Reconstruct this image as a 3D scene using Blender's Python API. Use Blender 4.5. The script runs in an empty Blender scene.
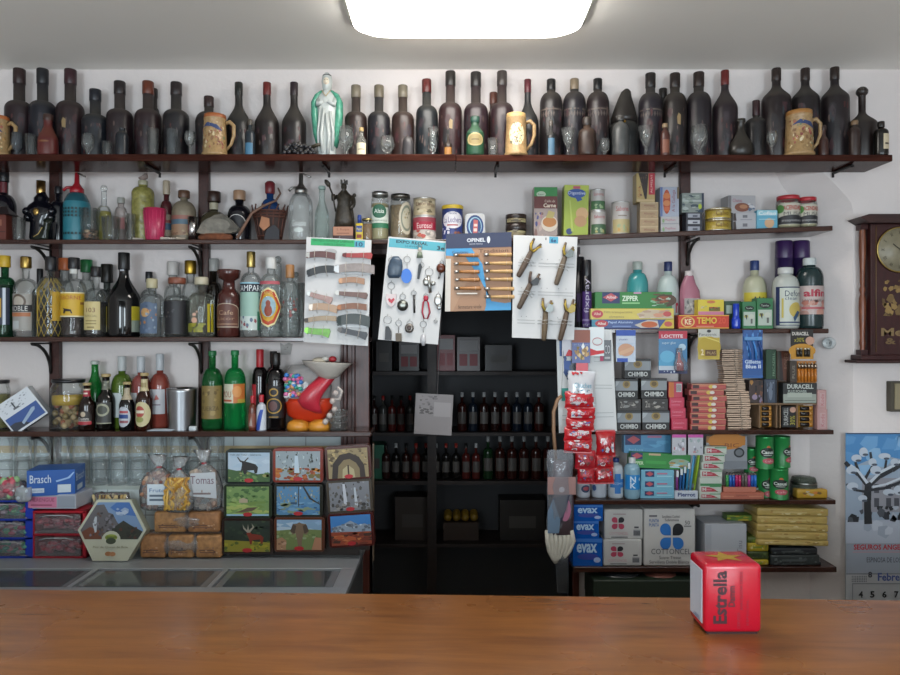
import bpy, bmesh, math, random
from mathutils import Vector, Matrix
from mathutils.geometry import tessellate_polygon
PI = math.pi
SC = bpy.context.scene
COL = SC.collection
random.seed(7)
EYE = 1.6; F = 700.0
def W(px, Y): return (px-450)/F*Y
def Z(py, Y): return EYE-(py-337.5)/F*Y
def S(p, Y): return p/F*Y

# ---------------------------------------------------------------- materials
_m = {}
def lin(h):
    h = h.lstrip('#'); c = [int(h[i:i+2], 16)/255 for i in (0, 2, 4)]
    return tuple((x/12.92 if x <= .04045 else ((x+.055)/1.055)**2.4) for x in c)+(1,)
def newmat(k):
    m = bpy.data.materials.new(k); m.use_nodes = True
    return m, m.node_tree, m.node_tree.nodes['Principled BSDF']
def mat(h, rough=.5, metal=0., spec=.5, coat=0., bump=0., noise=0., scale=30.):
    k = ('m', h, rough, metal, spec, coat, bump, noise, scale)
    if k in _m: return _m[k]
    m, nt, b = newmat('paint_'+h); c = lin(h)
    b.inputs['Base Color'].default_value = c; b.inputs['Roughness'].default_value = rough
    b.inputs['Metallic'].default_value = metal; b.inputs['Specular IOR Level'].default_value = spec
    b.inputs['Coat Weight'].default_value = coat
    if bump or noise:
        tc = nt.nodes.new('ShaderNodeTexCoord'); n = nt.nodes.new('ShaderNodeTexNoise')
        n.inputs['Scale'].default_value = scale; n.inputs['Detail'].default_value = 5
        nt.links.new(tc.outputs['Object'], n.inputs['Vector'])
        if bump:
            bp = nt.nodes.new('ShaderNodeBump'); bp.inputs['Strength'].default_value = bump; bp.inputs['Distance'].default_value = .004
            nt.links.new(n.outputs['Fac'], bp.inputs['Height']); nt.links.new(bp.outputs['Normal'], b.inputs['Normal'])
        if noise:
            r = nt.nodes.new('ShaderNodeValToRGB'); r.color_ramp.elements[0].position = .3; r.color_ramp.elements[1].position = .7
            r.color_ramp.elements[0].color = tuple(x*(1-noise) for x in c[:3])+(1,)
            r.color_ramp.elements[1].color = tuple(min(1, x*(1+noise*.5)) for x in c[:3])+(1,)
            nt.links.new(n.outputs['Fac'], r.inputs['Fac']); nt.links.new(r.outputs['Color'], b.inputs['Base Color'])
    _m[k] = m; return m
def metal(h, rough=.3): return mat(h, rough, 1.)
def glass(h='e8f2f0', dirt=.05, rough=.03, fres=1.0):
    k = ('g', h, dirt, rough, fres)
    if k in _m: return _m[k]
    m, nt, b = newmat('glass_'+h); N = nt.nodes; L = nt.links
    tr = N.new('ShaderNodeBsdfTransparent'); tr.inputs['Color'].default_value = tuple(x**(.22 if min(lin(h)[:3]) > .35 else .7) for x in lin(h)[:3])+(1,)
    gl = N.new('ShaderNodeBsdfGlossy'); gl.inputs['Roughness'].default_value = rough
    df = N.new('ShaderNodeBsdfDiffuse'); c = lin(h); df.inputs['Color'].default_value = tuple(.25+.6*x for x in c[:3])+(1,) if c[0]+c[1]+c[2] > 1.6 else c
    lw = N.new('ShaderNodeLayerWeight'); lw.inputs['Blend'].default_value = .32
    mu = N.new('ShaderNodeMath'); mu.operation = 'MULTIPLY'; mu.inputs[1].default_value = .6*fres
    mx = N.new('ShaderNodeMixShader'); m2 = N.new('ShaderNodeMixShader'); m2.inputs[0].default_value = dirt
    L.new(lw.outputs['Fresnel'], mu.inputs[0]); L.new(mu.outputs[0], mx.inputs[0])
    L.new(tr.outputs[0], m2.inputs[1]); L.new(df.outputs[0], m2.inputs[2])
    L.new(m2.outputs[0], mx.inputs[1]); L.new(gl.outputs[0], mx.inputs[2])
    L.new(mx.outputs[0], N['Material Output'].inputs['Surface']); _m[k] = m; return m
def dusty(h, dust='5f594f', amt=.75, rough=.34, scale=14):
    k = ('d', h, dust, amt, scale)
    if k in _m: return _m[k]
    m, nt, b = newmat('dusty_'+h); N = nt.nodes; L = nt.links
    tc = N.new('ShaderNodeTexCoord'); n = N.new('ShaderNodeTexNoise'); n.inputs['Scale'].default_value = scale; n.inputs['Detail'].default_value = 6
    L.new(tc.outputs['Object'], n.inputs['Vector'])
    ge = N.new('ShaderNodeNewGeometry'); sp = N.new('ShaderNodeSeparateXYZ'); L.new(ge.outputs['Normal'], sp.inputs[0])
    mr = N.new('ShaderNodeMapRange'); mr.inputs[1].default_value = .1; mr.inputs[2].default_value = .8; L.new(sp.outputs['Z'], mr.inputs[0])
    nr = N.new('ShaderNodeMapRange'); nr.inputs[1].default_value = .45; nr.inputs[2].default_value = .75; nr.inputs[4].default_value = .3; L.new(n.outputs['Fac'], nr.inputs[0])
    ad = N.new('ShaderNodeMath'); ad.operation = 'ADD'; ad.use_clamp = True; L.new(mr.outputs[0], ad.inputs[0]); L.new(nr.outputs[0], ad.inputs[1])
    mu = N.new('ShaderNodeMath'); mu.operation = 'MULTIPLY'; mu.inputs[1].default_value = amt*.6; L.new(ad.outputs[0], mu.inputs[0])
    mx = N.new('ShaderNodeMix'); mx.data_type = 'RGBA'; mx.inputs[6].default_value = tuple(x*.62 for x in lin(h)[:3])+(1,); mx.inputs[7].default_value = lin(dust)
    L.new(mu.outputs[0], mx.inputs[0]); L.new(mx.outputs[2], b.inputs['Base Color'])
    m3 = N.new('ShaderNodeMath'); m3.operation = 'MULTIPLY_ADD'; m3.inputs[1].default_value = .5; m3.inputs[2].default_value = rough
    L.new(ad.outputs[0], m3.inputs[0]); L.new(m3.outputs[0], b.inputs['Roughness'])
    bp = N.new('ShaderNodeBump'); bp.inputs['Strength'].default_value = .25; bp.inputs['Distance'].default_value = .003
    L.new(n.outputs['Fac'], bp.inputs['Height']); L.new(bp.outputs['Normal'], b.inputs['Normal'])
    _m[k] = m; return m
def wood(h1, h2, rough=.3, sx=1.2, sy=14, coat=0., band=6., spec=.5):
    k = ('w', h1, h2, rough, sx, sy, coat, band, spec)
    if k in _m: return _m[k]
    m, nt, b = newmat('wood_'+h1); N = nt.nodes; L = nt.links
    tc = N.new('ShaderNodeTexCoord'); mp = N.new('ShaderNodeMapping'); mp.inputs['Scale'].default_value = (sx, sy, sy)
    n = N.new('ShaderNodeTexNoise'); n.inputs['Scale'].default_value = band; n.inputs['Detail'].default_value = 8; n.inputs['Roughness'].default_value = .65
    n.inputs['Distortion'].default_value = .4
    L.new(tc.outputs['Object'], mp.inputs[0]); L.new(mp.outputs[0], n.inputs['Vector'])
    r = N.new('ShaderNodeValToRGB'); r.color_ramp.elements[0].position = .3; r.color_ramp.elements[1].position = .72
    r.color_ramp.elements[0].color = lin(h1); r.color_ramp.elements[1].color = lin(h2)
    L.new(n.outputs['Fac'], r.inputs['Fac']); L.new(r.outputs['Color'], b.inputs['Base Color'])
    n2 = N.new('ShaderNodeTexNoise'); n2.inputs['Scale'].default_value = 4; n2.inputs['Detail'].default_value = 4
    L.new(tc.outputs['Object'], n2.inputs['Vector'])
    mr = N.new('ShaderNodeMapRange'); mr.inputs[3].default_value = rough*.7; mr.inputs[4].default_value = rough*1.5
    L.new(n2.outputs['Fac'], mr.inputs[0]); L.new(mr.outputs[0], b.inputs['Roughness'])
    b.inputs['Coat Weight'].default_value = coat; b.inputs['Specular IOR Level'].default_value = spec
    bp = N.new('ShaderNodeBump'); bp.inputs['Strength'].default_value = .12; bp.inputs['Distance'].default_value = .002
    L.new(n.outputs['Fac'], bp.inputs['Height']); L.new(bp.outputs['Normal'], b.inputs['Normal'])
    _m[k] = m; return m
CLEAR = lambda: glass('edf5f3', .035)

# ---------------------------------------------------------------- text
_t = {}
def text_tris(s, bold=0.0):
    k = (s, bold)
    if k in _t: return _t[k]
    cu = bpy.data.curves.new('t', 'FONT'); cu.body = s; cu.size = 1; cu.resolution_u = 2; cu.offset = bold
    ob = bpy.data.objects.new('t', cu); COL.objects.link(ob)
    dg = bpy.context.evaluated_depsgraph_get(); dg.update()
    me = bpy.data.meshes.new_from_object(ob.evaluated_get(dg))
    bm = bmesh.new(); bm.from_mesh(me); bmesh.ops.triangulate(bm, faces=bm.faces)
    bm.verts.index_update()
    vs = [(v.co.x, v.co.y) for v in bm.verts]; fs = [tuple(v.index for v in f.verts) for f in bm.faces]
    bm.free(); bpy.data.objects.remove(ob); bpy.data.meshes.remove(me); bpy.data.curves.remove(cu)
    if not vs: vs = [(0, 0), (1, 0), (0, 1)]; fs = []
    x0 = min(v[0] for v in vs); x1 = max(v[0] for v in vs); y0 = min(v[1] for v in vs); y1 = max(v[1] for v in vs)
    vs = [((x-x0)/max(1e-6, x1-x0), (y-y0)/max(1e-6, y1-y0)) for x, y in vs]
    _t[k] = (vs, fs); return _t[k]

def ell(cu, cv, ru, rv, n=18, a0=0, a1=2*PI):
    return [(cu+ru*math.cos(a0+(a1-a0)*i/n), cv+rv*math.sin(a0+(a1-a0)*i/n)) for i in range(n if a1-a0 > 6.2 else n+1)]

# ---------------------------------------------------------------- mesh builder
class MB:
    def __init__(s): s.v = []; s.f = []; s.mi = []; s.sm = []; s.mats = []
    def mid(s, m):
        if isinstance(m, str): m = mat(m)
        if m not in s.mats: s.mats.append(m)
        return s.mats.index(m)
    def add(s, vs, fs, m, smooth=False, xf=None):
        b = len(s.v)
        if xf is not None: vs = [tuple(xf @ Vector(v)) for v in vs]
        s.v += [tuple(v) for v in vs]; i = s.mid(m)
        for f in fs: s.f.append(tuple(b+k for k in f)); s.mi.append(i); s.sm.append(smooth)
        return s
    def box(s, x0, y0, z0, x1, y1, z1, m, bev=0, seg=2, xf=None, fm=None):
        if bev:
            bm = bmesh.new(); bmesh.ops.create_cube(bm, size=1)
            for v in bm.verts: v.co = Vector(((x0+x1)/2+v.co.x*(x1-x0), (y0+y1)/2+v.co.y*(y1-y0), (z0+z1)/2+v.co.z*(z1-z0)))
            bmesh.ops.bevel(bm, geom=bm.edges[:], offset=bev, segments=seg, affect='EDGES', profile=.5)
            bm.verts.index_update(); vs = [tuple(v.co) for v in bm.verts]; fs = [tuple(v.index for v in f.verts) for f in bm.faces]; bm.free()
            return s.add(vs, fs, m, seg > 1, xf)
        vs = [(x, y, z) for z in (z0, z1) for y in (y0, y1) for x in (x0, x1)]
        fs = [(0, 2, 3, 1), (4, 5, 7, 6), (0, 1, 5, 4), (2, 6, 7, 3), (0, 4, 6, 2), (1, 3, 7, 5)]
        if fm:
            for k, f in enumerate(fs): s.add(vs, [f], fm.get(k, m), False, xf)
            return s
        return s.add(vs, fs, m, False, xf)
    def lathe(s, prof, m, n=24, c=(0, 0, 0), xf=None, smooth=True, sy=1., flat=0):
        vs = []; fs = []
        for r, z in prof:
            for i in range(n):
                a = 2*PI*(i+.5*flat)/n; vs.append((c[0]+r*math.cos(a), c[1]+r*math.sin(a)*sy, c[2]+z))
        for k in range(len(prof)-1):
            for i in range(n):
                j = (i+1) % n; fs.append((k*n+i, k*n+j, (k+1)*n+j, (k+1)*n+i))
        return s.add(vs, fs, m, smooth, xf)
    def loft(s, rings, m, n=16, smooth=True, cap=True, sq=2.):
        vs = []; fs = []     # rings: (z,cx,cy,rx,ry)
        for z, cx, cy, rx, ry in rings:
            for i in range(n):
                a = 2*PI*i/n; c = math.cos(a); d = math.sin(a); e = 2/sq
                vs.append((cx+rx*abs(c)**e*(1 if c > 0 else -1), cy+ry*abs(d)**e*(1 if d > 0 else -1), z))
        for k in range(len(rings)-1):
            for i in range(n):
                j = (i+1) % n; fs.append((k*n+i, k*n+j, (k+1)*n+j, (k+1)*n+i))
        if cap: fs.append(tuple(range(n-1, -1, -1))); fs.append(tuple((len(rings)-1)*n+i for i in range(n)))
        return s.add(vs, fs, m, smooth)
    def tube(s, pts, r, m, n=8, closed=False, rr=None):
        P = [Vector(p) for p in pts]; vs = []; fs = []; up = None
        for k, p in enumerate(P):
            a = P[k-1] if (k or closed) else P[0]; b = P[(k+1) % len(P)] if (k < len(P)-1 or closed) else P[-1]
            t = (b-a).normalized()
            if up is None: up = Vector((0, 0, 1)) if abs(t.z) < .9 else Vector((0, 1, 0))
            x = t.cross(up)
            if x.length < 1e-5: x = t.orthogonal()
            x.normalize(); y = x.cross(t).normalized(); up = y
            q = rr[k] if rr else r
            for i in range(n):
                a = 2*PI*i/n; vs.append(tuple(p+x*q*math.cos(a)+y*q*math.sin(a)))
        K = len(P)
        for k in range(K if closed else K-1):
            for i in range(n):
                j = (i+1) % n; k2 = (k+1) % K; fs.append((k*n+i, k*n+j, k2*n+j, k2*n+i))
        if not closed: fs.append(tuple(range(n-1, -1, -1))); fs.append(tuple((K-1)*n+i for i in range(n)))
        return s.add(vs, fs, m, True)
    def ball(s, c, r, m, n=12, k=8):
        if not hasattr(r, '__len__'): r = (r, r, r)
        vs = []; fs = []
        for j in range(k+1):
            p = PI*j/k
            for i in range(n):
                a = 2*PI*i/n; vs.append((c[0]+r[0]*math.sin(p)*math.cos(a), c[1]+r[1]*math.sin(p)*math.sin(a), c[2]-r[2]*math.cos(p)))
        for j in range(k):
            for i in range(n):
                q = (i+1) % n; fs.append((j*n+i, j*n+q, (j+1)*n+q, (j+1)*n+i))
        return s.add(vs, fs, m, True)
    def prism(s, pts, y0, y1, m, xf=None, smooth=False):    # outline in xz, thick in y
        n = len(pts); vs = [(x, y0, z) for x, z in pts]+[(x, y1, z) for x, z in pts]
        tr = tessellate_polygon([[Vector((x, z, 0)) for x, z in pts]])
        fs = [tuple(t) for t in tr]+[tuple(n+i for i in reversed(t)) for t in tr]+[(i, (i+1) % n, n+(i+1) % n, n+i) for i in range(n)]
        return s.add(vs, fs, m, smooth, xf)
    def decal(s, shapes, mp, du=0, dv=0, e0=.0006, de=.00025):
        ly = e0
        for q in shapes:
            k = q[0]; cells = []
            if k == 'r': cells = [([(q[1], q[2]), (q[3], q[2]), (q[3], q[4]), (q[1], q[4])], [(0, 1, 2, 3)], q[5])]
            elif k == 'e':
                p = ell(q[1], q[2], q[3], q[4]); cells = [(p, [tuple(range(len(p)))], q[5])]
            elif k == 'p':
                tr = tessellate_polygon([[Vector((x, y, 0)) for x, y in q[1]]]); cells = [(q[1], [tuple(t) for t in tr], q[2])]
            elif k in ('t', 'T', 'v', 'V', 'i'):
                vs, fs = text_tris(q[1], .03 if k in 'TV' else 0.0); u0, v0, u1, v1 = q[2:6]
                if k in 'tT': p = [(u0+a*(u1-u0), v0+b*(v1-v0)) for a, b in vs]
                elif k == 'i': p = [(u1-a*(u1-u0), v1-b*(v1-v0)) for a, b in vs]
                else: p = [(u1-b*(u1-u0), v0+a*(v1-v0)) for a, b in vs]
                cells = [(p, fs, q[6])]
            elif k == 'n':   # random blobs: u0,v0,u1,v1,count,size,[cols],seed,(aspect)
                rd = random.Random(q[8]); asp = q[9] if len(q) > 9 else 1
                for i in range(q[5]):
                    a = q[1]+(q[3]-q[1])*rd.random(); b = q[2]+(q[4]-q[2])*rd.random(); z = q[6]*(.5+rd.random()*.8)
                    nn = rd.choice((4, 5, 6)); ph = rd.random()*6
                    p = []
                    for j in range(nn):
                        an = ph+2*PI*j/nn; w = z*(.7+.5*rd.random())
                        p.append((min(q[3], max(q[1], a+w*math.cos(an)*asp)), min(q[4], max(q[2], b+w*math.sin(an)))))
                    cells.append((p, [tuple(range(nn))], q[7][rd.randrange(len(q[7]))]))
            for ci, (p, fs, col) in enumerate(cells):
                o = ly+(ci % 7)*.00003 if k == 'n' else ly
                if du or dv:
                    bm = bmesh.new(); bv = [bm.verts.new((a, b, 0)) for a, b in p]
                    for f in fs:
                        try: bm.faces.new([bv[i] for i in f])
                        except ValueError: pass
                    for ax, d in ((0, du), (1, dv)):
                        if not d: continue
                        lo = min(x[ax] for x in p); hi = max(x[ax] for x in p); kk = math.floor(lo/d)+1
                        while kk*d < hi-1e-6:
                            co = [0, 0, 0]; co[ax] = kk*d; no = [0, 0, 0]; no[ax] = 1
                            bmesh.ops.bisect_plane(bm, geom=bm.verts[:]+bm.edges[:]+bm.faces[:], dist=1e-7, plane_co=co, plane_no=no); kk += 1
                    bm.verts.index_update(); P = [mp(v.co.x, v.co.y, o) for v in bm.verts]
                    fs2 = [tuple(v.index for v in f.verts) for f in bm.faces]; bm.free()
                    s.add(P, fs2, col, bool(du))
                else: s.add([mp(a, b, o) for a, b in p], fs, col)
            ly += de
        return s
    def face(s, shapes, x0, x1, z0, z1, y):      # printed front face of a box
        return s.decal(shapes, lambda u, v, e: (x0+u*(x1-x0), y-e, z0+v*(z1-z0)))
    def top(s, shapes, x0, x1, y0, y1, z):
        return s.decal(shapes, lambda u, v, e: (x0+u*(x1-x0), y0+v*(y1-y0), z+e))
    def side(s, shapes, x, y0, y1, z0, z1, sg=-1):   # sg -1: the left face, u from back to front
        return s.decal(shapes, lambda u, v, e: (x+sg*e, y0+u*(y1-y0), z0+v*(z1-z0)))
    def wrap(s, shapes, R, z0, z1, arc, turn=0., e0=.0006, cx=0, cy=0):
        A = arc
        def mp(u, v, e):
            a = -PI/2+(u-.5)*A+turn; r = (R if not callable(R) else R(z0+v*(z1-z0)))+e
            return (cx+r*math.cos(a), cy+r*math.sin(a), z0+v*(z1-z0))
        return s.decal(shapes, mp, du=.2/max(A, .5), dv=(.25 if callable(R) else 0), e0=e0)
    def build(s, name, parent=None, loc=(0, 0, 0), rot=(0, 0, 0)):
        me = bpy.data.meshes.new(name); me.from_pydata(s.v, [], s.f)
        for m in s.mats: me.materials.append(m)
        me.polygons.foreach_set('material_index', s.mi); me.polygons.foreach_set('use_smooth', s.sm); me.update()
        o = bpy.data.objects.new(name, me); COL.objects.link(o); o.location = loc; o.rotation_euler = rot
        if parent: o.parent = parent
        return o
def tag(o, label, cat, group=None, kind=None):
    o['label'] = label; o['category'] = cat
    if group: o['group'] = group
    if kind: o['kind'] = kind
    return o
def thing(name, label, cat, loc=(0, 0, 0), group=None, rot=(0, 0, 0)):
    o = bpy.data.objects.new(name, None); o.empty_display_size = .05; COL.objects.link(o); o.location = loc; o.rotation_euler = rot
    return tag(o, label, cat, group)
def struct(mb, name):
    o = mb.build(name); o['kind'] = 'structure'; return o
def dup(root, loc, label=None, rot=None):
    r = root.copy(); COL.objects.link(r); r.location = loc
    if rot is not None: r.rotation_euler = rot
    if label: r['label'] = label
    for ch in list(root.children):
        c = ch.copy(); COL.objects.link(c); c.parent = r
        for g in list(ch.children): d = g.copy(); COL.objects.link(d); d.parent = c
    return r
ORD = ['topmost', 'second from top', 'third from top', 'fourth from top', 'fifth from top', 'sixth from top', 'seventh from top', 'eighth from top', 'ninth from top', 'tenth from top']

# shelf top heights
ZT = 2.285; Z2 = 1.984; Z3L = 1.602; Z3R = 1.635; Z4L = 1.232; Z4R = 1.238; Z5 = .964; Z6 = .702; ZB = .78; ZP = 1.014; ZC = 1.08
FT = 2.62; BT = 2.80; FR = 2.74; BR = 2.92
def Z2R(X): return Z2 if X < .0 else Z2+.0362*X
LEV = [ZT, Z3L, Z3R, Z4L, Z4R, Z5, Z6, ZB, ZP, ZC]
def snap(z, X=0, tol=.016):
    c = sorted(LEV+[Z2R(X)], key=lambda a: abs(a-z))
    return c[0] if abs(c[0]-z) < tol else z

def prof(h, R, sp, top=None):
    sh, nf, rn, kd = sp[:4]; rn *= R; P = [(0, 0), (R*.88, 0), (R*.97, .004), (R, .012), (R, sh*h)]
    for i in range(1, 9):
        t = i/8
        if kd == 'r': P.append((rn+(R-rn)*math.cos(t*PI/2), sh*h+(nf-sh)*h*math.sin(t*PI/2)))
        elif kd == 's': P.append((rn+(R-rn)*(.5+.5*math.cos(PI*t)), sh*h+(nf-sh)*h*t))
        elif kd == 'c': P.append((R+(rn-R)*t, sh*h+(nf-sh)*h*t))
        else: P.append((rn+(R-rn)*(1-t)**.6, sh*h+(nf-sh)*h*t**1.2))
    hh = h if top is None else top
    P += [(rn, .955*h), (rn*1.03, .962*h), (rn*1.03, h*.985), (rn*.95, hh-.001), (0, hh-.001)]
    return P
def clip(P, zt, k=.95):       # the same outline, shrunk, up to zt (liquid)
    Q = []
    for (r, z), (r2, z2) in zip(P, P[1:]):
        if z < zt: Q.append((r*k, max(z, .004)))
        if z < zt <= z2:
            t = (zt-z)/(z2-z); rr = (r+(r2-r)*t)*k; Q += [(rr, zt), (0, zt)]; break
    Q[0] = (0, .004); return Q
ROUND = (.55, .65, .4, 'r'); SHORT = (.69, .84, .36, 'r'); MIDN = (.64, .775, .4, 'r'); BURG = (.46, .74, .3, 's'); SLOPE = (.66, .82, .3, 's')
LIQ = (.6, .73, .3, 'r'); BEER = (.52, .78, .38, 's'); BORD = (.62, .74, .33, 'r')
def bottle(label, cx, top, w, Y, z0, body, sp=LIQ, cap=None, liq=None, labs=(), name='bottle', cat='bottle', grp=None, extra=None, sy=1., part='glass_body', tilt=0, n=24, surf=False):
    X = W(cx, Y); R = S(w, Y)/2; h = Z(top, Y)-z0
    r = thing(name, label, cat, (X, Y, z0), grp, (0, tilt, 0)); P = prof(h, R, sp)
    b = MB().lathe(P, body, n, sy=sy)
    if surf:
        for a, c, arc, shapes, *tn in labs: b.wrap(shapes, R, a*h, c*h, arc)
        labs = ()
    b = b.build(part, r)
    if liq: MB().lathe(clip(P, liq[0]*h), mat(liq[1], .12), n, sy=sy).build('liquid', b)
    if cap:
        cf, cm = cap[0], cap[1]; q = R*sp[2]*(cap[2] if len(cap) > 2 else 1.22)
        cm = mat(cm, .4) if isinstance(cm, str) else cm
        MB().lathe([(q*.96, cf*h), (q, cf*h+.002), (q, h-.002), (q*.9, h+.001), (0, h+.001)], cm, 16, sy=sy).build(cap[3] if len(cap) > 3 else 'cap', r)
    for a, c, arc, shapes, *tn in labs:
        tn = tn[0] if tn else 0
        if a >= sp[0]-.02: MB().wrap(shapes, neckR(P), a*h, c*h, arc).build('neck_label', r)
        else: MB().wrap(shapes, R, a*h, min(c, sp[0])*h, arc, tn).build('label', r)
    if extra: extra(r, h, R)
    return r
def neckR(P):
    def f(z):
        for (r, a), (r2, b) in zip(P, P[1:]):
            if a <= z <= b and b > a: return r+(r2-r)*(z-a)/(b-a)+.0006
        return P[-3][0]
    return f
def carton(name, label, cat, x0, y0, x1, y1, Y, dep, col, shapes=(), grp=None, top=None, side=None, rz=0, bev=.0008, rough=.4, ry=0, z0=None):
    X0 = W(x0, Y); X1 = W(x1, Y); c = (X0+X1)/2; zb = snap(Z(y1, Y), c) if z0 is None else z0; h = Z(y0, Y)-zb; w = X1-X0
    m = MB().box(-w/2, 0, 0, w/2, dep, h, mat(col, rough), bev, 1)
    if shapes: m.face(shapes, -w/2+bev, w/2-bev, bev, h-bev, 0)
    if top: m.top(top, -w/2+bev, w/2-bev, bev, dep-bev, h)
    if side: m.side(side[1], -w/2 if side[0] < 0 else w/2, dep if side[0] < 0 else 0, 0 if side[0] < 0 else dep, 0, h, side[0])
    return tag(m.build(name, None, (c, Y, zb), (0, ry, rz)), label, cat, grp)
def can(name, label, cat, cx, y0, y1, w, Y, col, shapes=(), grp=None, rim='b8b8b8', lid=None, arc=2.6, z0=None, rough=.35):
    X = W(cx, Y); zb = snap(Z(y1, Y), X) if z0 is None else z0; h = Z(y0, Y)-zb; R = S(w, Y)/2
    m = MB().lathe([(0, 0), (R*.96, 0), (R, .002), (R, .005), (R*.98, .006), (R*.98, h-.006), (R, h-.005), (R, h-.001), (R*.95, h), (R*.93, h-.003), (0, h-.003)], mat(col, rough), 28)
    for a in (.0025, h-.0035): m.lathe([(R*.99, a-.002), (R*1.012, a), (R*.99, a+.002)], metal(rim), 28)
    if shapes: m.wrap(shapes, R*.985, .006, h-.006, arc)
    if lid:
        r = thing(name, label, cat, (X, Y, zb), grp); m.build('can_body', r)
        MB().lathe([(R*1.03, h-.012), (R*1.04, h), (R, h+.003), (0, h+.003)], mat(lid, .4), 28).build('lid', r); return r
    return tag(m.build(name, None, (X, Y, zb)), label, cat, grp)
DAY = (74., 70., 20.); LAMP = 17.; EXPO = -.02
# ================================================================ the room
wallm, nt, b = newmat('plaster'); N = nt.nodes; L = nt.links
tc = N.new('ShaderNodeTexCoord'); n = N.new('ShaderNodeTexNoise'); n.inputs['Scale'].default_value = 2.2; n.inputs['Detail'].default_value = 8
r = N.new('ShaderNodeValToRGB'); r.color_ramp.elements[0].color = lin('d4ccc9'); r.color_ramp.elements[1].color = lin('e2d9d6'); r.color_ramp.elements[0].position = .3
n2 = N.new('ShaderNodeTexNoise'); n2.inputs['Scale'].default_value = 26; n2.inputs['Detail'].default_value = 6
bp = N.new('ShaderNodeBump'); bp.inputs['Strength'].default_value = .25; bp.inputs['Distance'].default_value = .01
for a in (n, n2): L.new(tc.outputs['Object'], a.inputs['Vector'])
L.new(n.outputs['Fac'], r.inputs['Fac']); L.new(r.outputs[0], b.inputs['Base Color']); L.new(n2.outputs['Fac'], bp.inputs['Height']); L.new(bp.outputs[0], b.inputs['Normal'])
b.inputs['Roughness'].default_value = .75
SHELF = wood('2a1613', '43291f', .15, 1.0, 12, 0.); SHELFT = wood('2a1511', '482820', .15, 1.0, 12, 0., spec=.04)
POST = wood('2a1310', '46231c', .35, 12, 12)
DW = wood('2e120e', '55241a', .35, 16, 1.5)
HC = 2.672; XL = -2.3; XR = 2.2
m = MB(); m.box(XL, -2.2, -.05, XR, 4.4, 0, wood('a39a8c', 'bdb4a6', .4, 3, 3)); struct(m, 'floor')
m = MB(); m.box(XL-.1, -2.3, HC, XR+.1, 4.4, HC+.1, mat('f0eee8', .8, bump=.1, scale=20)); struct(m, 'ceiling')
m = MB(); m.box(XL-.1, -2.3, 0, XL, 4.4, HC, wallm); struct(m, 'wall_left')
m = MB(); m.box(XR, -2.3, 0, XR+.1, 4.4, HC, wallm); struct(m, 'wall_right')
# wall behind the viewer: glazed door and two windows
m = MB(); 
for (a, c, z0, z1) in ((XL, -1.9, 0, HC), (-1.9, -.7, 0, .85), (-1.9, -.7, 2.25, HC), (-.7, -.35, 0, HC), (-.35, .6, 2.25, HC), (.6, .95, 0, HC), (.95, 2.0, 0, .85), (.95, 2.0, 2.25, HC), (2.0, XR, 0, HC)):
    m.box(a, -2.3, z0, c, -2.2, z1, mat('5f564c', .7, noise=.15, scale=6))
struct(m, 'wall_front')
for k, (a, c, z0) in enumerate(((-1.9, -.7, .85), (.95, 2.0, .85), (-.35, .6, 0))):
    fr = MB(); wf = mat('d8d6d0', .4); t = .05
    for q in ((a, z0, a+t, 2.25), (c-t, z0, c, 2.25), (a, z0, c, z0+t), (a, 2.25-t, c, 2.25), ((a+c)/2-.03, z0, (a+c)/2+.03, 2.25)): fr.box(q[0], -2.28, q[1], q[2], -2.22, q[3], wf)
    struct(fr, 'window_%d' % (k+1) if k < 2 else 'door_1')
    ld = bpy.data.lights.new('daylight', 'AREA'); ld.shape = 'RECTANGLE'; ld.size = c-a-.1; ld.size_y = 2.25-z0-.1; ld.energy = DAY[k]; ld.color = (.80, .92, 1.0)
    lo = bpy.data.objects.new('daylight', ld); COL.objects.link(lo); lo.location = ((a+c)/2, -2.19, (2.25+z0)/2); lo.rotation_euler = (PI/2, 0, 0)
# bar wall: upper plane and recess
DX0 = -.334; DX1 = .509; DZ = 1.975
A = [(1.612, 0), (1.612, 2.11), (1.604, 2.14), (1.585, 2.165), (1.47, 2.285), (1.44, 2.30), (XL, 2.30)]
B = [(1.50, 0), (1.50, 2.06), (1.493, 2.09), (1.475, 2.115), (1.38, 2.24), (1.35, 2.30), (XL, 2.30)]
m = MB()
for (p, q), (s_, t_) in zip(zip(A, A[1:]), zip(B, B[1:])):
    m.add([(p[0], BT, p[1]), (q[0], BT, q[1]), (t_[0], BR, t_[1]), (s_[0], BR, s_[1])], [(0, 1, 2, 3)], wallm, True)
out = [(XL, 2.30), (XL, HC), (XR, HC), (XR, 0)]+A[:-1]
tr = tessellate_polygon([[Vector((x, z, 0)) for x, z in out]])
m.add([(x, BT, z) for x, z in out], [tuple(t) for t in tr], wallm)
for a, c, z0, z1 in ((XL, DX0, 0, HC), (DX1, 1.6, 0, HC), (DX0, DX1, DZ, HC)): m.box(a, BR, z0, c, BR+.1, z1, wallm)
struct(m, 'wall_back')
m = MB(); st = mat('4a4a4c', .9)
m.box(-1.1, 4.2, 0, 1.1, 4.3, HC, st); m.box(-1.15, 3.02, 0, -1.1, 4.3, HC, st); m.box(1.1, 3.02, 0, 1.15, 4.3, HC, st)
struct(m, 'wall_storeroom')
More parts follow.
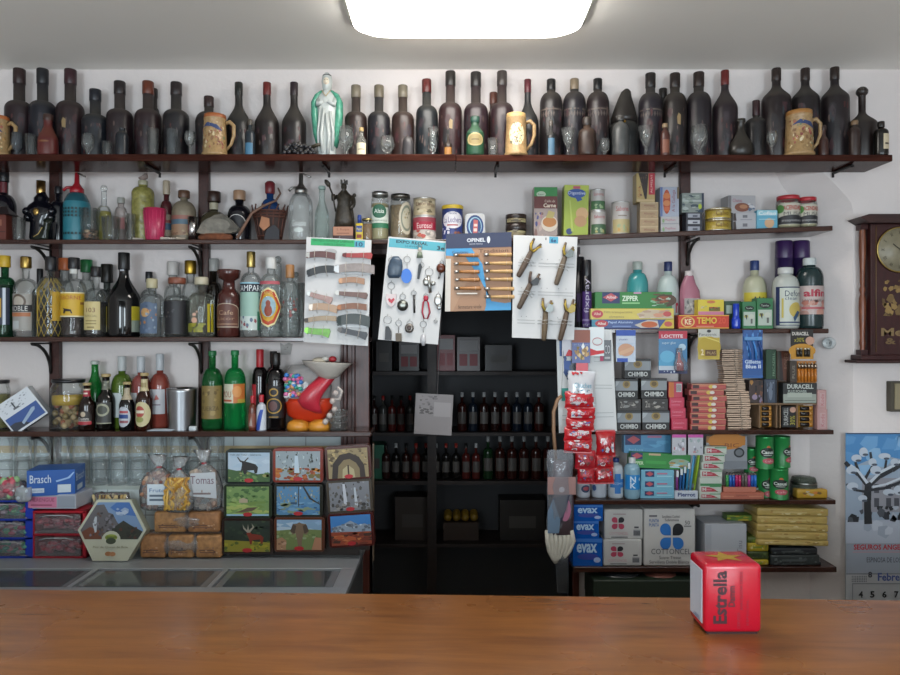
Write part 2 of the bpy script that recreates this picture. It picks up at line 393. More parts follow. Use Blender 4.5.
# tiled strip and tiled step carrying the glasses
tm, nt, b = newmat('tiles'); N = nt.nodes; L = nt.links
tc = N.new('ShaderNodeTexCoord'); mp = N.new('ShaderNodeMapping'); mp.inputs['Rotation'].default_value = (PI/2, 0, 0)
br = N.new('ShaderNodeTexBrick'); br.offset = 0; br.inputs['Scale'].default_value = 1; br.inputs['Brick Width'].default_value = .15; br.inputs['Row Height'].default_value = .15; br.inputs['Mortar Size'].default_value = .002
br.inputs['Color1'].default_value = lin('c9d3d4'); br.inputs['Color2'].default_value = lin('c2cdcf'); br.inputs['Mortar'].default_value = lin('8f9494')
L.new(tc.outputs['Object'], mp.inputs[0]); L.new(mp.outputs[0], br.inputs['Vector']); L.new(br.outputs['Color'], b.inputs['Base Color']); b.inputs['Roughness'].default_value = .15
m = MB(); m.box(XL, BR-.008, 1.0, -.45, BR, 1.212, tm); m.box(XL, 2.76, 0, -.36, BR-.001, ZP, tm); m.box(XL, 2.7595, ZP-.0135, -.36, 2.765, ZP+.0005, mat('a9b3ad', .2))
m.box(XL, BR-.0095, 1.12, -.45, BR-.0075, 1.15, mat('c3b08a', .2)); struct(m, 'trim_1')
# door casing around the storeroom opening
m = MB()
for x0, x1, y in ((-.452, -.442, 2.895), (-.440, -.425, 2.885), (-.425, -.405, 2.897), (-.405, -.392, 2.885), (-.392, DX0, 2.892)): m.box(x0, y, 0, x1, BR+.1, DZ, DW, .002, 1)
m.box(-.45, 2.90, DZ-.03, .54, BR+.1, DZ, DW); m.box(DX1, 2.9, 0, .535, BR+.1, DZ, DW, .002, 1)
struct(m, 'door_2')
# shelves
def shelf(x0, x1, zt, th, y0, y1, label, z1=None, nm='wall_shelf'):
    m = MB(); SHELF_ = SHELFT if zt > 2.2 else SHELF; z1 = zt if z1 is None else z1
    vs = [(x0, y0, zt-th), (x1, y0, z1-th), (x1, y1, z1-th), (x0, y1, zt-th), (x0, y0, zt), (x1, y0, z1), (x1, y1, z1), (x0, y1, zt)]
    m.add(vs, [(0, 3, 2, 1), (4, 5, 6, 7), (0, 1, 5, 4), (1, 2, 6, 5), (2, 3, 7, 6), (3, 0, 4, 7)], SHELF_)
    o = m.build(nm, None, (0, 0, 0)); md = o.modifiers.new('bev', 'BEVEL'); md.width = .003; md.segments = 2
    return tag(o, label, 'shelf', 'shelves')
shelf(XL, W(455.8, FT), ZT+.002, .026, FT, BT, 'left plank of the long top shelf carrying the old dusty bottles')
shelf(W(456.2, FT), W(893, FT), ZT, .025, FT+.001, BT, 'right plank of the long top shelf, its end overhanging the wall clock side')
shelf(XL, 0, Z2, .018, FR, BR, 'second shelf from above at left, with siphons, figures and jars')
shelf(.0, W(833, FR), Z2, .020, FR+.0005, BR, 'second shelf from above at right, with food cartons and tins', Z2+.0362*W(833, FR))
shelf(XL, W(368, FR), Z3L, .019, FR, 2.883, 'third shelf at left, carrying the spirit bottles')
shelf(XL, W(371, FR), Z4L, .021, FR, 2.883, 'lowest left shelf, with beer bottles, wines and big olive jar')
shelf(W(577, FR), W(829, FR), Z3R, .019, FR, BR, 'right shelf with cleaning bottles and foil boxes')
shelf(W(590, FR), W(834, FR), Z4R, .018, FR, BR, 'right shelf with soap packs, pegs and batteries')
shelf(W(574, FR), W(836, FR), Z5, .018, FR, BR, 'right shelf with toothpaste, lighters and green cans')
shelf(W(574, FR), W(837, FR), Z6, .022, FR, BR, 'bottom right shelf with tissue packs and yellow packets')
# posts
def post(px, z0, z1, label):
    X = W(px, 2.90); m = MB(); m.box(-.021, 2.892-BR, z0, .021, 0, z1, POST, .002, 1)
    return tag(m.build('shelf_post', None, (X, BR, 0)), label, 'post', 'shelf posts')
post(55, ZP+.0, 2.30, 'dark wooden shelf post at far left behind the gold capped bottles')
post(204, ZP+.0, 2.30, 'dark wooden shelf post between left cork bottles and the turtle shell')
post(685, 0, 2.30, 'dark wooden shelf post at right behind the pink liquid bottle')
iron = mat('17120f', .5)
def bracket(px, zs, y1, y0, hgt, label, Xo=0):
    X = W(px, BR)+Xo; m = MB()
    m.tube([(0, 0, -.004), (0, -(y1-y0)*.95, -.004)], .004, iron, 6); m.tube([(0, 0, -.004), (0, 0, -hgt)], .004, iron, 6)
    pts = [(0, -(y1-y0)*.9*(1-math.sin(t*PI/16)), -.006-hgt*.9*(1-math.cos(t*PI/16))) for t in range(9)]
    m.tube(pts, .0065, iron, 8)
    return tag(m.build('shelf_bracket', None, (X, y1-.004, zs)), label, 'bracket', 'iron shelf brackets')
for px, nm in ((55, 'far left'), (204, 'second left'), (685, 'right')):
    for zs, ln in ((Z2-.02, 'second shelf'), ((Z3L if px < 400 else Z3R)-.021, 'third shelf'), ((Z4L if px < 400 else Z4R)-.022, 'fourth shelf')):
        if px == 685 and ln == 'second shelf': zs += .036*W(685, BR)-.003
        bracket(px, zs-.001, BR-.028, FR+.01, .13 if px < 400 else .1, 'curved iron bracket under the %s on the %s post' % (ln, nm))
bracket(685, Z5-.022, BR-.028, FR+.01, .1, 'curved iron bracket under the shelf of green cans')
for px, ln in ((150, 'left above the pink cup'), (325, 'above the clear siphon'), (497, 'above the round dark jars'), (672, 'above the meatball cartons'), (846, 'near the top shelf end')):
    X = W(px, 2.7); m = MB(); m.tube([(0, -.01, -.004), (0, -.13, -.004), (0, -.14, -.008)], .006, iron, 6); m.tube([(0, -.003, -.002), (0, -.003, -.02)], .005, iron, 6)
    tag(m.build('shelf_bracket', None, (X, BT-.006, ZT-.0265)), 'small iron bracket under the top shelf, '+ln, 'bracket', 'iron shelf brackets')

# bar counter in front
cm = wood('7c4c2a', 'a66c38', .26, .9, 7, 0., 5., .32)
m = MB(); m.box(XL+.3, .45, ZC-.045, XR-.12, 1.417, ZC, cm, .004, 2)
r = thing('bar_counter', 'long varnished orange brown wooden bar counter across the foreground', 'counter', (0, 0, 0), rot=(0, 0, math.radians(-1.9))); m.build('countertop', r)
m = MB(); m.box(XL+.3, .6, 0, XR-.12, 1.33, ZC-.0455, wood('3a1f12', '5a3018', .4)); m.build('counter_front', r)

# steel work bench
stl = mat('9ba1a6', .38, .45); sd = metal('5e6468', .12)
r = thing('steel_bench', 'stainless steel back bench with dark sliding fridge lids at left', 'bench', (0, 0, 0))
m = MB(); X1 = -.334
m.box(XL, 2.485, ZB-.02, X1, 2.7595, ZB, stl, .002, 1); m.box(XL, 2.2, ZB-.02, X1, 2.30, ZB, stl, .002, 1)
for a, c in ((XL, -2.2), (-1.262, -1.245), (-.80, -.785), (-.385, X1)): m.box(a, 2.30, ZB-.02, c, 2.485, ZB, stl)
m.build('bench_top', r); m = MB(); m.box(XL, 2.22, 0, X1-.01, 2.7595, ZB-.03, mat('4d5154', .4)); m.build('cabinet', r)
for a, c in ((-2.2, -1.262), (-1.245, -.80), (-.785, -.385)):
    o = MB().box(a+.002, 2.302, ZB-.018, c-.002, 2.483, ZB-.006, mat('83898e', .25, .45), .002, 1).box(a+.03, 2.32, ZB-.007, c-.03, 2.47, ZB-.004, mat('53595e', .14, .4)).build('sliding_lid', r)

# ceiling lamp
r = thing('ceiling_lamp', 'long white lit fluorescent lamp on the ceiling above the bar', 'lamp', (W(468, 2.25), 2.25, HC))
em, nt, b = newmat('lamp_diffuser'); b.inputs['Base Color'].default_value = (1, 1, 1, 1); b.inputs['Emission Color'].default_value = (1, .95, .88, 1); b.inputs['Emission Strength'].default_value = LAMP
def ring(hw, hd, rr, n=6):
    p = []
    for cx_, cy_, a0 in ((hw-rr, hd-rr, 0), (-hw+rr, hd-rr, PI/2), (-hw+rr, -hd+rr, PI), (hw-rr, -hd+rr, 1.5*PI)):
        for i in range(n+1): a = a0+PI/2*i/n; p.append((cx_+rr*math.cos(a), cy_+rr*math.sin(a)))
    return p
def slab(m, levels, mt):
    vs = []; n = 0
    for z, hw, hd, rr in levels:
        p = ring(hw, hd, rr); n = len(p); vs += [(x, y, z) for x, y in p]
    fs = [(k*n+i, k*n+(i+1) % n, (k+1)*n+(i+1) % n, (k+1)*n+i) for k in range(len(levels)-1) for i in range(n)]
    fs += [tuple(range(n)), tuple(range((len(levels)-1)*n, len(levels)*n))]
    m.add(vs, fs, mt, True)
m = MB(); slab(m, [(-.0005, .395, .168, .08), (-.018, .395, .168, .08)], mat('dcdccf', .4)); m.build('lamp_base', r)
m = MB(); slab(m, [(-.0185, .38, .155, .08), (-.03, .38, .155, .08), (-.036, .378, .153, .08), (-.048, .355, .14, .08), (-.058, .33, .12, .08), (-.062, .27, .08, .07)], em); m.build('diffuser', r)

# storeroom
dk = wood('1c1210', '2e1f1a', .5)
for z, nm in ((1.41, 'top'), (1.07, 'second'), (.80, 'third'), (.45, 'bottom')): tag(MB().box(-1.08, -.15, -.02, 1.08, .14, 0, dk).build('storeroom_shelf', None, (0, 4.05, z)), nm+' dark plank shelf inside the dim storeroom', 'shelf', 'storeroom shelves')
tag(MB().box(-.03, -.01, 0, .02, .01, 2.3, dk).build('storeroom_post', None, (-.095, 3.889, 0)), 'dark upright post of the storeroom shelves behind the paper notices', 'post')
Y = 3.97; rd = random.Random(3)
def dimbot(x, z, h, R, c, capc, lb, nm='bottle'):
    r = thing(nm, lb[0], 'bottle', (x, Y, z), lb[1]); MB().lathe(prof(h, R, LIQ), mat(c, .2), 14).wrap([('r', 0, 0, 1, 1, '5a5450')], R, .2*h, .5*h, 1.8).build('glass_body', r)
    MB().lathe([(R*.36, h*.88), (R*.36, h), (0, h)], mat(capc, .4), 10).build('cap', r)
x = -.5
L1 = ('small dark bottle in the middle row of the dim storeroom', 'bottles on the middle storeroom shelf'); L2 = ('dim labelled bottle in the lower storeroom row', 'bottles on the lower storeroom shelf')
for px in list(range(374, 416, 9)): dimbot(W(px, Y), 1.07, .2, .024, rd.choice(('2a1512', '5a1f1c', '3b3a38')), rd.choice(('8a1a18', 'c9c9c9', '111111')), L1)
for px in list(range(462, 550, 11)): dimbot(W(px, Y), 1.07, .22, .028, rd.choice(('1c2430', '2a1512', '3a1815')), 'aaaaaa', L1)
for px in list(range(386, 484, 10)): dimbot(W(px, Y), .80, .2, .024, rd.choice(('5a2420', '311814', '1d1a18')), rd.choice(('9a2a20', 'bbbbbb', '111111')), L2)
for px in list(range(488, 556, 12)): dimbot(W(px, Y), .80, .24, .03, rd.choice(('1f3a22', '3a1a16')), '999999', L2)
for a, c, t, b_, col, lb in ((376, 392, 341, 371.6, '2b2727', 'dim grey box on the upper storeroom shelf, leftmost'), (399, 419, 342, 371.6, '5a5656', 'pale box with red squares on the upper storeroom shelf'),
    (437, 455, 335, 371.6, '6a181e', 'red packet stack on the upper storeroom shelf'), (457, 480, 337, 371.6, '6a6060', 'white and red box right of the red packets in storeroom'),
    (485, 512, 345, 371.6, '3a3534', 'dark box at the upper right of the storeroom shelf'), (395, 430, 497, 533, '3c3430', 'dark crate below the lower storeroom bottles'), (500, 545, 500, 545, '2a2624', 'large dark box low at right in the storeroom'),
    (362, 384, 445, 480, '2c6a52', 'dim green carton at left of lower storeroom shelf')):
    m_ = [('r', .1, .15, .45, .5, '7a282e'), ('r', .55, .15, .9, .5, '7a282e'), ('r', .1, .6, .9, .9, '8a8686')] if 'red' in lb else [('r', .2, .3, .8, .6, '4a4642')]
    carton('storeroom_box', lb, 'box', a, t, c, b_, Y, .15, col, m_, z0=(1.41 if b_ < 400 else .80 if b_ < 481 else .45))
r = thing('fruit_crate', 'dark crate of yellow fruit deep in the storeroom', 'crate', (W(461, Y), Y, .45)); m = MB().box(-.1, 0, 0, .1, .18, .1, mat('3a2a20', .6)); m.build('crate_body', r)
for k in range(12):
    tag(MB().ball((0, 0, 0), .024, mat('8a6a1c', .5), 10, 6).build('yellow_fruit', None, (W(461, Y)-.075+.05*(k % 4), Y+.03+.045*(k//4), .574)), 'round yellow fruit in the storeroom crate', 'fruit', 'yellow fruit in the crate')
m = MB(); m.box(-.105, 0, -.2, .08, .004, 0, mat('b9aeac', .7)); m.face([('r', .0, .0, 1, 1, 'a39896'), ('n', .1, .5, .6, .95, 30, .03, ['6a6260', '8a8080'], 3, 2), ('r', .5, .45, .95, .8, 'b8adab')], -.105, .08, -.2, 0, 0)
r = tag(m.build('paper_notice', None, (W(437, 3.4), 3.45, Z(395, 3.4)), (0, .05, 0)), 'pale paper notices hanging in the dark storeroom doorway', 'notice')
MB().tube([(0, .006, 0), (0, .006, 2.0-Z(395, 3.4))], .002, mat('888080'), 5).build('hanging_cord', r)

r = thing('storage_crate', 'low green plastic crate with dark bags under the bottom right shelf', 'crate', (W(640, 2.78), 2.80, 0))
m = MB()
for z in (.0, .14, .28, .42, .56): m.box(-.2, -.09, z, .2, .09, z+.10, mat('18251a', .5), .004, 1)
for x in (-.19, .19): m.box(x-.008, -.085, 0, x+.008, .085, .655, mat('18251a', .5))
m.build('crate_body', r)
MB().ball((-.08, 0, .655), (.09, .07, .02), mat('2a2d30', .25)).build('plastic_bag', r); MB().ball((.08, -.01, .655), (.07, .06, .018), mat('6a4038', .4)).build('folded_cloth', r)
# ================================================================ top shelf: old bottles
RED = '5a1a17'; YB = 2.735
top_rows = [
 (19,69.5,27,ROUND,'2c1a20','3a2023','dusty purple bottle behind the two small tumblers at the left end of top shelf',0),
 (43,69.5,26,ROUND,'1b1d29','20222a','dusty blue-black tall bottle behind the small red flask',0),
 (70,70,27,ROUND,'2f1c20','45202a','dusty brown bottle with a tan paper scrap and burgundy cap',1),
 (95.5,90,26,ROUND,'20242c','181e2c','short dusty slate bottle with navy cap behind a stemmed glass',0),
 (120,82,26,ROUND,'2a1b20','2e2426','dusty plum bottle with peeling foil right of the short slate bottle',0),
 (148,82,26,ROUND,'301c20','7a3a24','dusty maroon bottle with orange-brown cap',0),
 (176,83,26,ROUND,'1e1b20','2c2022','dusty black bottle with leaning neck left of the left stein',0),
 (209,97,27,(.6,.76,.34,'r'),'241d20','33181a','short dusty bottle standing behind the orange rimmed stein',0),
 (239,83,25,BURG,'20201f','23241f','sloping dark bottle with black cap right of the left stein',0),
 (267,83,25,BURG,'221a1a','7a2320','sloping dark bottle with red cap',0),
 (294,83,25,BURG,'221c1c','33222a','sloping dark bottle with plum cap behind the black grape bunch',0),
 (356,86,23,ROUND,'33211f','8d8370','dusty brown bottle with pale cap right of the white statue',0),
 (379,86,23,ROUND,'23222a','857a66','dusty slate bottle with pale cap and reddish scrap',0),
 (403,86,23,ROUND,'3a2420','8d8370','dusty russet bottle with pale cap behind the little grey bottle',0),
 (427,80,22.5,(.57,.68,.4,'r'),'1c242a','6d2422','dusty teal-black bottle with red cap behind the tulip glass',0),
 (450,72,24,ROUND,'3a2024','2b2826','tall dusty claret bottle with bulging black cap',1),
 (476,73,25,ROUND,'33202a','332e2e','tall dusty bottle behind the small green bottle',0),
 (502,72,24,ROUND,'3a262c','4a4240','tall dusty bottle with peeling foil behind the middle tan stein',0),
 (528,80,22,BURG,'23252a','6d2430','sloping dusty bottle with crimson neck behind the middle stein handle',0),
 (551,80,23.5,SHORT,'241e20','1c1c1e','short necked embossed bottle behind the blue label miniature',2),
 (574,79.5,23.5,SHORT,'26222a','a08d74','short necked embossed bottle with pale gold cap',2),
 (598,79.5,23.5,SHORT,'2c1f22','16161a','short necked embossed bottle with black cap behind the squat brown bottle',2),
 (650,74,24,MIDN,'26202a','241c1c','dusty purple-black bottle behind the tall wine glass at right',2),
 (674.5,74,24,MIDN,'2a211f','2a1d1c','dusty black-brown bottle right of the miniature cork bottle',1),
 (698.5,73,25,MIDN,'241d24','33201c','dusty bottle with crooked brown cap behind the short faceted glass',0),
 (725,71,25,(.57,.8,.3,'s'),'2c2026','7c2422','sloping dusty bottle with bright red neck foil',0),
 (776,69,28.5,SLOPE,'261a1c','33201c','big sloping bottle left of the right stein, behind the cordial glass',0),
 (805,69,27.5,SLOPE,'20191c','332220','big sloping bottle directly behind the right stein',0),
 (835,68,27.5,SLOPE,'241a1e','33241f','tallest sloping bottle, last large one before the knob topped bottle',0)]
for i, (cx, t, w, sp, c, cc, lb, ex) in enumerate(top_rows):
    labs = []
    rd = random.Random(i)
    cracks = [('n', 0, .05, 1, .95, 8, .16, [c, '3c2226', '1a161a', '30262c'], i, .8), ('n', 0, .05, 1, .95, 12, .08, [c, '4a3a38', '4c2626', '5b4a44', '2a2f34'], i+40, .5)]
    if ex == 1: cracks += [('p', [(.46, .62), (.6, .6), (.6, .8), (.5, .84), (.44, .76)], '8a7450')]
    if ex == 2: cracks = [('r', -.2, .9, 1.2, .93, '5b514a')]+[('p', [(a/8, .82), (a/8+.05, .88), (a/8+.1, .82), (a/8+.05, .76)], '564c48') for a in range(-1, 8)]+cracks
    labs = [(.05, sp[0]-.03, 1.9, cracks)]
    cf = .87 if sp[1] > .8 else .84
    bottle(lb, cx, t, w*.965, YB, ZT, dusty(c, amt=.6), sp, (cf, dusty(cc, amt=.45), 1.1), None, labs, 'old_bottle', 'bottle', 'old dusty bottles on the top shelf', tilt=rd.uniform(-.006, .006), part='bottle_body', n=28, surf=True)
bottle('thin neck of a small bottle hidden behind the orange capped maroon bottle', 153.5, 89, 12, 2.788, ZT, dusty('2a1d1e', amt=.6), (.6, .75, .6, 'r'), (.88, dusty('2b1e1c'), 1.1), name='old_bottle', part='bottle_body')
bottle('thin reddish bottle hidden between the tall middle bottles', 493.5, 93, 12, 2.788, ZT, dusty('4a2a26', amt=.6), (.6, .75, .6, 'r'), (.84, dusty('6d3c30'), 1.1), name='old_bottle', part='bottle_body')
bottle('thin dark bottle hidden left of the black-brown bottle', 663, 89, 12, 2.788, ZT, dusty('1d1718', amt=.6), (.6, .75, .6, 'r'), (.88, dusty('241a18'), 1.1), name='old_bottle', part='bottle_body')
bottle('broad dark bottle with a plum cap behind the onion shaped flask', 756, 101, 22, 2.75, ZT, dusty('1d191c', amt=.5), (.6, .72, .28, 'r'), (.76, dusty('3f2026'), 1.15), name='old_bottle', part='bottle_body')
bottle('dark bottle with a round knob top at the right end of top shelf', 862, 93, 28, 2.735, ZT, dusty('281c1a', amt=.5), (.52, .72, .24, 's'), None, name='old_bottle', part='bottle_body',
  extra=lambda r, h, R: MB().ball((0, 0, h+.004), (.022, .022, .020), dusty('2c221f')).build('stopper', r))
P = [(0, 0), (.04, 0), (.055, .012), (.060, .03), (.053, .052), (.035, .075), (.022, .095), (.017, .11), (.017, .135), (.021, .138), (.021, .15), (0, .15)]
r = thing('old_flask', 'squat onion shaped dusty flask with tan oval patch', 'bottle', (W(741, 2.675), 2.675, ZT)); k = .92
MB().lathe([(a*.92*.86, z*1.0) for a, z in P], dusty('2a251f', amt=.5), 26, sy=.75).build('flask_body', r)
# helmet-shaped vessel
r = thing('old_decanter', 'bulky black decanter with a tall hood shaped stopper', 'bottle', (W(624, YB), YB, ZT))
MB().lathe([(0, 0), (.052, 0), (.056, .01), (.058, .10), (.055, .135), (.04, .155), (.036, .16), (0, .16)], dusty('1c2022', amt=.5), 28).build('decanter_body', r)
MB().loft([(.15, 0, 0, .052, .045), (.175, 0, 0, .05, .042), (.21, .002, 0, .04, .034), (.25, .004, 0, .026, .024), (.275, .008, 0, .018, .018), (.285, .01, 0, .008, .008)], dusty('241f1d', amt=.5), 18).build('stopper', r)
MB().ball((-.012, -.058, .142), .006, metal('b08a40')).build('brass_button', r)

# small things along the front edge
YF = 2.653
def mini(label, cx, t, w, body, sp=LIQ, cap=None, labs=(), name='miniature_bottle', Y=YF, liq=None): return bottle(label, cx, t, w, Y, ZT, body, sp, cap, liq, labs, name, 'bottle', 'miniature bottles on the top shelf', n=18)
mini('small red and ochre dusty flask in front of the left bottles', 48, 115, 19, dusty('6a2222', '7a5a3a', .6), (.35, .78, .4, 's'), (.86, dusty('4a2a22')), [(.3, .7, 1.5, [('e', .5, .5, .4, .45, '7a5030')])])
mini('dark squat miniature under the plum bottle, fourth item from the red flask', 122, 128, 12, dusty('20262e', amt=.4), (.7, .85, .5, 'r'))
mini('miniature bottle with bright blue paper band right of the left stein', 250, 120, 10, dusty('22303a', amt=.4), (.58, .72, .4, 'r'), (.85, dusty('5a5248')), [(.02, .35, 1.6, [('r', 0, 0, 1, 1, '3f6f8c')])])
mini('clear miniature with cream label and cork right of the statue', 361.5, 128, 9.5, glass('cfd0c0', .15), (.55, .75, .4, 's'), (.88, 'b79a68'), [(.05, .45, 2.4, [('r', 0, 0, 1, 1, 'd8cdb0'), ('r', .2, .4, .8, .48, '8a7a60')])])
mini('round shouldered grey miniature in front of the russet bottle', 408, 137, 11, dusty('4a474a', amt=.6), (.6, .95, .6, 'r'))
mini('tiny bottle with thin black neck and amber label', 448, 130, 8, dusty('2a1c18', amt=.3), (.35, .55, .3, 'r'), (.85, '101010', 1.1), [(.05, .33, 2, [('r', 0, 0, 1, 1, '9a6a34')])])
mini('small green bottle with large tan oval label', 475, 117, 18, dusty('24583c', '5d6a58', .5), (.55, .8, .42, 's'), (.85, dusty('2a5a4c')), [(.22, .62, 2.1, [('e', .5, .5, .48, .5, 'a8966a'), ('e', .5, .5, .38, .4, '8a7a50'), ('r', .3, .45, .7, .53, '5a4c30')])])
mini('tall thin miniature with blue band left of the faceted goblet', 551, 121, 8, dusty('2a2c30', amt=.5), (.5, .65, .4, 'r'), (.85, dusty('6a6058')), [(.02, .5, 1.8, [('r', 0, 0, 1, 1, '4a6a80')])])
mini('squat brown textured bottle between the goblet and small cordial glass', 587, 118, 17.5, dusty('3c2a22', '6a5240', .5, scale=40), (.55, .72, .42, 'r'), (.8, dusty('3a302c')), )
mini('head shaped grey miniature jug with round stopper', 620.5, 117, 17, dusty('4a4c4c', '7d7a74', .5, scale=40), (.6, .85, .3, 'r'), (.9, dusty('4c4a48'), 1.5))
mini('corked reddish miniature bottle between the wine glass and black-brown bottle', 665, 124, 9, dusty('5a2f26', amt=.4), (.6, .8, .5, 'r'), (.88, '8a7458'), [(.1, .5, 1.6, [('r', 0, 0, 1, 1, '7a4a38')])])
mini('small brown bottle with worn band right of the right stein', 823, 126, 10, dusty('4a2a22', amt=.5), (.5, .7, .5, 's'), (.85, dusty('3a2420')))
mini('slim brown corked bottle in front of the knob topped bottle', 854.5, 121, 11, dusty('3a2722', amt=.5), (.62, .82, .5, 'r'), (.88, '7a6248'))
mini('small black bottle with white side label, last on the top shelf', 881, 122, 13.5, mat('15120f', .25), (.66, .8, .4, 'r'), (.84, '1b1512'), [(.18, .62, 1.5, [('r', .35, 0, 1.1, 1, 'c4b69a'), ('r', .5, .3, .95, .42, '4a4038')])])
def glassw(label, cx, t, w, kind, Y=YF, z0=ZT, name=None, gm=None, grp='small glasses on the top shelf', liq=None):
    X = W(cx, Y); R = S(w, Y)/2; h = Z(t, Y)-z0; gm = gm or glass('f4faf8', .045)
    if kind == 'tumbler': P = [(0, 0), (R*.8, 0), (R*.84, .004), (R, h), (R*.93, h), (R*.78, h*.1), (0, h*.09)]
    elif kind == 'wine': P = [(0, 0), (R*.85, 0), (R*.8, .003), (.004, h*.08), (.0035, h*.4), (R*.5, h*.47), (R*.95, h*.65), (R, h*.8), (R*.88, h), (R*.84, h), (R*.92, h*.8), (R*.5, h*.5), (0, h*.48)]
    elif kind == 'flare': P = [(0, 0), (R*.7, 0), (R*.65, .004), (.005, h*.1), (.005, h*.3), (R*.3, h*.36), (R*.65, h*.6), (R, h), (R*.95, h), (R*.6, h*.62), (0, h*.4)]
    elif kind == 'tulip': P = [(0, 0), (R*.85, 0), (R*.8, .004), (R*.3, h*.12), (R*.75, h*.3), (R*.85, h*.45), (R*.6, h*.7), (R, h), (R*.95, h), (R*.55, h*.7), (R*.8, h*.45), (0, h*.2)]
    else: P = [(0, 0), (R*.6, 0), (R*.6, .003), (R*.3, h*.15), (R*.3, h*.22), (R*.85, h*.38), (R, h*.6), (R*.85, h), (R*.8, h), (R*.93, h*.6), (0, h*.3)]
    nm = name or ('tumbler' if kind == 'tumbler' else 'stemmed_glass')
    return tag(MB().lathe(P, gm, 20).build(nm, None, (X, Y, z0)), label, 'glass', grp)
glassw('small dark stemmed glass at the far left of top shelf', 17, 133, 11, 'ball', 2.66, gm=glass('9aa0a6', .2))
glassw('small clear tumbler left of the red flask', 31, 135, 11.5, 'tumbler')
glassw('clear rounded glass in front of the short slate bottle', 88, 134, 12, 'ball')
glassw('tiny clear tumbler left of the dark squat miniature', 107, 142, 10, 'tumbler')
glassw('tall clear tumbler in front of the orange-brown capped bottle', 153, 129, 11, 'tumbler')
glassw('grey tall tumbler in front of the leaning neck bottle', 172, 130, 11.5, 'tumbler', gm=glass('a9b0b4', .12))
glassw('small stemmed wine glass left of the left stein', 190, 132, 11, 'wine')
glassw('cut crystal goblet right of the white statue', 346, 127, 15, 'ball')
glassw('round bowled cognac glass in front of the slate bottle', 387, 137, 15, 'ball')
glassw('clear tulip shaped glass in front of the teal-black bottle', 433, 128, 10.5, 'tulip')
glassw('small plain tumbler left of the middle stein', 493, 139, 11, 'tumbler')
glassw('faceted crystal goblet left of the squat brown bottle', 568, 129, 14.5, 'flare')
glassw('small cordial glass right of the squat brown bottle', 604.5, 139, 10.5, 'ball')
glassw('tall conical wine glass right of the head shaped jug', 646, 127, 16.5, 'flare')
glassw('short ribbed glass in front of the crooked cap bottle', 699, 126, 17, 'ball')
glassw('stemmed cordial glass between onion flask and right stein', 772, 132, 10.5, 'wine')

def stein(label, cx, t, w, rim, Y, sg=1, blue='2d3d66'):
    h = Z(t, Y)-ZT; R = S(w, Y)/2; r = thing('beer_stein', label, 'mug', (W(cx, Y), Y, ZT), 'ceramic beer steins'); b = mat('a3855c', .35, bump=.6, scale=90, noise=.25)
    m = MB().lathe([(0, 0), (R*1.06, 0), (R*1.1, h*.03), (R*1.08, h*.07), (R, h*.09), (R*.96, h*.5), (R*.9, h*.86), (R*.93, h*.88), (R*.93, h*.9), (R*.88, h*.92), (R*.88, h), (R*.8, h), (R*.8, h*.7), (0, h*.65)], b, 28)
    rd = random.Random(cx)
    sh = [('n', 0, .06, 1, .9, 46, .05, ['c0a87c', '8a6a3c', 'cbb890', '9a5a4a', '6a7a5a', 'b58a50', '7a3a34'], int(cx), .9)]
    if blue: sh += [('p', [(.1, .72), (.35, .88), (.7, .8), (.9, .62), (.75, .64), (.5, .74), (.3, .76)], blue)]
    sh += [('n', .15, .15, .85, .62, 22, .06, ['a0564a', 'c2a480', 'cbbc9c', '7d5a3a'], int(cx)+1, .7)]
    if rim == 'c2a06a': sh = [('e', .5, .5, .3, .36, 'd9c9a0')]+[('n', .25, .15, .75, .85, 46, .035, ['3c4a5a', '6d7d52', 'b07a3c', '4a4038'], 5, .8)]
    m.wrap(sh, lambda z: R*(1-.1*z/h)+.001, h*.1, h*.86, 2.5); m.build('mug_body', r)
    MB().lathe([(R*.9, h*.9), (R*.92, h*.915), (R*.9, h*1.0), (R*.86, h*1.003), (R*.84, h*.97)], mat(rim, .4), 24).build('rim_band', r)
    pts = [(sg*R*.92, 0, h*.8), (sg*(R+.012), -.003, h*.84), (sg*(R+.028), -.004, h*.74), (sg*(R+.028), -.004, h*.5), (sg*(R+.018), -.003, h*.3), (sg*R*.96, 0, h*.16)]
    MB().tube(pts, .006, b, 8, rr=[.007, .008, .0075, .007, .006, .005]).build('handle', r)
stein('tan relief stein cropped by the left picture edge, only its handle side showing', -3, 117, 24, 'b0683a', 2.655)
stein('tan relief stein with orange rim and blue arch', 215, 115.5, 23.5, '9c5a32', 2.655)
stein('plain yellow-tan stein with small crest, in the middle', 516, 114.5, 21.5, 'c2a06a', 2.655, blue=None)
stein('tan relief stein with orange rim at the right part of the shelf', 799, 112, 26.5, 'a0703a', 2.655)
# Virgin statue
Y = 2.70; r = thing('saint_statue', 'white glazed lady statue with green cloak on the top shelf', 'statue', (W(327, Y), Y, ZT)); wh = mat('b9bebb', .25, bump=.5, scale=45); gr = mat('4f9a80', .25, noise=.3, scale=60)
H = Z(70, Y)-ZT
MB().loft([(0, 0, 0, .036, .03), (.02, 0, 0, .038, .032), (.055, 0, 0, .032, .028), (.075, 0, 0, .038, .03), (.11, 0, 0, .034, .028), (.16, 0, 0, .036, .028), (.215, 0, 0, .04, .028), (.245, 0, 0, .034, .024), (.262, 0, 0, .018, .016), (.272, 0, 0, .012, .012)], wh, 20).tube([(-.012, -.030, .02), (-.016, -.034, .09), (-.006, -.030, .19)], .006, wh).tube([(.008, -.031, .015), (.014, -.036, .08), (.004, -.032, .17)], .007, wh).tube([(.024, -.022, .03), (.028, -.026, .1), (.016, -.026, .18)], .006, wh).tube([(-.028, -.02, .03), (-.03, -.024, .1), (-.02, -.024, .2)], .005, wh).build('gown', r)
m = MB()
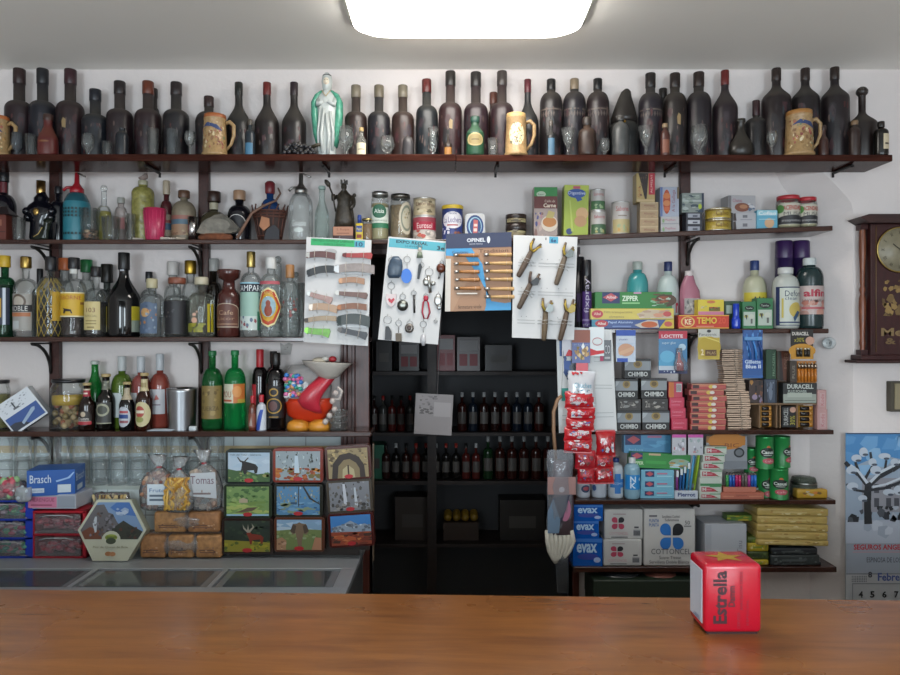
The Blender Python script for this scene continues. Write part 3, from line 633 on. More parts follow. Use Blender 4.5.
for sg in (-1, 1):
    m.loft([(.05, sg*.026, .006, .014, .02), (.10, sg*.038, .006, .016, .022), (.17, sg*.046, .004, .016, .024), (.22, sg*.048, .002, .014, .022), (.25, sg*.034, .002, .014, .02), (.265, sg*.018, .004, .008, .016)], gr, 12)
m.build('cloak', r)
m = MB().loft([(.262, 0, 0, .014, .014), (.28, 0, 0, .018, .019), (.30, 0, 0, .021, .022), (.32, 0, .002, .018, .02), (.335, 0, .003, .008, .01)], wh, 18)
m.ball((0, -.012, .298), (.0135, .012, .018), mat('d9cdb8', .3)); m.ball((0, -.0245, .296), (.002, .003, .004), mat('d9cdb8', .3))
for x in (-.005, .005): m.ball((x, -.0235, .302), (.002, .001, .0012), mat('33302c'))
m.ball((0, -.0235, .288), (.003, .001, .001), mat('9a4a40')); m.lathe([(.0165, .321), (.0175, .323), (.0165, .326)], mat('3a3a3a'), 16, c=(0, .001, 0)); m.build('veiled_head', r)
m = MB(); 
for sg in (-1, 1): m.tube([(sg*.032, -.005, .235), (sg*.03, -.025, .205), (sg*.008, -.034, .215)], .008, wh, 8, rr=[.011, .009, .006])
m.build('folded_arms', r)
MB().tube([(-.016, -.018, .262), (-.008, -.026, .248), (0, -.03, .236), (.008, -.026, .248), (.016, -.018, .262)], .0018, mat('b09a70')).build('necklace', r)
# grapes
r = thing('grape_bunch', 'bunch of dark ornamental grapes lying in front of the plum capped bottle', 'ornament', (W(300, 2.655), 2.655, ZT)); rd = random.Random(5); m = MB(); gm = dusty('2a2a30', amt=.7)
for i in range(70):
    x = rd.uniform(-.058, .055); f = 1-abs(x+.01)/.085
    m.ball((x, rd.uniform(-.024, .024)*f, .008+rd.random()*.062*f), .0085, gm, 8, 6)
m.build('grapes', r); MB().tube([(.04, 0, .035), (.065, -.01, .042), (.078, -.012, .044)], .007, dusty('4a4230')).build('stem', r)
# ================================================================ second shelf, left
YS = 2.835; YN = 2.775; G2 = 'things on the second shelf'
bt = bottle
bt('dark spirit bottle with black stopper behind the tiny pottery house', 4, 172, 22, YS, Z2, mat('16141c', .12), (.5, .68, .35, 'r'), (.86, '17171a'), labs=[(.7, .85, 2.5, [('r', 0, 0, 1, 1, '5a1a22')])], name='spirit_bottle')
r = thing('pottery_house', 'small red-brown pottery house with a dark gabled roof at the shelf end', 'ornament', (W(2, YN), YN, Z2))
MB().box(-.03, -.025, 0, .03, .025, .1, mat('5e2a20', .6), .002, 1).face([('r', .15, .55, .35, .8, '8a5a48'), ('r', .55, .55, .75, .8, '8a5a48'), ('r', .0, .3, 1, .34, '3d1a14')], -.03, .03, 0, .1, -.025).build('house_walls', r)
MB().add([(-.04, -.035, .1), (.05, -.035, .1), (.05, .03, .1), (-.04, .03, .1), (-.03, 0, .135), (.02, 0, .135)], [(0, 1, 5, 4), (1, 2, 5), (2, 3, 4, 5), (3, 0, 4), (0, 3, 2, 1)], mat('2a2224', .5)).build('house_roof', r)
r = thing('figure_bottle', 'black glass figural bottle with gold cap and gold chest badge', 'bottle', (W(41, YS), YS, Z2)); bk = mat('0e0f16', .1)
h = Z(181, YS)-Z2
m = MB().loft([(0, 0, 0, .035, .03), (.02, 0, 0, .045, .035), (.05, 0, 0, .042, .034), (.08, 0, 0, .04, .034), (.105, 0, 0, .056, .036), (.13, 0, 0, .062, .034), (.15, 0, 0, .05, .03), (.165, 0, 0, .028, .022), (.18, .003, 0, .03, .024), (.19, .003, 0, .02, .02), (.205, .003, 0, .014, .014)], bk, 22)
for x, z in ((-.045, .1), (.045, .1), (-.05, .125), (.05, .125)): m.ball((x, -.01, z), .018, bk)
m.build('bottle_body', r); MB().lathe([(.016, .198), (.017, .2), (.017, h), (0, h)], metal('b09058'), 16).build('cap', r)
MB().ball((0, -.036, .12), (.012, .004, .016), metal('a88a50')).build('chest_badge', r)
m = MB().loft([(0, 0, 0, .012, .012), (.008, 0, 0, .012, .012)], glass('4a5248', .25), 10)
r = thing('glass_boot', 'small dark glass boot ornament in front of the black figural bottle', 'ornament', (W(43, 2.765), 2.765, Z2))
MB().loft([(0, -.012, 0, .034, .012), (.01, -.012, 0, .033, .013), (.022, .002, 0, .02, .012), (.04, .01, 0, .013, .011), (.065, .016, 0, .014, .012), (.085, .022, 0, .018, .014)], glass('3a4238', .3), 16).build('boot_body', r)
MB().tube([(-.03, -.014, .012), (-.01, -.014, .024), (.004, -.012, .05)], .0015, mat('b8a060')).build('gold_trim', r)
bt('black knobbly bottle half hidden by the far left shelf post', 58.5, 187, 15, 2.86, Z2, mat('12131a', .12), (.6, .75, .4, 'r'), (.88, '15151a'), name='spirit_bottle')
# siphons
def siphon(label, cx, top, w, body, head, net=None):
    Y = 2.83; r = thing('soda_siphon', label, 'siphon', (W(cx, Y), Y, Z2), 'soda siphons'); h = Z(top, Y)-Z2; R = S(w, Y)/2; hb = h*.72
    P = [(0, 0), (R*.95, 0), (R, .006), (R, hb*.72), (R*.93, hb*.84), (R*.7, hb*.95), (R*.45, hb), (0, hb)]
    b = MB().lathe(P, body, 28); b.build('siphon_body', r)
    if net:
        q = MB().lathe([(R*1.03, .004), (R*1.04, .01), (R*1.04, hb*.72), (R*.98, hb*.80)], net, 28)
        q.wrap([('r', .08+.092*i, .86-.1*j, .13+.092*i, .92-.1*j, '0f2a2e') for i in range(10) for j in range(9) if j in (0, 1, 2, 7) ], R*1.045, .004, hb*.72, 2.7); q.build('net_sleeve', r)
    m = MB().lathe([(R*.5, hb*.98), (R*.55, hb*1.0), (R*.55, hb*1.07), (R*.42, hb*1.1), (R*.2, hb*1.18), (R*.17, h), (R*.1, h*1.005), (0, h)], head, 18)
    m.build('siphon_head', r)
    MB().tube([(-.01, -.006, hb*1.1), (-R*.7, -.016, hb*1.08), (-R*.95, -.018, hb*1.02)], .006, head).build('spout', r)
    MB().tube([(0, 0, h*.985), (.012, -.008, h*.985), (R*.9, -.02, h*.93)], .0035, metal('6a6560') if net else head).build('lever', r); return r
siphon('teal netted soda siphon with red spout head', 77, 173, 24, mat('2a5560', .2), mat('9c1f2a', .3), mat('2a7482', .4))
s2 = siphon('clear engraved glass soda siphon with grey metal head', 301, 173.5, 23.5, glass('d5dedd', .12), metal('9a9894', .35))
MB().wrap([('t', 'Garcia', .1, .5, .9, .8, 'c9cfcd'), ('e', .5, .3, .25, .12, 'b9c2c0')], S(23.5, 2.83)/2, .02, .1, 1.6).build('lettering', s2)
bt('pale green clear glass lemonade bottle between siphon and dark king figure', 322, 186.5, 14.5, 2.835, Z2, glass('b9d3cb', .12), (.45, .8, .4, 's'), (.95, '9ab0a8', 1.25, 'lip'), name='glass_bottle')
# jars and shells in glasses
m = thing('shell_glass', 'clear tumbler holding peach coloured shells', 'glass', (W(90, YN), YN, Z2)); R = S(19, YN)/2; h = Z(209, YN)-Z2
MB().lathe([(0, 0), (R*.85, 0), (R, h), (R*.96, h), (R*.8, .006), (0, .005)], CLEAR(), 22).build('tumbler', m)
q = MB(); rd = random.Random(2)
for i in range(16): q.ball((rd.uniform(-.02, .02), rd.uniform(-.018, .018), .012+rd.random()*.03), (.011, .008, .006), mat(rd.choice(['c09a80', 'a87a60', 'd0b090', '504038']), .5), 8, 5)
q.build('shells', m)
bt('little decanter with glass ball stopper and yellow liquid', 104, 191, 15, 2.845, Z2, CLEAR(), (.45, .72, .35, 'r'), liq=(.6, '9a9040'), name='glass_bottle', extra=lambda r, h, R: MB().ball((0, 0, h+.010), .014, CLEAR()).build('stopper', r))
glassw('clear round tumbler left of the far left shelf post', 19, 218, 12.5, 'tumbler', YN, Z2, grp=G2)
bt('small square bottle with pink faded label behind the tumblers', 121, 198, 12, 2.85, Z2, glass('c0b4b0', .15), (.6, .8, .5, 'r'), (.88, '9a9a94'), labs=[(.3, .55, 2, [('r', 0, 0, 1, 1, 'a87070')])], name='glass_bottle')
o = glassw('wide tumbler with dark rim left of the yellow pear bottle', 111, 217, 18, 'tumbler', YN, Z2, grp=G2)
glassw('narrow ribbed tumbler just left of the pear bottle', 131, 214, 9, 'tumbler', YN, Z2, grp=G2)
r = bt('tall pear shaped bottle of yellow liqueur with crumpled gold paper', 143, 181, 21.5, 2.845, Z2, mat('8f8a4c', .25, bump=.9, scale=60, noise=.4), (.78, .9, .4, 'r'), (.93, 'a8a48c', 1.1, 'stopper'), name='spirit_bottle')
MB().loft([(0, 0, 0, .005, .005), (.012, 0, 0, .02, .015), (.02, .008, 0, .012, .012), (.03, .012, 0, .006, .006)], mat('8a7a74', .8), 10).build('cloth_cover', r, (0, 0, Z(181, 2.845)-Z2))
m = MB().lathe([(0, 0), (.031, 0), (.033, .003), (.043, Z(209, YN)-Z2), (.041, Z(209, YN)-Z2), (.033, .01), (0, .008)], mat('a82a50', .35), 26)
for k in range(8): a = -PI/2-1.2+k*.35; m.tube([(.0335*math.cos(a), .0335*math.sin(a), .006), (.0428*math.cos(a), .0428*math.sin(a), .115)], .0012, mat('c04468', .35), 5)
tag(m.build('plastic_cup', None, (W(155, YN), YN, Z2)), 'bright pink plastic cup', 'cup')
bt('slim bottle with big cork, red neck and blue-red label behind the pink cup', 166.5, 181, 12, 2.855, Z2, mat('4a2426', .2), (.5, .68, .45, 'r'), (.78, 'a89a86', 1.3, 'cork'), labs=[(.1, .45, 2.4, [('r', 0, 0, 1, 1, '9a8a78'), ('r', 0, .3, 1, .6, '3a5a74'), ('r', 0, .62, 1, .75, '8a3a38')])], name='spirit_bottle')
bt('round dusty bottle with layers of coloured sand and wide cork', 184, 191, 23.5, 2.84, Z2, mat('7f7563', .5, noise=.3), (.55, .8, .3, 'r'), (.86, '5a4030', 1.6, 'cork'), labs=[(.12, .5, 2.8, [('r', 0, 0, 1, .6, '94775e'), ('r', 0, .55, 1, .8, '4a6474'), ('r', 0, .8, 1, 1, '8a5a50'), ('n', 0, 0, 1, .5, 12, .08, ['7a5a48', 'a89070'], 4)])], name='sand_bottle')
def shell(label, cx, w, h, Y=2.765, c='b0a69c', n=5):
    m = MB(); a = S(w, Y)/2
    for i in range(7):
        t = i/6; m.ball((-a+2*a*t, 0, h*.35), (a*.3*(1-t*.6)+.002, h*.5*(1-t*.7)+.001, h*.35*(1-t*.5)), mat(c, .6, noise=.2, scale=80), 10, 6)
    tag(m.build('seashell', None, (W(cx, Y), Y, Z2)), label, 'shell', 'seashells')
shell('small pale seashell at the foot of the pear bottle', 138, 8, .016); shell('pointed pale seashell at the foot of the pink cup', 169, 14, .02)
shell('tiny whitish seashell beside the steel shot cup', 181, 7, .02, c='a89a8a')
tag(MB().lathe([(0, 0), (.016, 0), (.0185, Z(217, YN)-Z2), (.0175, Z(217, YN)-Z2), (.015, .005), (0, .004)], metal('b0b0b0', .25), 20).build('steel_cup', None, (W(192.5, YN), YN, Z2)), 'small shiny steel shot cup in front of the second shelf post', 'cup')
bt('round bottle with brown stopper and clear neck behind the turtle shell', 214, 192, 27, 2.85, Z2, mat('3f3a2c', .2), (.35, .62, .3, 'r'), (.8, '32201a', 1.6, 'stopper'), labs=[(.65, .78, 3, [('r', 0, 0, 1, 1, 'a09a84')])], name='spirit_bottle')
bt('round black bottle with cork and white ring label', 239.5, 191, 23, 2.85, Z2, mat('15141a', .12), (.52, .72, .35, 'r'), (.82, '9a7a60', 1.5, 'cork'), labs=[(.18, .58, 1.7, [('e', .5, .5, .5, .5, 'b8b4b0'), ('e', .5, .5, .45, .46, '17161c')])], name='spirit_bottle')
Y = 2.775; r = thing('turtle_shell', 'grey triangular turtle shell resting on a rusty brown base', 'ornament', (W(218, Y), Y, Z2)); sc_ = mat('77736a', .7, noise=.35, scale=50, bump=.5)
MB().prism([(-.082, .03), (-.06, .07), (-.01, .1), (.02, .105), (.05, .085), (.085, .05), (.08, .035), (.05, .028), (-.04, .022)], -.012, .008, sc_, smooth=True).ball((0, 0, .06), (.07, .018, .035), sc_, 20, 12).build('shell', r)
MB().loft([(0, -.01, 0, .066, .02), (.015, -.01, 0, .07, .02), (.027, -.01, 0, .06, .015)], mat('6a3a20', .8, noise=.5, scale=70, bump=.8), 18).build('base', r)
# wicker basket bottle
Y = 2.835; r = thing('wicker_bottle', 'blue necked red capped bottle in a brown wicker basket', 'bottle', (W(270, Y), Y, Z2)); h = Z(182, Y)-Z2; wk = mat('4e2b20', .6); MB().lathe([(.043, .002), (.046, .01), (.069, .12)], mat('2c1914', .7), 20, sy=.7).build('basket_wall', r)
MB().lathe(prof(h, .040, (.45, .72, .36, 'r')), mat('1d3a66', .15), 22, sy=.6).build('glass_body', r)
MB().lathe([(.017, h*.8), (.02, h*.82), (.021, h*.97), (.012, h*1.01), (0, h*1.01)], mat('6a2228', .4), 14).build('cap', r)
m = MB(); 
def sq(z): return .044+.026*z/.13
for z in (.004, .024, .10, .112, .124): m.tube([(sq(z)*math.cos(a*PI/8), sq(z)*.7*math.sin(a*PI/8), z) for a in range(16)], .0042, wk, 6, closed=True)
for a in range(16): q = a*PI/8; m.tube([(sq(z)*math.cos(q), sq(z)*.7*math.sin(q), z) for z in (0, .06, .126)], .003, wk, 5)
for t in range(14): m.tube([(sq(z)*math.cos(t*PI/7+z*6), sq(z)*.7*math.sin(t*PI/7+z*6), z) for z in (.11, .135, .15)], .003, wk, 5)
m.build('wicker_basket', r)
MB().prism([(-.03, .06), (-.012, .04), (.012, .06), (.01, .09), (-.02, .098)], -.052, -.046, mat('9c6a4a', .6)).prism([(-.012, .0), (.05, .0), (.05, .045), (.03, .065), (.0, .045)], -.053, -.047, mat('24242a', .6)).build('leather_patch', r)
m = MB().tube([(W(237, 2.75), 2.75, Z2+.005), (W(243, 2.755), 2.755, Z(228, 2.755)), (W(252, 2.76), 2.76, Z(213, 2.76)), (W(264, 2.77), 2.765, Z(206, 2.77)), (W(276, 2.78), 2.775, Z(201, 2.78)), (W(281, 2.8), 2.79, Z(194, 2.8)), (W(278, 2.8), 2.80, Z(188, 2.8))], .005, mat('6e5244', .7), 8, rr=[.007, .006, .0055, .005, .0045, .004, .003])
tag(m.build('curved_stick'), 'brown curved wooden stick leaning over the wicker basket bottle', 'stick')
# dark king figure
Y = 2.81; bz = mat('3c352b', .4, bump=.6, scale=90, noise=.5); r = thing('king_figure', 'dark bronze crowned figure holding a staff on a wooden plinth', 'statue', (W(344, Y), Y, Z2)); H = Z(181, Y)-Z2
pl = MB().box(-.042, -.025, 0, .042, .03, .058, mat('3a1512', .4), .003, 2); pl.face([('r', .03, .38, .97, .98, 'a8765c'), ('t', 'S. Roque', .2, .68, .8, .86, '6a4030'), ('r', .2, .5, .8, .56, '7a503c')], -.042, .042, 0, .058, -.0255); pl.build('plinth', r)
z = .058
m = MB().loft([(z, 0, 0, .036, .024), (z+.03, 0, 0, .038, .025), (z+.07, 0, 0, .03, .022), (z+.10, 0, 0, .026, .02), (z+.125, 0, 0, .032, .02), (z+.14, 0, 0, .018, .014), (z+.15, 0, 0, .01, .01)], bz, 18)
m.ball((0, -.002, z+.162), (.012, .013, .016), bz); m.ball((0, -.012, z+.15), (.008, .006, .012), bz)
for k in range(5): a = k*2*PI/5; m.box(.012*math.cos(a)-.003, .012*math.sin(a)-.003, z+.172, .012*math.cos(a)+.003, .012*math.sin(a)+.003, z+.19, bz)
m.tube([(-.028, 0, z+.125), (-.042, -.014, z+.11), (-.04, -.02, z+.13)], .008, bz); m.tube([(.03, 0, z+.125), (.04, -.01, z+.09), (.03, -.02, z+.07)], .008, bz)
m.build('figure_body', r)
MB().tube([(-.03, -.02, z+.06), (-.043, -.02, z+.13), (-.062, -.015, z+.175)], .0035, bz).loft([(z+.16, -.058, -.015, .007, .006), (z+.175, -.064, -.015, .012, .008), (z+.188, -.07, -.015, .006, .005)], bz, 10).build('staff', r)
MB().ball((.04, -.004, z+.1), (.008, .008, .022), bz).ball((.042, -.004, z+.128), .008, bz).build('small_attendant', r)
MB().loft([(z, 0, .012, .042, .014), (z+.07, 0, .014, .036, .012), (z+.12, 0, .012, .02, .01)], mat('54483a', .5, bump=.6, scale=80), 14).build('cloak', r)
# jars and tins, centre
r = thing('glue_bottle', 'tiny yellow bottle with blue cap beside the king plinth', 'bottle', (W(359.5, 2.78), 2.78, Z2)); h = Z(223.5, 2.78)-Z2
MB().box(-.014, -.01, 0, .014, .01, h, mat('bfa62c', .4), .002, 2).face([('r', 0, .5, 1, .85, '24408a'), ('r', .1, .15, .9, .35, '7a2a20'), ('t', 'Maizal', .1, .58, .9, .74, 'd8c860')], -.012, .012, 0, h, -.01).build('bottle_body', r)
MB().lathe([(.003, h), (.008, h), (.008, h+.03), (.006, h+.034), (0, h+.034)], mat('24408a', .4), 10).build('cap', r)
def jar(name, label, cx, t, w, Y, z0, fill, lid, labs=(), grp='glass food jars', ff=.9, lidh=.09, gl=None, cat='jar', bits=None):
    X = W(cx, Y); R = S(w, Y)/2; h = Z(t, Y)-z0; r = thing(name, label, cat, (X, Y, z0), grp)
    P = [(0, 0), (R*.93, 0), (R, .006), (R, h*.78), (R*.96, h*.84), (R*.86, h*.9), (R*.86, h*.95), (0, h*.95)]
    b = MB().lathe(P, gl or CLEAR(), 26).build('jar_glass', r)
    if bits:
        m = MB(); bits(m, R*.9, h*.8); m.build('contents', b)
    if fill: MB().lathe([(0, .004), (R*.93, .006), (R*.95, .01), (R*.95, h*ff*.84), (0, h*ff*.84)], fill if not isinstance(fill, str) else mat(fill, .3, noise=.35, scale=40), 24).build('contents', b)
    MB().lathe([(R*.88, h*(1-lidh)), (R*.92, h*(1-lidh)+.001), (R*.93, h-.001), (R*.88, h), (0, h)], lid if not isinstance(lid, str) else mat(lid, .35), 24).build('lid', r)
    for a, c, arc, sh in labs: MB().wrap(sh, R, a*h, c*h, arc).build('label', r)
    return r
jar('spice_jar', 'small jar of brown spice left of the asparagus jar', 367.5, 219, 12, 2.79, Z2, '8a6a48', metal('a0905a'))
asp = wood('8f8458', 'b8ac86', .4, 60, 60)
jar('asparagus_jar', 'tall jar of white asparagus with green label', 380, 192.5, 18, 2.8, Z2, asp, metal('a8a8a4'), [(.25, .72, 2.5, [('r', 0, 0, 1, .22, '2a6a4a'), ('r', 0, .22, 1, .9, 'c9cfc4'), ('e', .5, .72, .34, .3, '2c6048'), ('t', 'Alsia', .28, .64, .72, .82, 'e8ece4'), ('t', 'ESPARRAGOS', .12, .28, .88, .36, '5a6a60')])])
jar('bean_jar', 'wide jar of beans with round pale side label', 400.5, 195, 21, 2.8, Z2, mat('8a7454', .4, noise=.5, scale=120), metal('6a6660'), [(.12, .82, 2.2, [('e', .82, .5, .36, .5, 'b5ac98'), ('e', .82, .5, .28, .4, '6f7466'), ('e', .82, .5, .22, .32, 'a8a28e'), ('n', .65, .3, 1, .7, 8, .05, ['6a6a5a', '8a7a5a'], 3)])])
can('food_can', 'can with pale beige patterned wrapper, upper of the centre stack', 'can', 424.5, 199, 217.5, 22.5, 2.8, 'a5977c', [('n', 0, .1, 1, .9, 16, .12, ['8a7a60', 'bdb296', '6a6048', 'b8a888'], 8), ('t', 'Litoral', .2, .55, .7, .8, '6a4a3a')], 'food cans')
can('food_can', 'can with crimson band and white base, lower of the centre stack', 'can', 424.5, 217.5, 240, 23.5, 2.8, 'b0a8a0', [('r', 0, .42, 1, .8, '9a2038'), ('t', 'Eurosol', .25, .48, .78, .74, 'd8c8c4'), ('r', 0, .8, 1, 1, '8a3a44'), ('n', 0, 0, 1, .4, 14, .1, ['b86a50', 'c9beb4', '8f8a84', 'a84a44'], 5)], 'food cans')
r = can('milk_can', 'blue condensed milk can with yellow lid', 'can', 452.5, 207, 240, 21, 2.79, '26366e', [('e', .5, .58, .42, .27, 'c6c4c8'), ('t', 'Nestle', .36, .76, .66, .84, '303a60'), ('t', 'La Lechera', .15, .5, .85, .68, '4a3a7a'), ('r', .3, .4, .7, .44, 'a04040'), ('n', .5, .05, 1, .3, 12, .08, ['4a2a20', '7a4a34', '2a1a18'], 4), ('n', 0, .05, .4, .35, 10, .06, ['c8c6d0', '9aa0c0'], 9)], None, lid='b39a2c')
# sardine tin standing upright
Y = 2.79; m = MB(); pts = [(x, z) for x, z in ring(.04, .055, .018)]
m.prism([(x, z+.055) for x, z in pts], -.012, .012, mat('c4c6c8', .3)).prism([(x*.93, (z)*.94+.055) for x, z in pts], -.0135, -.012, metal('c4c6c8', .3))
m.face([('e', .5, .5, .46, .46, '1f3f72'), ('e', .5, .52, .36, .36, '8fb2c4'), ('e', .52, .5, .3, .34, '25406e'), ('p', [(.38, .2), (.62, .18), (.66, .75), (.42, .78)], 'b05a5a'), ('r', .42, .3, .6, .42, 'd8c0b8'), ('r', .44, .5, .62, .6, 'd8c0b8')], -.037, .037, .004, .106, -.0135)
tag(m.build('sardine_tin', None, (W(475, Y), Y, Z2+.0362*0+.001), (-.12, 0, 0)), 'blue and white oval fish tin standing on its edge', 'tin')
for k, (t, b_, c, lb) in enumerate(((215, 224.5, '3d352c', 'upper dark round lidded jar of the pair above the pocket knife card'), (224.5, 237, '2e2822', 'lower dark round lidded jar of the pair above the pocket knife card'))):
    Y = 2.81; R = S(20.5, Y)/2; zb = (Z2R(W(516, Y)) if k else Z(224.5, Y)); h = Z(t, Y)-zb; r = thing('preserve_jar', lb, 'jar', (W(516, Y), Y, zb), 'dark preserve jars')
    MB().lathe([(0, 0), (R*.95, 0), (R, .003), (R, h*.55), (R*.95, h*.6), (0, h*.6)], mat(c, .25), 26).wrap([('r', 0, 0, 1, 1, '7a6f54'), ('n', 0, 0, 1, 1, 8, .2, ['4a4232', '98906c'], k)], R, h*.1, h*.5, 2.2).build('jar_glass', r)
    MB().lathe([(R*1.0, h*.58), (R*1.02, h*.6), (R*1.02, h*.97), (R*.97, h-.0005), (0, h-.0005)], mat('2a201c', .3), 26).build('lid', r)

# ================================================================ third shelf, left: spirits
YR = 2.879; YF3 = 2.791; GS = 'spirit bottles on the third shelf'
def sb(label, cx, t, w, body, sp=LIQ, cap=None, liq=None, labs=(), Y=YF3, **k): return bt(label, cx, t, w, Y, Z3L, body, sp, cap, liq, labs, 'spirit_bottle', 'bottle', GS, **k)
sb('bottle with yellow cap and green neck, first at left on the spirits shelf', 5, 256, 19, glass('3f7a58', .1), (.62, .74, .36, 'r'), (.86, 'c3a02a', 1.5), (.64, '0f1522'), [(.15, .6, 2.2, [('r', 0, .0, .95, 1, '1a2238'), ('r', .0, .2, .6, .72, 'b8942c'), ('r', .66, .0, .78, 1, 'c3cbd6'), ('r', .1, .3, .4, .5, '5a3a20')])])
sb('clear bottle with gold cap and black banded label', 26, 257, 22.5, CLEAR(), (.58, .73, .3, 'r'), (.86, metal('a48a4c', .35), 1.5), (.9, '8a9496') if False else None, [(.08, .56, 2.2, [('r', .05, .0, .95, .95, '97948e'), ('e', .45, .74, .3, .2, '5a4c40'), ('e', .45, .74, .22, .14, 'a8a094'), ('r', 0, .48, .95, .66, '17181c'), ('t', 'NOBLE', .08, .5, .8, .63, 'c9c9c4'), ('r', .1, .36, .9, .46, 'a86a44'), ('r', .2, .04, .5, .25, 'b0b4b4')])])
sb('narrow bottle with plain black cap hidden behind the net wrapped bottle', 40, 269, 15, glass('8d9494', .1), cap=(.72, '17171a', 1.3), Y=YR)
def net(r, h, R):
    m = MB(); q = mat('b59a3c', .4)
    for s_ in (-1, 1):
        for k in range(12):
            m.tube([((R+.0012)*math.cos(k*PI/6+s_*t*.42), (R+.0012)*math.sin(k*PI/6+s_*t*.42), .002+t*h*.145) for t in range(5)], .0011, q, 5)
            m.tube([((R+.0012-(R*.65)*u)*math.cos(k*PI/6+s_*(4+u)*.42), (R+.0012-(R*.65)*u)*math.sin(k*PI/6+s_*(4+u)*.42), .002+4*h*.145+u*h*.15) for u in (0, .3, .7, 1)], .0011, q, 5)
    m.build('wire_net', r)
sb('rum bottle with black cap wrapped in a yellow wire net', 51, 257, 24, CLEAR(), (.6, .76, .3, 'r'), (.83, '14141a', 1.5), (.36, '1c100c'), [(.2, .56, .9, [('r', 0, 0, 1, 1, 'b8922c')], -1.05), (.2, .56, .9, [('r', 0, 0, 1, 1, 'b8922c')], 1.05)], extra=net)
sb('clear bottle with orange cap behind between the net bottle and bull bottle', 65, 258.5, 17, glass('c9cfcd', .12), (.5, .72, .5, 'r'), (.85, 'c0683c', 1.4), Y=YR)
sb('brandy bottle with bold yellow label, bull emblem and black-white cap', 74, 258, 24, CLEAR(), (.56, .74, .3, 'r'), (.86, '17171a', 1.5), (.26, '23120c'), [(.25, .57, 2.7, [('r', 0, 0, 1, 1, 'c8a22c'), ('r', 0, .95, 1, 1, 'e0d6b0'), ('t', 'OSBORNE', .12, .7, .88, .86, 'a04028'), ('r', 0, 0, 1, .05, 'd8cfae'), ('p', [(.36, .14), (.38, .3), (.34, .36), (.42, .34), (.6, .3), (.64, .14), (.6, .14), (.58, .22), (.44, .22), (.42, .14)], '2a1c14'), ('r', 0, .5, .15, .6, '8a5a2a'), ('r', .85, .5, 1, .6, '8a5a2a')]), (.8, .86, 2.4, [('r', 0, 0, 1, 1, 'c9c9c4')])])
sb('clear bottle with bright green cap behind the bull brandy', 86.5, 260, 16, glass('c5cdc9', .12), (.55, .75, .5, 'r'), (.84, '1f6a3a', 1.4), Y=YR)
sb('dark spirit bottle with cream vertical label and black cap', 96, 267, 22, CLEAR(), (.5, .7, .3, 'r'), (.86, '101014', 1.5), (.5, '1c0f0c'), [(.1, .52, 1.6, [('r', 0, 0, 1, 1, 'c2b27c'), ('t', '103', .25, .62, .75, .78, '6a3a20'), ('t', 'ESPECIAL', .15, .45, .85, .53, '7a6a40'), ('r', .2, .3, .8, .34, '8a7a4a'), ('r', .2, .2, .8, .24, '8a7a4a'), ('r', .3, .06, .7, .12, '8a7a4a')])])
sb('bottle with tall black tax strip cap behind, left of the big black bottle', 107, 264.5, 21, glass('8b918f', .1), (.52, .66, .3, 'r'), (.75, '14120f', 1.8), (.5, '1a0f0c'), Y=YR)
sb('big black wide bottomed bottle with long neck and silver seal', 124, 253, 31.5, mat('0b0c0e', .07), (.42, .76, .28, 's'), (.8, '121214', 1.25), None, [(.06, .36, .65, [('r', 0, 0, 1, 1, 'a89a24'), ('r', 0, 0, .9, .25, 'd8d4c0')], -1.2), (.06, .36, .65, [('r', 0, 0, 1, 1, 'a89a24'), ('r', 0, 0, 1, .45, '8a9488')], 1.2), (.78, .98, 1.1, [('r', 0.1, 0, .9, 1, 'a0a4ac')])], Y=2.80)
sb('clear square shouldered bottle with blue label and pale cork', 152, 279, 23, glass('dfe8ea', .06), (.6, .75, .36, 'r'), (.84, 'b0a888', 1.3, 'cork'), None, [(.06, .66, 2.0, [('r', .1, 0, .9, .95, '4a5c74'), ('e', .5, .8, .36, .2, '4a5c74'), ('e', .4, .66, .2, .14, 'b8905c'), ('n', .12, .05, .88, .9, 18, .06, ['2c3f5c', '8a98a4', '5a6c84', 'a8703c'], 12, 1)])])
sb('bottle with small black and white cap behind the blue label bottle', 149, 272, 16, glass('b0b8b8', .1), cap=(.84, '16161a', 1.4), Y=YR)
glassw('narrow clear shot tumbler between the blue and black label bottles', 164, 317, 8.5, 'tumbler', 2.765, Z3L, grp='glasses on the third shelf')
sb('clear bottle with black square label and brown cork stopper', 177, 278, 24.5, CLEAR(), (.6, .72, .3, 'r'), (.9, '7a4634', 2.3, 'cork'), (.62, '15130f'), [(.06, .6, 2.4, [('r', .05, 0, .95, 1, '15151a'), ('n', .2, .25, .6, .75, 6, .05, ['3a3a40', '56504a'], 3)])])
sb('clear bottle with tall white cap behind the black label bottle', 173, 262, 17, glass('cdd3d1', .12), (.55, .68, .5, 'r'), (.82, 'b8b4b0', 1.35), Y=YR)
sb('clear bottle with gold cap behind, just left of the second post', 190.5, 261, 16, glass('cdd3d1', .1), (.55, .72, .5, 'r'), (.83, metal('a88a3a', .35), 1.4), Y=2.855)
sb('herb liqueur bottle with pale cork, pink emblem and yellow liquid', 201.5, 277.5, 25, glass('c6ccb8', .06), (.62, .75, .3, 'r'), (.88, 'b5ad96', 1.8, 'cork'), None, [(.08, .55, 2.8, [('n', .1, .0, .75, .32, 14, .12, ['8a8a2c', '9a9430', '7a7c30'], 3), ('r', .78, .0, .86, 1, 'a8981c'), ('r', .9, .0, 1, 1, 'b8a820'), ('e', .42, .42, .09, .1, 'd0a48c'), ('e', .42, .62, .06, .06, 'd8b09a'), ('e', .5, .72, .03, .03, 'd8b09a')])], surf=True)
sb('tall black bottle with grey cap behind the ceramic flagon', 214, 259, 17, mat('1a1612', .12), (.5, .7, .45, 'r'), (.84, '8f8f8c', 1.3), Y=YR)
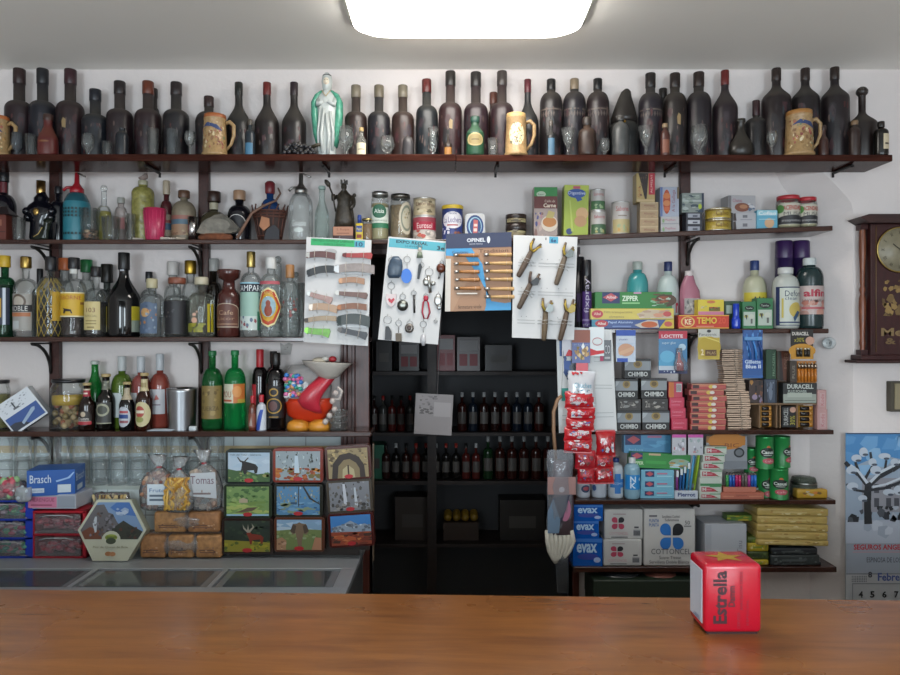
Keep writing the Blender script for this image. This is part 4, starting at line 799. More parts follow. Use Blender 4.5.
# ceramic flagon
h = Z(270, YF3)-Z3L; r = thing('ceramic_flagon', 'brown ceramic flagon with funnel mouth and arched label', 'bottle', (W(229, YF3), YF3, Z3L), GS); R = S(22.5, YF3)/2
MB().lathe([(0, 0), (R*.95, 0), (R, .005), (R*1.0, h*.55), (R*.97, h*.62), (R*.75, h*.68), (R*.55, h*.72), (R*.5, h*.84), (R*.9, h*.88), (R*1.02, h*.985), (R*.98, h), (R*.8, h*.99), (0, h*.9)], mat('43201c', .2), 28).build('flagon_body', r)
MB().wrap([('r', .02, 0, .98, .75, 'b0a08c'), ('e', .5, .72, .48, .28, 'b0a08c'), ('r', .05, .04, .95, .74, '5c382e'), ('e', .5, .72, .44, .25, '5c382e'), ('t', 'Cafe', .25, .52, .75, .7, 'a88a70'), ('t', 'Licor', .2, .3, .8, .44, '9a7a62'), ('r', .1, .12, .9, .16, '9a7a62')], R, h*.14, h*.5, 2.6).build('label', r)
cam = [(.08, .66, 2.9, [('r', 0, .82, 1, 1, '1c2430'), ('t', 'CAMPARI', .04, .84, .96, .97, 'd4dadc'), ('r', .04, .3, .96, .82, '8fb0a4'), ('r', .04, 0, .96, .3, 'b8c4c0'), ('r', .8, 0, .98, .4, '3a7a60'), ('n', .1, .02, .9, .3, 10, .05, ['8a4a50', '5a6a80', 'd0d6d4'], 5), ('r', 0, 1.0, 1, 1.03, '8fc0d0')])]
sb('clear bottle with gold cap and wide black lettered band', 251, 252, 20.5, glass('dce6e6', .05), (.62, .76, .3, 'r'), (.82, metal('a8945a', .35), 1.4), None, cam)
def quilt(R, h, nrow=9, c='d5dcda'):
    m = MB()
    for j in range(nrow):
        for k in range(16):
            a = (k+.5*(j % 2))*PI/8; m.ball((R*.985*math.cos(a), R*.985*math.sin(a), h*(.06+.56*j/nrow)), (.0045, .0045, .006), CLEAR(), 6, 4)
    return m
sb('diamond cut anise bottle with orange hexagon label and white cap', 271, 258, 22.5, glass('d3dedb', .1), (.62, .8, .34, 'r'), (.86, 'c6c6c4', 1.4), None, [(.12, .63, 2.6, [('p', [(.0, .5), (.28, .92), (.5, 1), (.72, .92), (1, .5), (.72, .08), (.5, 0), (.28, .08)], 'd8cf9a'), ('p', [(.05, .5), (.3, .88), (.5, .95), (.7, .88), (.95, .5), (.7, .12), (.5, .05), (.3, .12)], 'b8431f'), ('p', [(.14, .5), (.34, .8), (.5, .86), (.66, .8), (.86, .5), (.66, .2), (.5, .14), (.34, .2)], 'c79a2c'), ('e', .5, .52, .26, .26, '93b0bc'), ('e', .5, .42, .13, .15, '8a3a20'), ('e', .5, .6, .08, .08, '8a3a20'), ('t', 'ANIS', .35, .82, .65, .9, 'e0c860')]), (.66, .7, 2.2, [('r', 0, 0, 1, 1, 'a8505a')])], extra=lambda r, h, R: quilt(R, h).build('cut_facets', r))
sb('second diamond cut anise bottle hidden behind, with ball stopper', 278, 263, 18, glass('cfdad8', .12), (.6, .76, .4, 'r'), Y=YR, extra=lambda r, h, R: MB().ball((0, 0, h+.014), .015, glass('b8bcba', .3)).build('stopper', r))
sb('textured anise bottle with orange-gold cap left of knife card', 290, 265, 18.5, glass('d3dedb', .1), (.62, .78, .36, 'r'), (.82, 'a8784c', 1.3), None, [(.2, .55, 2.2, [('n', 0, 0, 1, 1, 16, .06, ['a05048', 'b8c4c0', '8a4a48'], 6)])], surf=True, extra=lambda r, h, R: quilt(R, h).build('cut_facets', r))
sb('bottle with glass ball stopper behind the textured anise bottle', 296, 277, 14, glass('cfdad8', .12), (.6, .76, .4, 'r'), Y=YR, extra=lambda r, h, R: MB().ball((0, 0, h+.010), .012, glass('a8aca8', .3)).build('stopper', r))
glassw('tall clear tumbler half hidden behind the knife card edge', 302, 283, 9, 'tumbler', 2.80, Z3L, grp='glasses on the third shelf')
# ================================================================ lowest left shelf
Y4F = 2.79; Y4R = 2.85
def lb4(label, cx, t, w, body, sp=BORD, cap=None, liq=None, labs=(), Y=Y4R, grp=None, name='wine_bottle', **k): return bt(label, cx, t, w, Y, Z4L, body, sp, cap, liq, labs, name, 'bottle', grp, **k)
def beadsf(cols, n, r_, seed, ztop=.7):
    def f(m, R, h):
        rd = random.Random(seed)
        for i in range(n):
            a = rd.random()*6.28; q = R*.8*math.sqrt(rd.random())*1.0; m.ball((q*math.cos(a), q*math.sin(a), r_+(h*ztop-r_)*(i/n)), r_, mat(rd.choice(cols), .35), 10, 7)
    return f
jar('olive_jar', 'jar of green pickles cut by the left picture edge', -1, 380, 20, 2.83, Z4L, '6f6a34', '1a1a1a', ff=.85, lidh=.07)
jar('olive_jar', 'big jar of onions and olives in yellow brine with black lid', 68.5, 379, 33, 2.815, Z4L, None, '17171a', ff=.7, lidh=.07, bits=lambda m, R, h: (beadsf(['a8905c', '8f7a50', 'b59a70', '9a5a3c', '7d6a3c'], 60, .0125, 4, .62)(m, R, h), m.lathe([(0, h*.62), (R, h*.62), (R, h*.86), (0, h*.86)], mat('b0902c', .2), 24)))
Y = 2.775; r = MB(); a = S(46, Y)
q = [('r', 0, 0, 1, 1, 'c9ced4'), ('r', .04, .06, .96, .52, '24488a'), ('p', [(.04, .06), (.5, .06), (.4, .2), (.2, .3), (.04, .3)], '161e30'), ('p', [(.35, .12), (.8, .32), (.84, .4), (.76, .42), (.34, .2)], '8fa4bc'), ('n', .1, .62, .9, .95, 26, .02, ['8a9098', 'a4aab0'], 6, 1.6), ('r', .42, .64, .46, .86, '3a3e44'), ('r', .38, .62, .54, .68, '5a5e64')]
m = MB().box(-a*.40, -.01, -a*.36, a*.40, .045, a*.36, mat('c0c5cb', .5), .001, 1).face(q, -a*.40, a*.40, -a*.36, a*.36, -.01)
tag(m.build('photo_block', None, (W(22, Y), Y, Z(410.5, Y)), (0, -.62, .22)), 'white desk calendar block with blue photo tilted on its corner', 'calendar')
lb4('lime green plastic bottle of fizzy water behind the small beers', 95, 361, 17.5, glass('2a9a4a', .25), (.5, .86, .36, 's'), (.95, 'b0b8b0', 1.3), None, [(.02, .3, 2.4, [('r', 0, 0, 1, 1, 'b8ccc0')])], name='plastic_bottle')
def beer(label, cx, t, w, neck, labs, body=None, Y=Y4F-.01): return lb4(label, cx, t, w, body or mat('1a0c08', .08), BEER, (.95, 'a89468', 1.35), None, [(.72, .88, 3.1, neck)]+labs, Y, 'small beer bottles', 'beer_bottle')
beer('small beer with crimson neck band and dark medal label', 87, 383, 15.5, [('r', 0, 0, 1, 1, '9a2c3a'), ('r', 0, .8, 1, 1, 'c8b8a0'), ('r', .3, .3, .7, .5, 'd8c8b8')], [(.1, .44, 2.2, [('e', .5, .5, .48, .48, '2a2420'), ('r', .04, .1, .96, .3, 'a8303a'), ('t', 'Damm', .2, .36, .8, .56, 'd8d4cc'), ('e', .5, .74, .14, .16, 'b8a890'), ('r', .1, .3, .9, .33, 'b8b0a4')])])
beer('dark beer with grey neck foil and pale round label', 106, 374, 17.5, [('r', 0, 0, 1, 1, '6a6c60'), ('n', 0, 0, 1, 1, 8, .15, ['a0a08c', '3a3c34'], 3)], [(.12, .5, 2.0, [('r', 0, 0, 1, 1, '3c3c3a'), ('e', .5, .65, .4, .3, '9a9a84'), ('e', .5, .65, .3, .2, '4a4c44'), ('r', 0, .0, 1, .05, '9a9a84')])], mat('0e0d0c', .08), 2.80)
lb4('green glass white wine bottle with white capsule and label', 122, 356.5, 20, mat('4a6020', .08), (.56, .76, .34, 'r'), (.8, 'b4b8b8', 1.2), None, [(.16, .5, 2.8, [('r', 0, 0, .6, 1, 'bcc4c4'), ('p', [(.6, 0), (.6, 1), (.9, .2), (.9, 0)], 'bcc4c4')])])
beer('short dark beer with cream neck wrap and blue-red oval label', 127, 382, 14.5, [('r', 0, -.5, 1, 1, 'a89c84')], [(.08, .5, 2.2, [('e', .45, .5, .45, .5, 'b0b4bc'), ('r', .1, .42, .75, .62, '24407c'), ('r', .2, .68, .75, .8, 'a84a50'), ('r', .2, .2, .75, .32, '8a5058')])], mat('0d0d10', .08))
lb4('rose wine bottle with white capsule behind the cream label beer', 141, 356.5, 19, mat('8a4844', .08), (.54, .74, .34, 'r'), (.78, 'b4b8bc', 1.2), (.4, '3a1014') if False else None, [(.24, .5, 2.8, [('r', 0, 0, .5, 1, 'c0c0c0')])])
beer('taller amber beer with cream neck and large cream label', 144.5, 373, 16, [('r', 0, -.2, 1, 1.1, 'bfb28c'), ('r', .2, .2, .8, .7, '9a8a60')], [(.08, .5, 2.5, [('e', .5, .5, .48, .52, 'bfb58c'), ('e', .42, .6, .24, .24, 'a84a40'), ('r', .2, .54, .64, .66, 'd8d0b8'), ('e', .42, .28, .2, .12, '8a8c50')])], mat('2a120a', .08), 2.785)
lb4('rose wine bottle with white capsule and red emblem label, right of the beers', 160, 354, 19, mat('7d3a30', .08), (.54, .74, .34, 'r'), (.78, 'b4b8bc', 1.2), None, [(.2, .53, 2.2, [('r', .1, .0, .9, 1, 'b4b4b8'), ('p', [(.4, .55), (.5, .8), (.65, .6)], 'a85a54'), ('r', .3, .35, .7, .4, '7a6a74')])])
# steel bin
Y = 2.81; h = Z(388, Y)-Z4L; R = S(29, Y)/2
r = thing('steel_bin', 'brushed steel counter bin with swing lid', 'bin', (W(182, Y), Y, Z4L)); MB().lathe([(0, 0), (R*.9, 0), (R*.9, .002), (R, h*.93), (R*1.02, h), (R*.96, h), (R*.9, .01)], metal('9c9ea2', .3), 30).build('bin_body', r)
MB().prism([(-R*.98, h*.99), (-R*.5, h*1.0), (0, h*.86), (R*.6, h*1.005), (R*.3, h*.7), (-R*.4, h*.7)], -R*.3, R*.2, metal('b8babd', .25)).build('bin_lid', r)
m = MB()
for k in range(4): m.box(-.05+.006*k, -.012-.004*k, .0005+.0015*k, .045+.004*k, .02, .0018+.0015*k, mat('b8c2cc', .7), xf=Matrix.Rotation(.05*k, 4, 'Z'))
tag(m.build('paper_napkins', None, (W(161, 2.765), 2.765, Z4L)), 'few white paper slips lying left of the steel bin', 'paper')
tag(MB().box(-.014, -.01, 0, .014, .01, .018, mat('c0c8cc', .6), .003).build('eraser_block', None, (W(193, 2.765), 2.765, Z4L)), 'small white folded paper wad in front of the steel bin', 'paper')
def wnk(sh): return sh
lb4('green bottle with dark liquid and olive-gold label', 212.5, 351, 20.5, glass('2f8a4c', .22), (.58, .78, .32, 'r'), (.94, '1f6a3c', 1.2), (.08, '0e1a10'), [(.14, .56, 2.7, [('r', 0, 0, 1, 1, '7d6a3c'), ('n', .1, .1, .9, .9, 12, .08, ['5c4c28', '94804c', '6b5a34'], 3), ('t', 'FUERZA', .2, .25, .85, .38, '4a3c20')])], Y=2.82)
MBk = 0
lb4('bright green bottle with orange and white label', 235, 350.5, 21, glass('25a35a', .25), (.58, .78, .32, 'r'), (.94, '1f7a44', 1.2), None, [(.34, .58, 2.7, [('r', 0, 0, .55, 1, 'c4c2ac'), ('r', .55, 0, 1, 1, 'b86a30'), ('t', 'MOU', .08, .3, .48, .62, '8a3a20'), ('r', .05, .08, .5, .18, 'a84a30'), ('r', .7, 0, 1, .2, 'a8963c'), ('e', .68, .6, .16, .3, 'c98a4c')])], Y=2.82)
lb4('dark wine bottle with red capsule and red label edge', 260, 349.5, 15.5, mat('120b0c', .08), (.62, .78, .4, 'r'), (.76, 'a81f28', 1.2), None, [(.2, .56, 3.0, [('r', .0, 0, .42, 1, 'a82c34'), ('r', .42, 0, .5, 1, '160e10'), ('t', 'R', .1, .4, .3, .8, 'd0b0a8')])])
tab = lambda label, cx, t, w, b_, l: lb4(label, cx, t, w, b_, (.6, .76, .4, 'r'), (.8, 'a8202c', 1.3), None, l, 2.772, None, 'sauce_bottle')
tab('tiny brown hot sauce bottle with red cap', 252.5, 396, 8, mat('5c2a1c', .2), [(.1, .5, 2.2, [('r', 0, 0, 1, 1, '7a4434'), ('p', [(.2, .1), (.5, .8), (.6, .1)], 'a09088')])])
tab('tiny bottle with blue diagonal white label and red cap', 261.5, 395, 9.5, mat('b8bcc4', .3), [(.02, .6, 3, [('r', 0, 0, 1, 1, 'c4cad4'), ('p', [(.0, 0), (.45, 0), (.7, 1), (.5, 1)], '2448a0')])])
lb4('black wine bottle with gold looped letter and ringed portrait', 276, 353, 20, mat('0b090a', .1), (.6, .8, .38, 'r'), (.84, '14100f', 1.15), None, [(.16, .58, 2.3, [('r', 0, 0, 1, 1, '121013'), ('e', .5, .38, .36, .24, 'a07c30'), ('e', .5, .38, .3, .2, '171315'), ('e', .48, .38, .18, .15, '5c3c3a'), ('e', .5, .8, .2, .13, 'a07c30'), ('e', .5, .8, .14, .085, '121013'), ('r', .3, .02, .7, .06, '8a6a2c')])], Y=2.8)
lb4('second black wine bottle mostly hidden behind the gold letter bottle', 273.5, 351.5, 16, mat('0e0c0d', .1), (.6, .8, .4, 'r'), (.84, '14100f', 1.15), Y=2.872)
# candy jar toy
Y = 2.815; r = thing('candy_dispenser', 'toy candy jar with red bill, white cone hat and orange feet', 'candy jar', (W(312, Y), Y, Z4L)); X = lambda p: S(p-312, Y); ZZ = lambda p: Z(p, Y)-Z4L
P = [(0, .045), (.05, .045), (.09, .07), (.108, .115), (.112, .17), (.10, .225), (.075, .258), (0, .26)]
MB().lathe([(a*.88, z) for a, z in P], glass('c9c4c0', .45), 28, c=(X(307), .01, 0), sy=.6).build('clear_jar', r)
MB().lathe([(0, .258), (.06, .258), (.062, .27), (0, .272)], mat('7a746c', .5), 24, c=(X(318), .01, 0), sy=.6).build('jar_lid', r)
m = MB(); rd = random.Random(8)
for k in range(60): m.ball((X(300)+rd.uniform(-.05, .02), -.045+rd.uniform(-.012, .008), .135+rd.random()*.085), (.010, .008, .009), mat(rd.choice(['3a7ac0', 'c03a44', 'd0d0d4', '3a9a84', 'c86a9a', 'c08a60']), .3), 8, 6)
m.build('candies', r)
def bowl(pts, rr, m_, name, sy_=.7):
    m = MB()
    vs = [(x, z) for x, z in pts]; m.prism(vs, -rr, -rr+.02, m_, smooth=False); return m
m = MB().loft([(.032, X(310), .005, .035, .03), (.04, X(309), .005, .062, .045), (.058, X(308), .005, .084, .056), (.082, X(309), .005, .091, .06), (.105, X(309), .005, .096, .062), (.125, X(309), .005, .093, .06)], mat('c8381c', .3), 26); m.build('red_belly', r)
m = MB().loft([(.07, X(322), -.062, .012, .01), (.09, X(315), -.068, .035, .016), (.12, X(312), -.07, .044, .02), (.15, X(316), -.068, .044, .022), (.18, X(322), -.06, .042, .024), (.215, X(330), -.05, .036, .024), (.235, X(336), -.045, .028, .02)], mat('b02838', .3), 24); m.build('red_bill', r)
m = MB().loft([(.21, X(327), -.05, .028, .026), (.225, X(327), -.05, .048, .036), (.25, X(325), -.05, .074, .045), (.272, X(325), -.05, .098, .05), (.276, X(325), -.05, .1, .05), (.272, X(325), -.05, .092, .045)], mat('a8a29a', .5), 26)
o = m.build('white_cone_hat', r, (0, 0, 0), (0, .06, 0))
m = MB().ball((X(322), -.05, .278), (.03, .028, .012), mat('c9bda8', .5)).ball((X(335), -.055, .283), (.016, .014, .012), mat('a82c34', .4)).ball((X(328), -.06, .285), (.014, .012, .01), mat('d0ccc4', .4)); m.build('hat_sweets', r)
m = MB()
for x in (300, 321): m.loft([(0, X(x), -.03, .042, .035), (.012, X(x), -.03, .046, .04), (.03, X(x), -.03, .042, .036), (.042, X(x), -.028, .022, .022)], mat('c8862c', .35), 22)
m.build('orange_feet', r)
m = MB()
for k, (x, y) in enumerate(((338, 392), (335, 400), (337, 408), (332, 414), (328, 420))): m.ball((X(x), -.06, ZZ(y)), (.012, .01, .012), mat('b5aaa4', .5), 10, 8)
m.tube([(X(333), -.055, ZZ(398)), (X(342), -.058, ZZ(398)), (X(344), -.058, ZZ(390)), (X(340), -.058, ZZ(386))], .006, mat('b8b0aa', .5)); m.build('white_hand', r)
for k in range(3):
    m = MB().lathe([(0, 0), (.034, 0), (.038, .004), (.04, .026), (.034, .026), (.031, .008), (0, .007)], CLEAR(), 22)
    tag(m.build('glass_ashtray', None, (W(338, 2.78), 2.785, Z4L+.0265*k)), 'clear glass ashtray at the door casing, %s of its stack' % ('bottom', 'middle', 'top')[k], 'ashtray', 'glass ashtrays')

m = MB().prism([(-.02, -.02), (.02, -.018), (.028, .024), (.012, .03), (-.008, .02), (-.024, .03)], -.003, 0, mat('a5a19d', .7)).face([('n', .2, .2, .8, .8, 8, .1, ['7d7a76', '8f8b86'], 3)], -.02, .02, -.018, .022, -.003)
tag(m.build('butterfly_paper', None, (W(286, BR), BR-.0005, Z(350, BR))), 'grey butterfly shaped paper stuck to the wall above the black wine bottles', 'paper')
# ================================================================ stacked glasses
protoG = None; lbG = 'clear straight drinking glass in the double stacked row below the lowest left shelf'
Rg = .033; hg = .092
Pg = [(0, 0), (Rg*.86, 0), (Rg*.9, .003), (Rg, hg), (Rg*.97, hg+.0003), (Rg*.95, hg-.002)]
gg = glass('f4fafa', .07, .05, .8)
for row, (Y, n0) in enumerate(((2.80, 0), (2.868, 1))):
    for k in range(12 if row == 0 else 11):
        X = W(4+19.3*k+9*row, 2.80)
        for lv in range(2):
            loc = (X, Y, ZP+.0005+lv*(hg+.0005))
            if protoG is None:
                protoG = MB().lathe(Pg, gg, 20).build('drinking_glass', None, loc); tag(protoG, lbG, 'glass', 'stacked drinking glasses')
            else: dup(protoG, loc)

# ================================================================ things on the steel bench
YB1 = 2.60
def drawers(label, x0, x1, y0, n, col, cols, seed):
    X0 = W(x0, YB1); X1 = W(x1, YB1); w = X1-X0; h = Z(y0, YB1)-ZB; r = thing('drawer_unit', label, 'drawer unit', ((X0+X1)/2, YB1, ZB)); q = mat(col, .35)
    m = MB().box(-w/2, 0, 0, -w/2+.008, .14, h, q, .002, 1).box(w/2-(.03 if n == 3 else .014), 0, 0, w/2, .14, h, q, .002, 1).box(-w/2, .13, 0, w/2, .14, h, q)
    for k in range(n+1): z = k*(h-.008)/n; m.box(-w/2, 0, z, w/2, .14, z+.008, q, .001, 1)
    m.build('drawer_frame', r); rd = random.Random(seed)
    for k in range(n):
        z0 = k*(h-.008)/n+.01; z1 = (k+1)*(h-.008)/n-.002
        d = MB().box(-w/2+.012, -.006, z0, w/2-(.032 if n == 3 else .018), -.002, z1, glass('d5d5da', .08)).box(-w/2+.012, -.006, z0, w/2-.018, .12, z0+.003, glass('d5d5da', .25)); d.tube([(-w*.35, -.008, z1-.012), (-w*.2, -.011, z1-.004), (w*.15, -.011, z1-.004), (w*.28, -.008, z1-.012)], .002, glass('d5d5da', .5)); d = d.build('drawer', r)
        c = MB()
        for i in range(60): c.ball((rd.uniform(-w*.40, w*.34), rd.uniform(.005, .06), z0+.010+rd.random()*(z1-z0)*.5), (.014, .01, .008), mat(rd.choice(cols), .3), 8, 5)
        c.build('candy', d)
    return r
drawers('blue plastic drawer unit of wrapped candy cut by the left edge', -14, 33, 500, 3, '1638a8', ['b84a68', '6aaa7a', 'c08a94', 'b0a0a8', '5a9a88'], 1)
drawers('red plastic drawer unit with two clear drawers', 32.5, 86, 511, 2, 'a81c2c', ['b8303c', 'c05a68', 'a86a70', '9a3a48'], 2)
def pillow(w, h, t, m_, n=10, wav=.003, seed=0, top=0):
    rd = random.Random(seed); vs = []; fs = []; K = n+1
    pert = {(i, j): (rd.uniform(-wav, wav), rd.uniform(-wav, wav)) for i in range(K) for j in range(K)}
    for sgn in (-1, 1):
        for j in range(K):
            for i in range(K):
                u = i/n; v = j/n; f = (max(0, math.sin(PI*u))*max(0, math.sin(PI*v)))**.45; px_, py_ = pert[(i, j)]
                edge = (i in (0, n)) or (j in (0, n))
                vs.append(((u-.5)*w*(1-.06*math.sin(PI*v))+px_*.6, sgn*(t/2*f+(0 if edge else py_)), v*h+px_*.5))
    o = K*K
    for j in range(n):
        for i in range(n):
            a = j*K+i; fs += [(a, a+1, a+K+1, a+K), (o+a, o+a+K, o+a+K+1, o+a+1)]
    return vs, fs
def bag(name, label, cx, t, b, w, Y, thick, film, cont, seed, labs=None, grp=None, neck=True, tiecol='b02030', z0=None):
    X = W(cx, Y); zb = ZB if z0 is None else z0; h = Z(t, Y)-zb; ww = S(w, Y); r = thing(name, label, 'bag', (X, Y, zb), grp); rd = random.Random(seed)
    hb = h*(.72 if neck else 1)
    rings = [(0, 0, 0, ww*.40, thick*.4), (.01, 0, 0, ww*.5, thick*.5), (hb*.5, 0, 0, ww*.52, thick*.52), (hb*.85, 0, 0, ww*.42, thick*.4)]
    if neck: rings += [(hb, 0, 0, ww*.2, thick*.2), (hb*1.08, 0, 0, .007, .007), (hb*1.15, 0, 0, .016, .012), (h, rd.uniform(-.01, .01), 0, .034, .016)]
    m = MB().loft(rings, film, 22, sq=2.4); vs = m.v
    for i, v in enumerate(vs):
        if v[2] > .005: m.v[i] = (v[0]+rd.uniform(-.003, .003), v[1]+rd.uniform(-.004, .004), v[2]+rd.uniform(-.003, .003))
    m.build('clear_film', r); cont(r, ww, hb, thick, rd)
    if neck: MB().lathe([(.008, hb*1.06), (.010, hb*1.08), (.008, hb*1.1)], mat(tiecol, .4), 10).build('twist_tie', r)
    if labs: MB().face(labs[4], labs[0]*ww, labs[1]*ww, labs[2]*h, labs[3]*h, -thick*.56).build('paper_label', r)
    return r
film = lambda: glass('eef0f2', .17, .14, 1.7)
def nuts(cols, n, rr):
    def f(r, w, h, t, rd):
        m = MB()
        for i in range(n):
            z = .008+rd.random()*h*.86; k = .85-.25*(z/h)**3
            m.ball((rd.uniform(-.46, .46)*w*k, rd.uniform(-.46, .1)*t*k, z), tuple(rr*rd.uniform(.6, 1.2) for _ in range(3)), mat(rd.choice(cols), .5), 8, 5)
        m.build('contents', r)
    return f
def ribbons(cols, n):
    def f(r, w, h, t, rd):
        m = MB()
        for i in range(n):
            x = rd.uniform(-.3, .3)*w; pts = [(x+rd.uniform(-.02, .02), -t*.3+rd.uniform(-.01, .012), .01+k*h*.8/5) for k in range(6)]
            m.tube(pts, .005, mat(rd.choice(cols), .4), 6)
        m.build('contents', r)
    return f
zbr = Z(509, 2.62)
bag('nut_bag', 'clear bag of pinkish nuts with small white and blue label', 159, 455, 515, 36, 2.615, .07, film(), nuts(['8a5c4c', 'a87a60', 'b89a84', '7a4438'], 110, .011), 1, (-.2, .42, .12, .5, [('r', 0, 0, 1, 1, 'c9d4dc'), ('t', 'Frutos', .1, .62, .9, .8, '24609a'), ('r', .1, .4, .8, .5, '5a6a7a'), ('r', .1, .2, .8, .3, '5a6a7a')]), 'snack bags', z0=zbr+.001)
bag('chips_bag', 'clear bag of yellow ribbon snacks between two bags', 179, 457, 515, 28, 2.58, .05, film(), ribbons(['c0923a', 'a8782c', 'd0a850'], 40), 2, None, 'snack bags', z0=zbr+.001)
bag('bread_bag', 'clear bag with white printed label and red tie, rightmost of the snack bags', 204, 450, 515, 36, 2.615, .07, film(), nuts(['9a8a80', 'b0a090', '8a7468'], 50, .014), 3, (-.35, .45, .22, .66, [('p', [(0, .1), (1, 0), (.95, 1), (.1, .95)], 'b8bcc0'), ('t', 'Tomas', .1, .55, .9, .85, '6a4a58'), ('r', .2, .15, .8, .22, '7a6a68')]), 'snack bags', z0=zbr+.001)
def loafpack(label, x0, x1, y0, y1, n, Y=2.585):
    X0 = W(x0, Y); X1 = W(x1, Y); w = X1-X0; zb = snap(Z(y1, Y)); h = Z(y0, Y)-zb; r = thing('bread_pack', label, 'bread', ((X0+X1)/2, Y, zb), 'wrapped bread packs')
    rd = random.Random(x0); k = w/n
    for i in range(n):
        m = MB().box(-w/2+i*k+.004, .004, .003, -w/2+(i+1)*k-.004, .09, h-.006, mat(rd.choice(['a8784e', 'ae8052', '9f7048']), .6, noise=.35, scale=60), .010, 3)
        m.face([('r', .12, .3, .75, .36, '6a4a3c'), ('r', .15, .18, .8, .24, '7a5644'), ('n', .08, .1, .9, .5, 12, .05, ['8a6a54', '6a4a3c', 'c09a78'], i+x0)], -w/2+i*k+.008, -w/2+(i+1)*k-.008, .01, h-.014, .0035); m.build('loaf', r)
    vs, fs = pillow(w*1.02, h, .09, None, 12, .003, int(x0)); m = MB().add(vs, fs, film(), True); m.build('clear_film', r, (0, .045, 0)); return r
loafpack('lower wrapped pack of three orange-brown cakes at the bread pile', 138, 222, 534, 557, 3); 
loafpack('upper wrapped pack of two orange-brown cakes on the bread pile', 152, 220, 510.5, 534, 2)
# boxes over red drawers
Y = 2.60
c1 = carton('plastic_tub', 'clear grey plastic tub with pink label under the blue carton', 'tub', 28, 494.5, 76, 511, Y, .12, 'a8adb8', [('r', .0, .05, .6, .85, 'c87a98'), ('t', 'MERENGUE', .05, .5, .55, .75, '8a3a5c'), ('r', .06, .2, .5, .3, '9a4a6a'), ('r', .62, .1, .98, .9, '9098a4')], rough=.15, rz=.0)
c1 = carton('biscuit_carton', 'royal blue biscuit carton with white script, on the clear tub', 'box', 29, 470, 73, 494.5, Y-.005, .13, '14509c', [('t', 'Brasch', .06, .5, .5, .82, 'c9d4dc'), ('r', .1, .12, .36, .3, 'b8c4d0'), ('r', .64, .1, .92, .42, 'c0ccd4'), ('t', 'BIZCOCHO', .12, .16, .34, .24, '4a6a94'), ('p', [(.62, .52), (.9, .66), (1, .9), (.97, .9), (.85, .7), (.6, .58)], '8fb0d8')], side=(1, [('t', 'Brasch', .1, .5, .9, .8, 'c9d4dc'), ('r', .2, .12, .7, .32, 'b8c4d0')]), rz=.22)
r = bag('candy_bag', 'bag of red and green wrapped sweets on the blue drawers', 10, 478, 502, 34, 2.62, .08, film(), nuts(['a03a4c', 'c05a68', '8ab080', 'a84858'], 40, .016), 11, None, None, False, z0=Z(500, YB1)+.001)
r = bag('clear_packet', 'crumpled clear packet between blue drawers and blue carton', 24, 485, 500, 15, 2.575, .04, glass('dfe6ea', .35, .1), nuts(['b8c4cc', 'a8b4bc'], 8, .008), 12, None, None, False, z0=Z(500, YB1)+.001)
bag('cookie_bag', 'clear bag of cream filled rolls behind the hexagonal box', 112, 483, 558, 42, 2.71, .06, film(), ribbons(['b89a60', '4a3428', 'c8b484', '3a2a24'], 40), 13, None, 'snack bags', False)
# hexagonal box
Y = 2.575; m = MB(); R = S(70, Y)/2; hx = [(R*math.cos(a*PI/3)*.98, R*math.sin(a*PI/3)*.98) for a in range(6)]
zc = Z(530, Y)-ZB
m.prism(hx, -.0, .04, mat('b9bba8', .5))
ph = [(x*.92, z*.92) for x, z in hx]
def hexclip(shapes): return m.decal(shapes, lambda u, v, e: (u*R*.9, -e, v*R*.9))
top = [(1, 0), (.5, .866), (-.5, .866), (-1, 0)]
hexclip([('p', [(-1, 0), (-.84, -.28), (.84, -.28), (1, 0), (.5, .866), (-.5, .866)], '6f8cb0'), ('p', [(.1, .866), (.5, .866), (.75, .43), (.2, .5), (-.1, .7)], '3f69a8'), ('p', [(-.95, .08), (-.55, .78), (-.3, .8), (-.15, .55), (.0, .5), (.15, .25), (.3, .1), (.2, -.28), (-.84, -.28), (-1, 0)], '5f5c60'),
 ('p', [(-.84, -.28), (-.96, -.06), (-.7, .1), (-.4, .0), (-.3, -.28)], '6a3c28'), ('p', [(.0, .05), (.35, .3), (.6, .15), (.98, -.04), (.84, -.28), (.0, -.28)], '2c2f26'), ('p', [(-.62, .2), (-.56, .42), (-.5, .42), (-.48, -.05), (-.53, -.08)], 'b4bcc4'),
 ('n', -.7, -.25, .1, .55, 36, .06, ['4a484c', '74727a', '3c3a3a', '5c4a40'], 5), ('n', .1, -.27, .8, .1, 20, .06, ['22261e', '3c3c2c', '4a2c20'], 6), ('n', .1, .45, .5, .8, 6, .07, ['a8b8cc', '8fa4c0'], 7, 2),
 ('e', .0, -.3, .3, .28, 'b9bba8'), ('e', 0, -.22, .2, .1, '8a9a3c'), ('e', 0, -.33, .16, .1, '3a4230'), ('T', 'Quesada', -.18, -.26, .18, -.16, '4a5a20'), ('t', 'Flor de Queso de Bola', -.55, -.56, .55, -.48, '6a6a50'), ('e', -.06, -.72, .1, .07, '9a6a44'), ('e', .08, -.73, .1, .07, 'a87850')])
tag(m.build('hexagonal_box', None, (W(112, Y), Y, ZB+R*.98*.866+.002), (-.14, 0, 0)), 'hexagonal sweets box with a mountain waterfall photo', 'box')
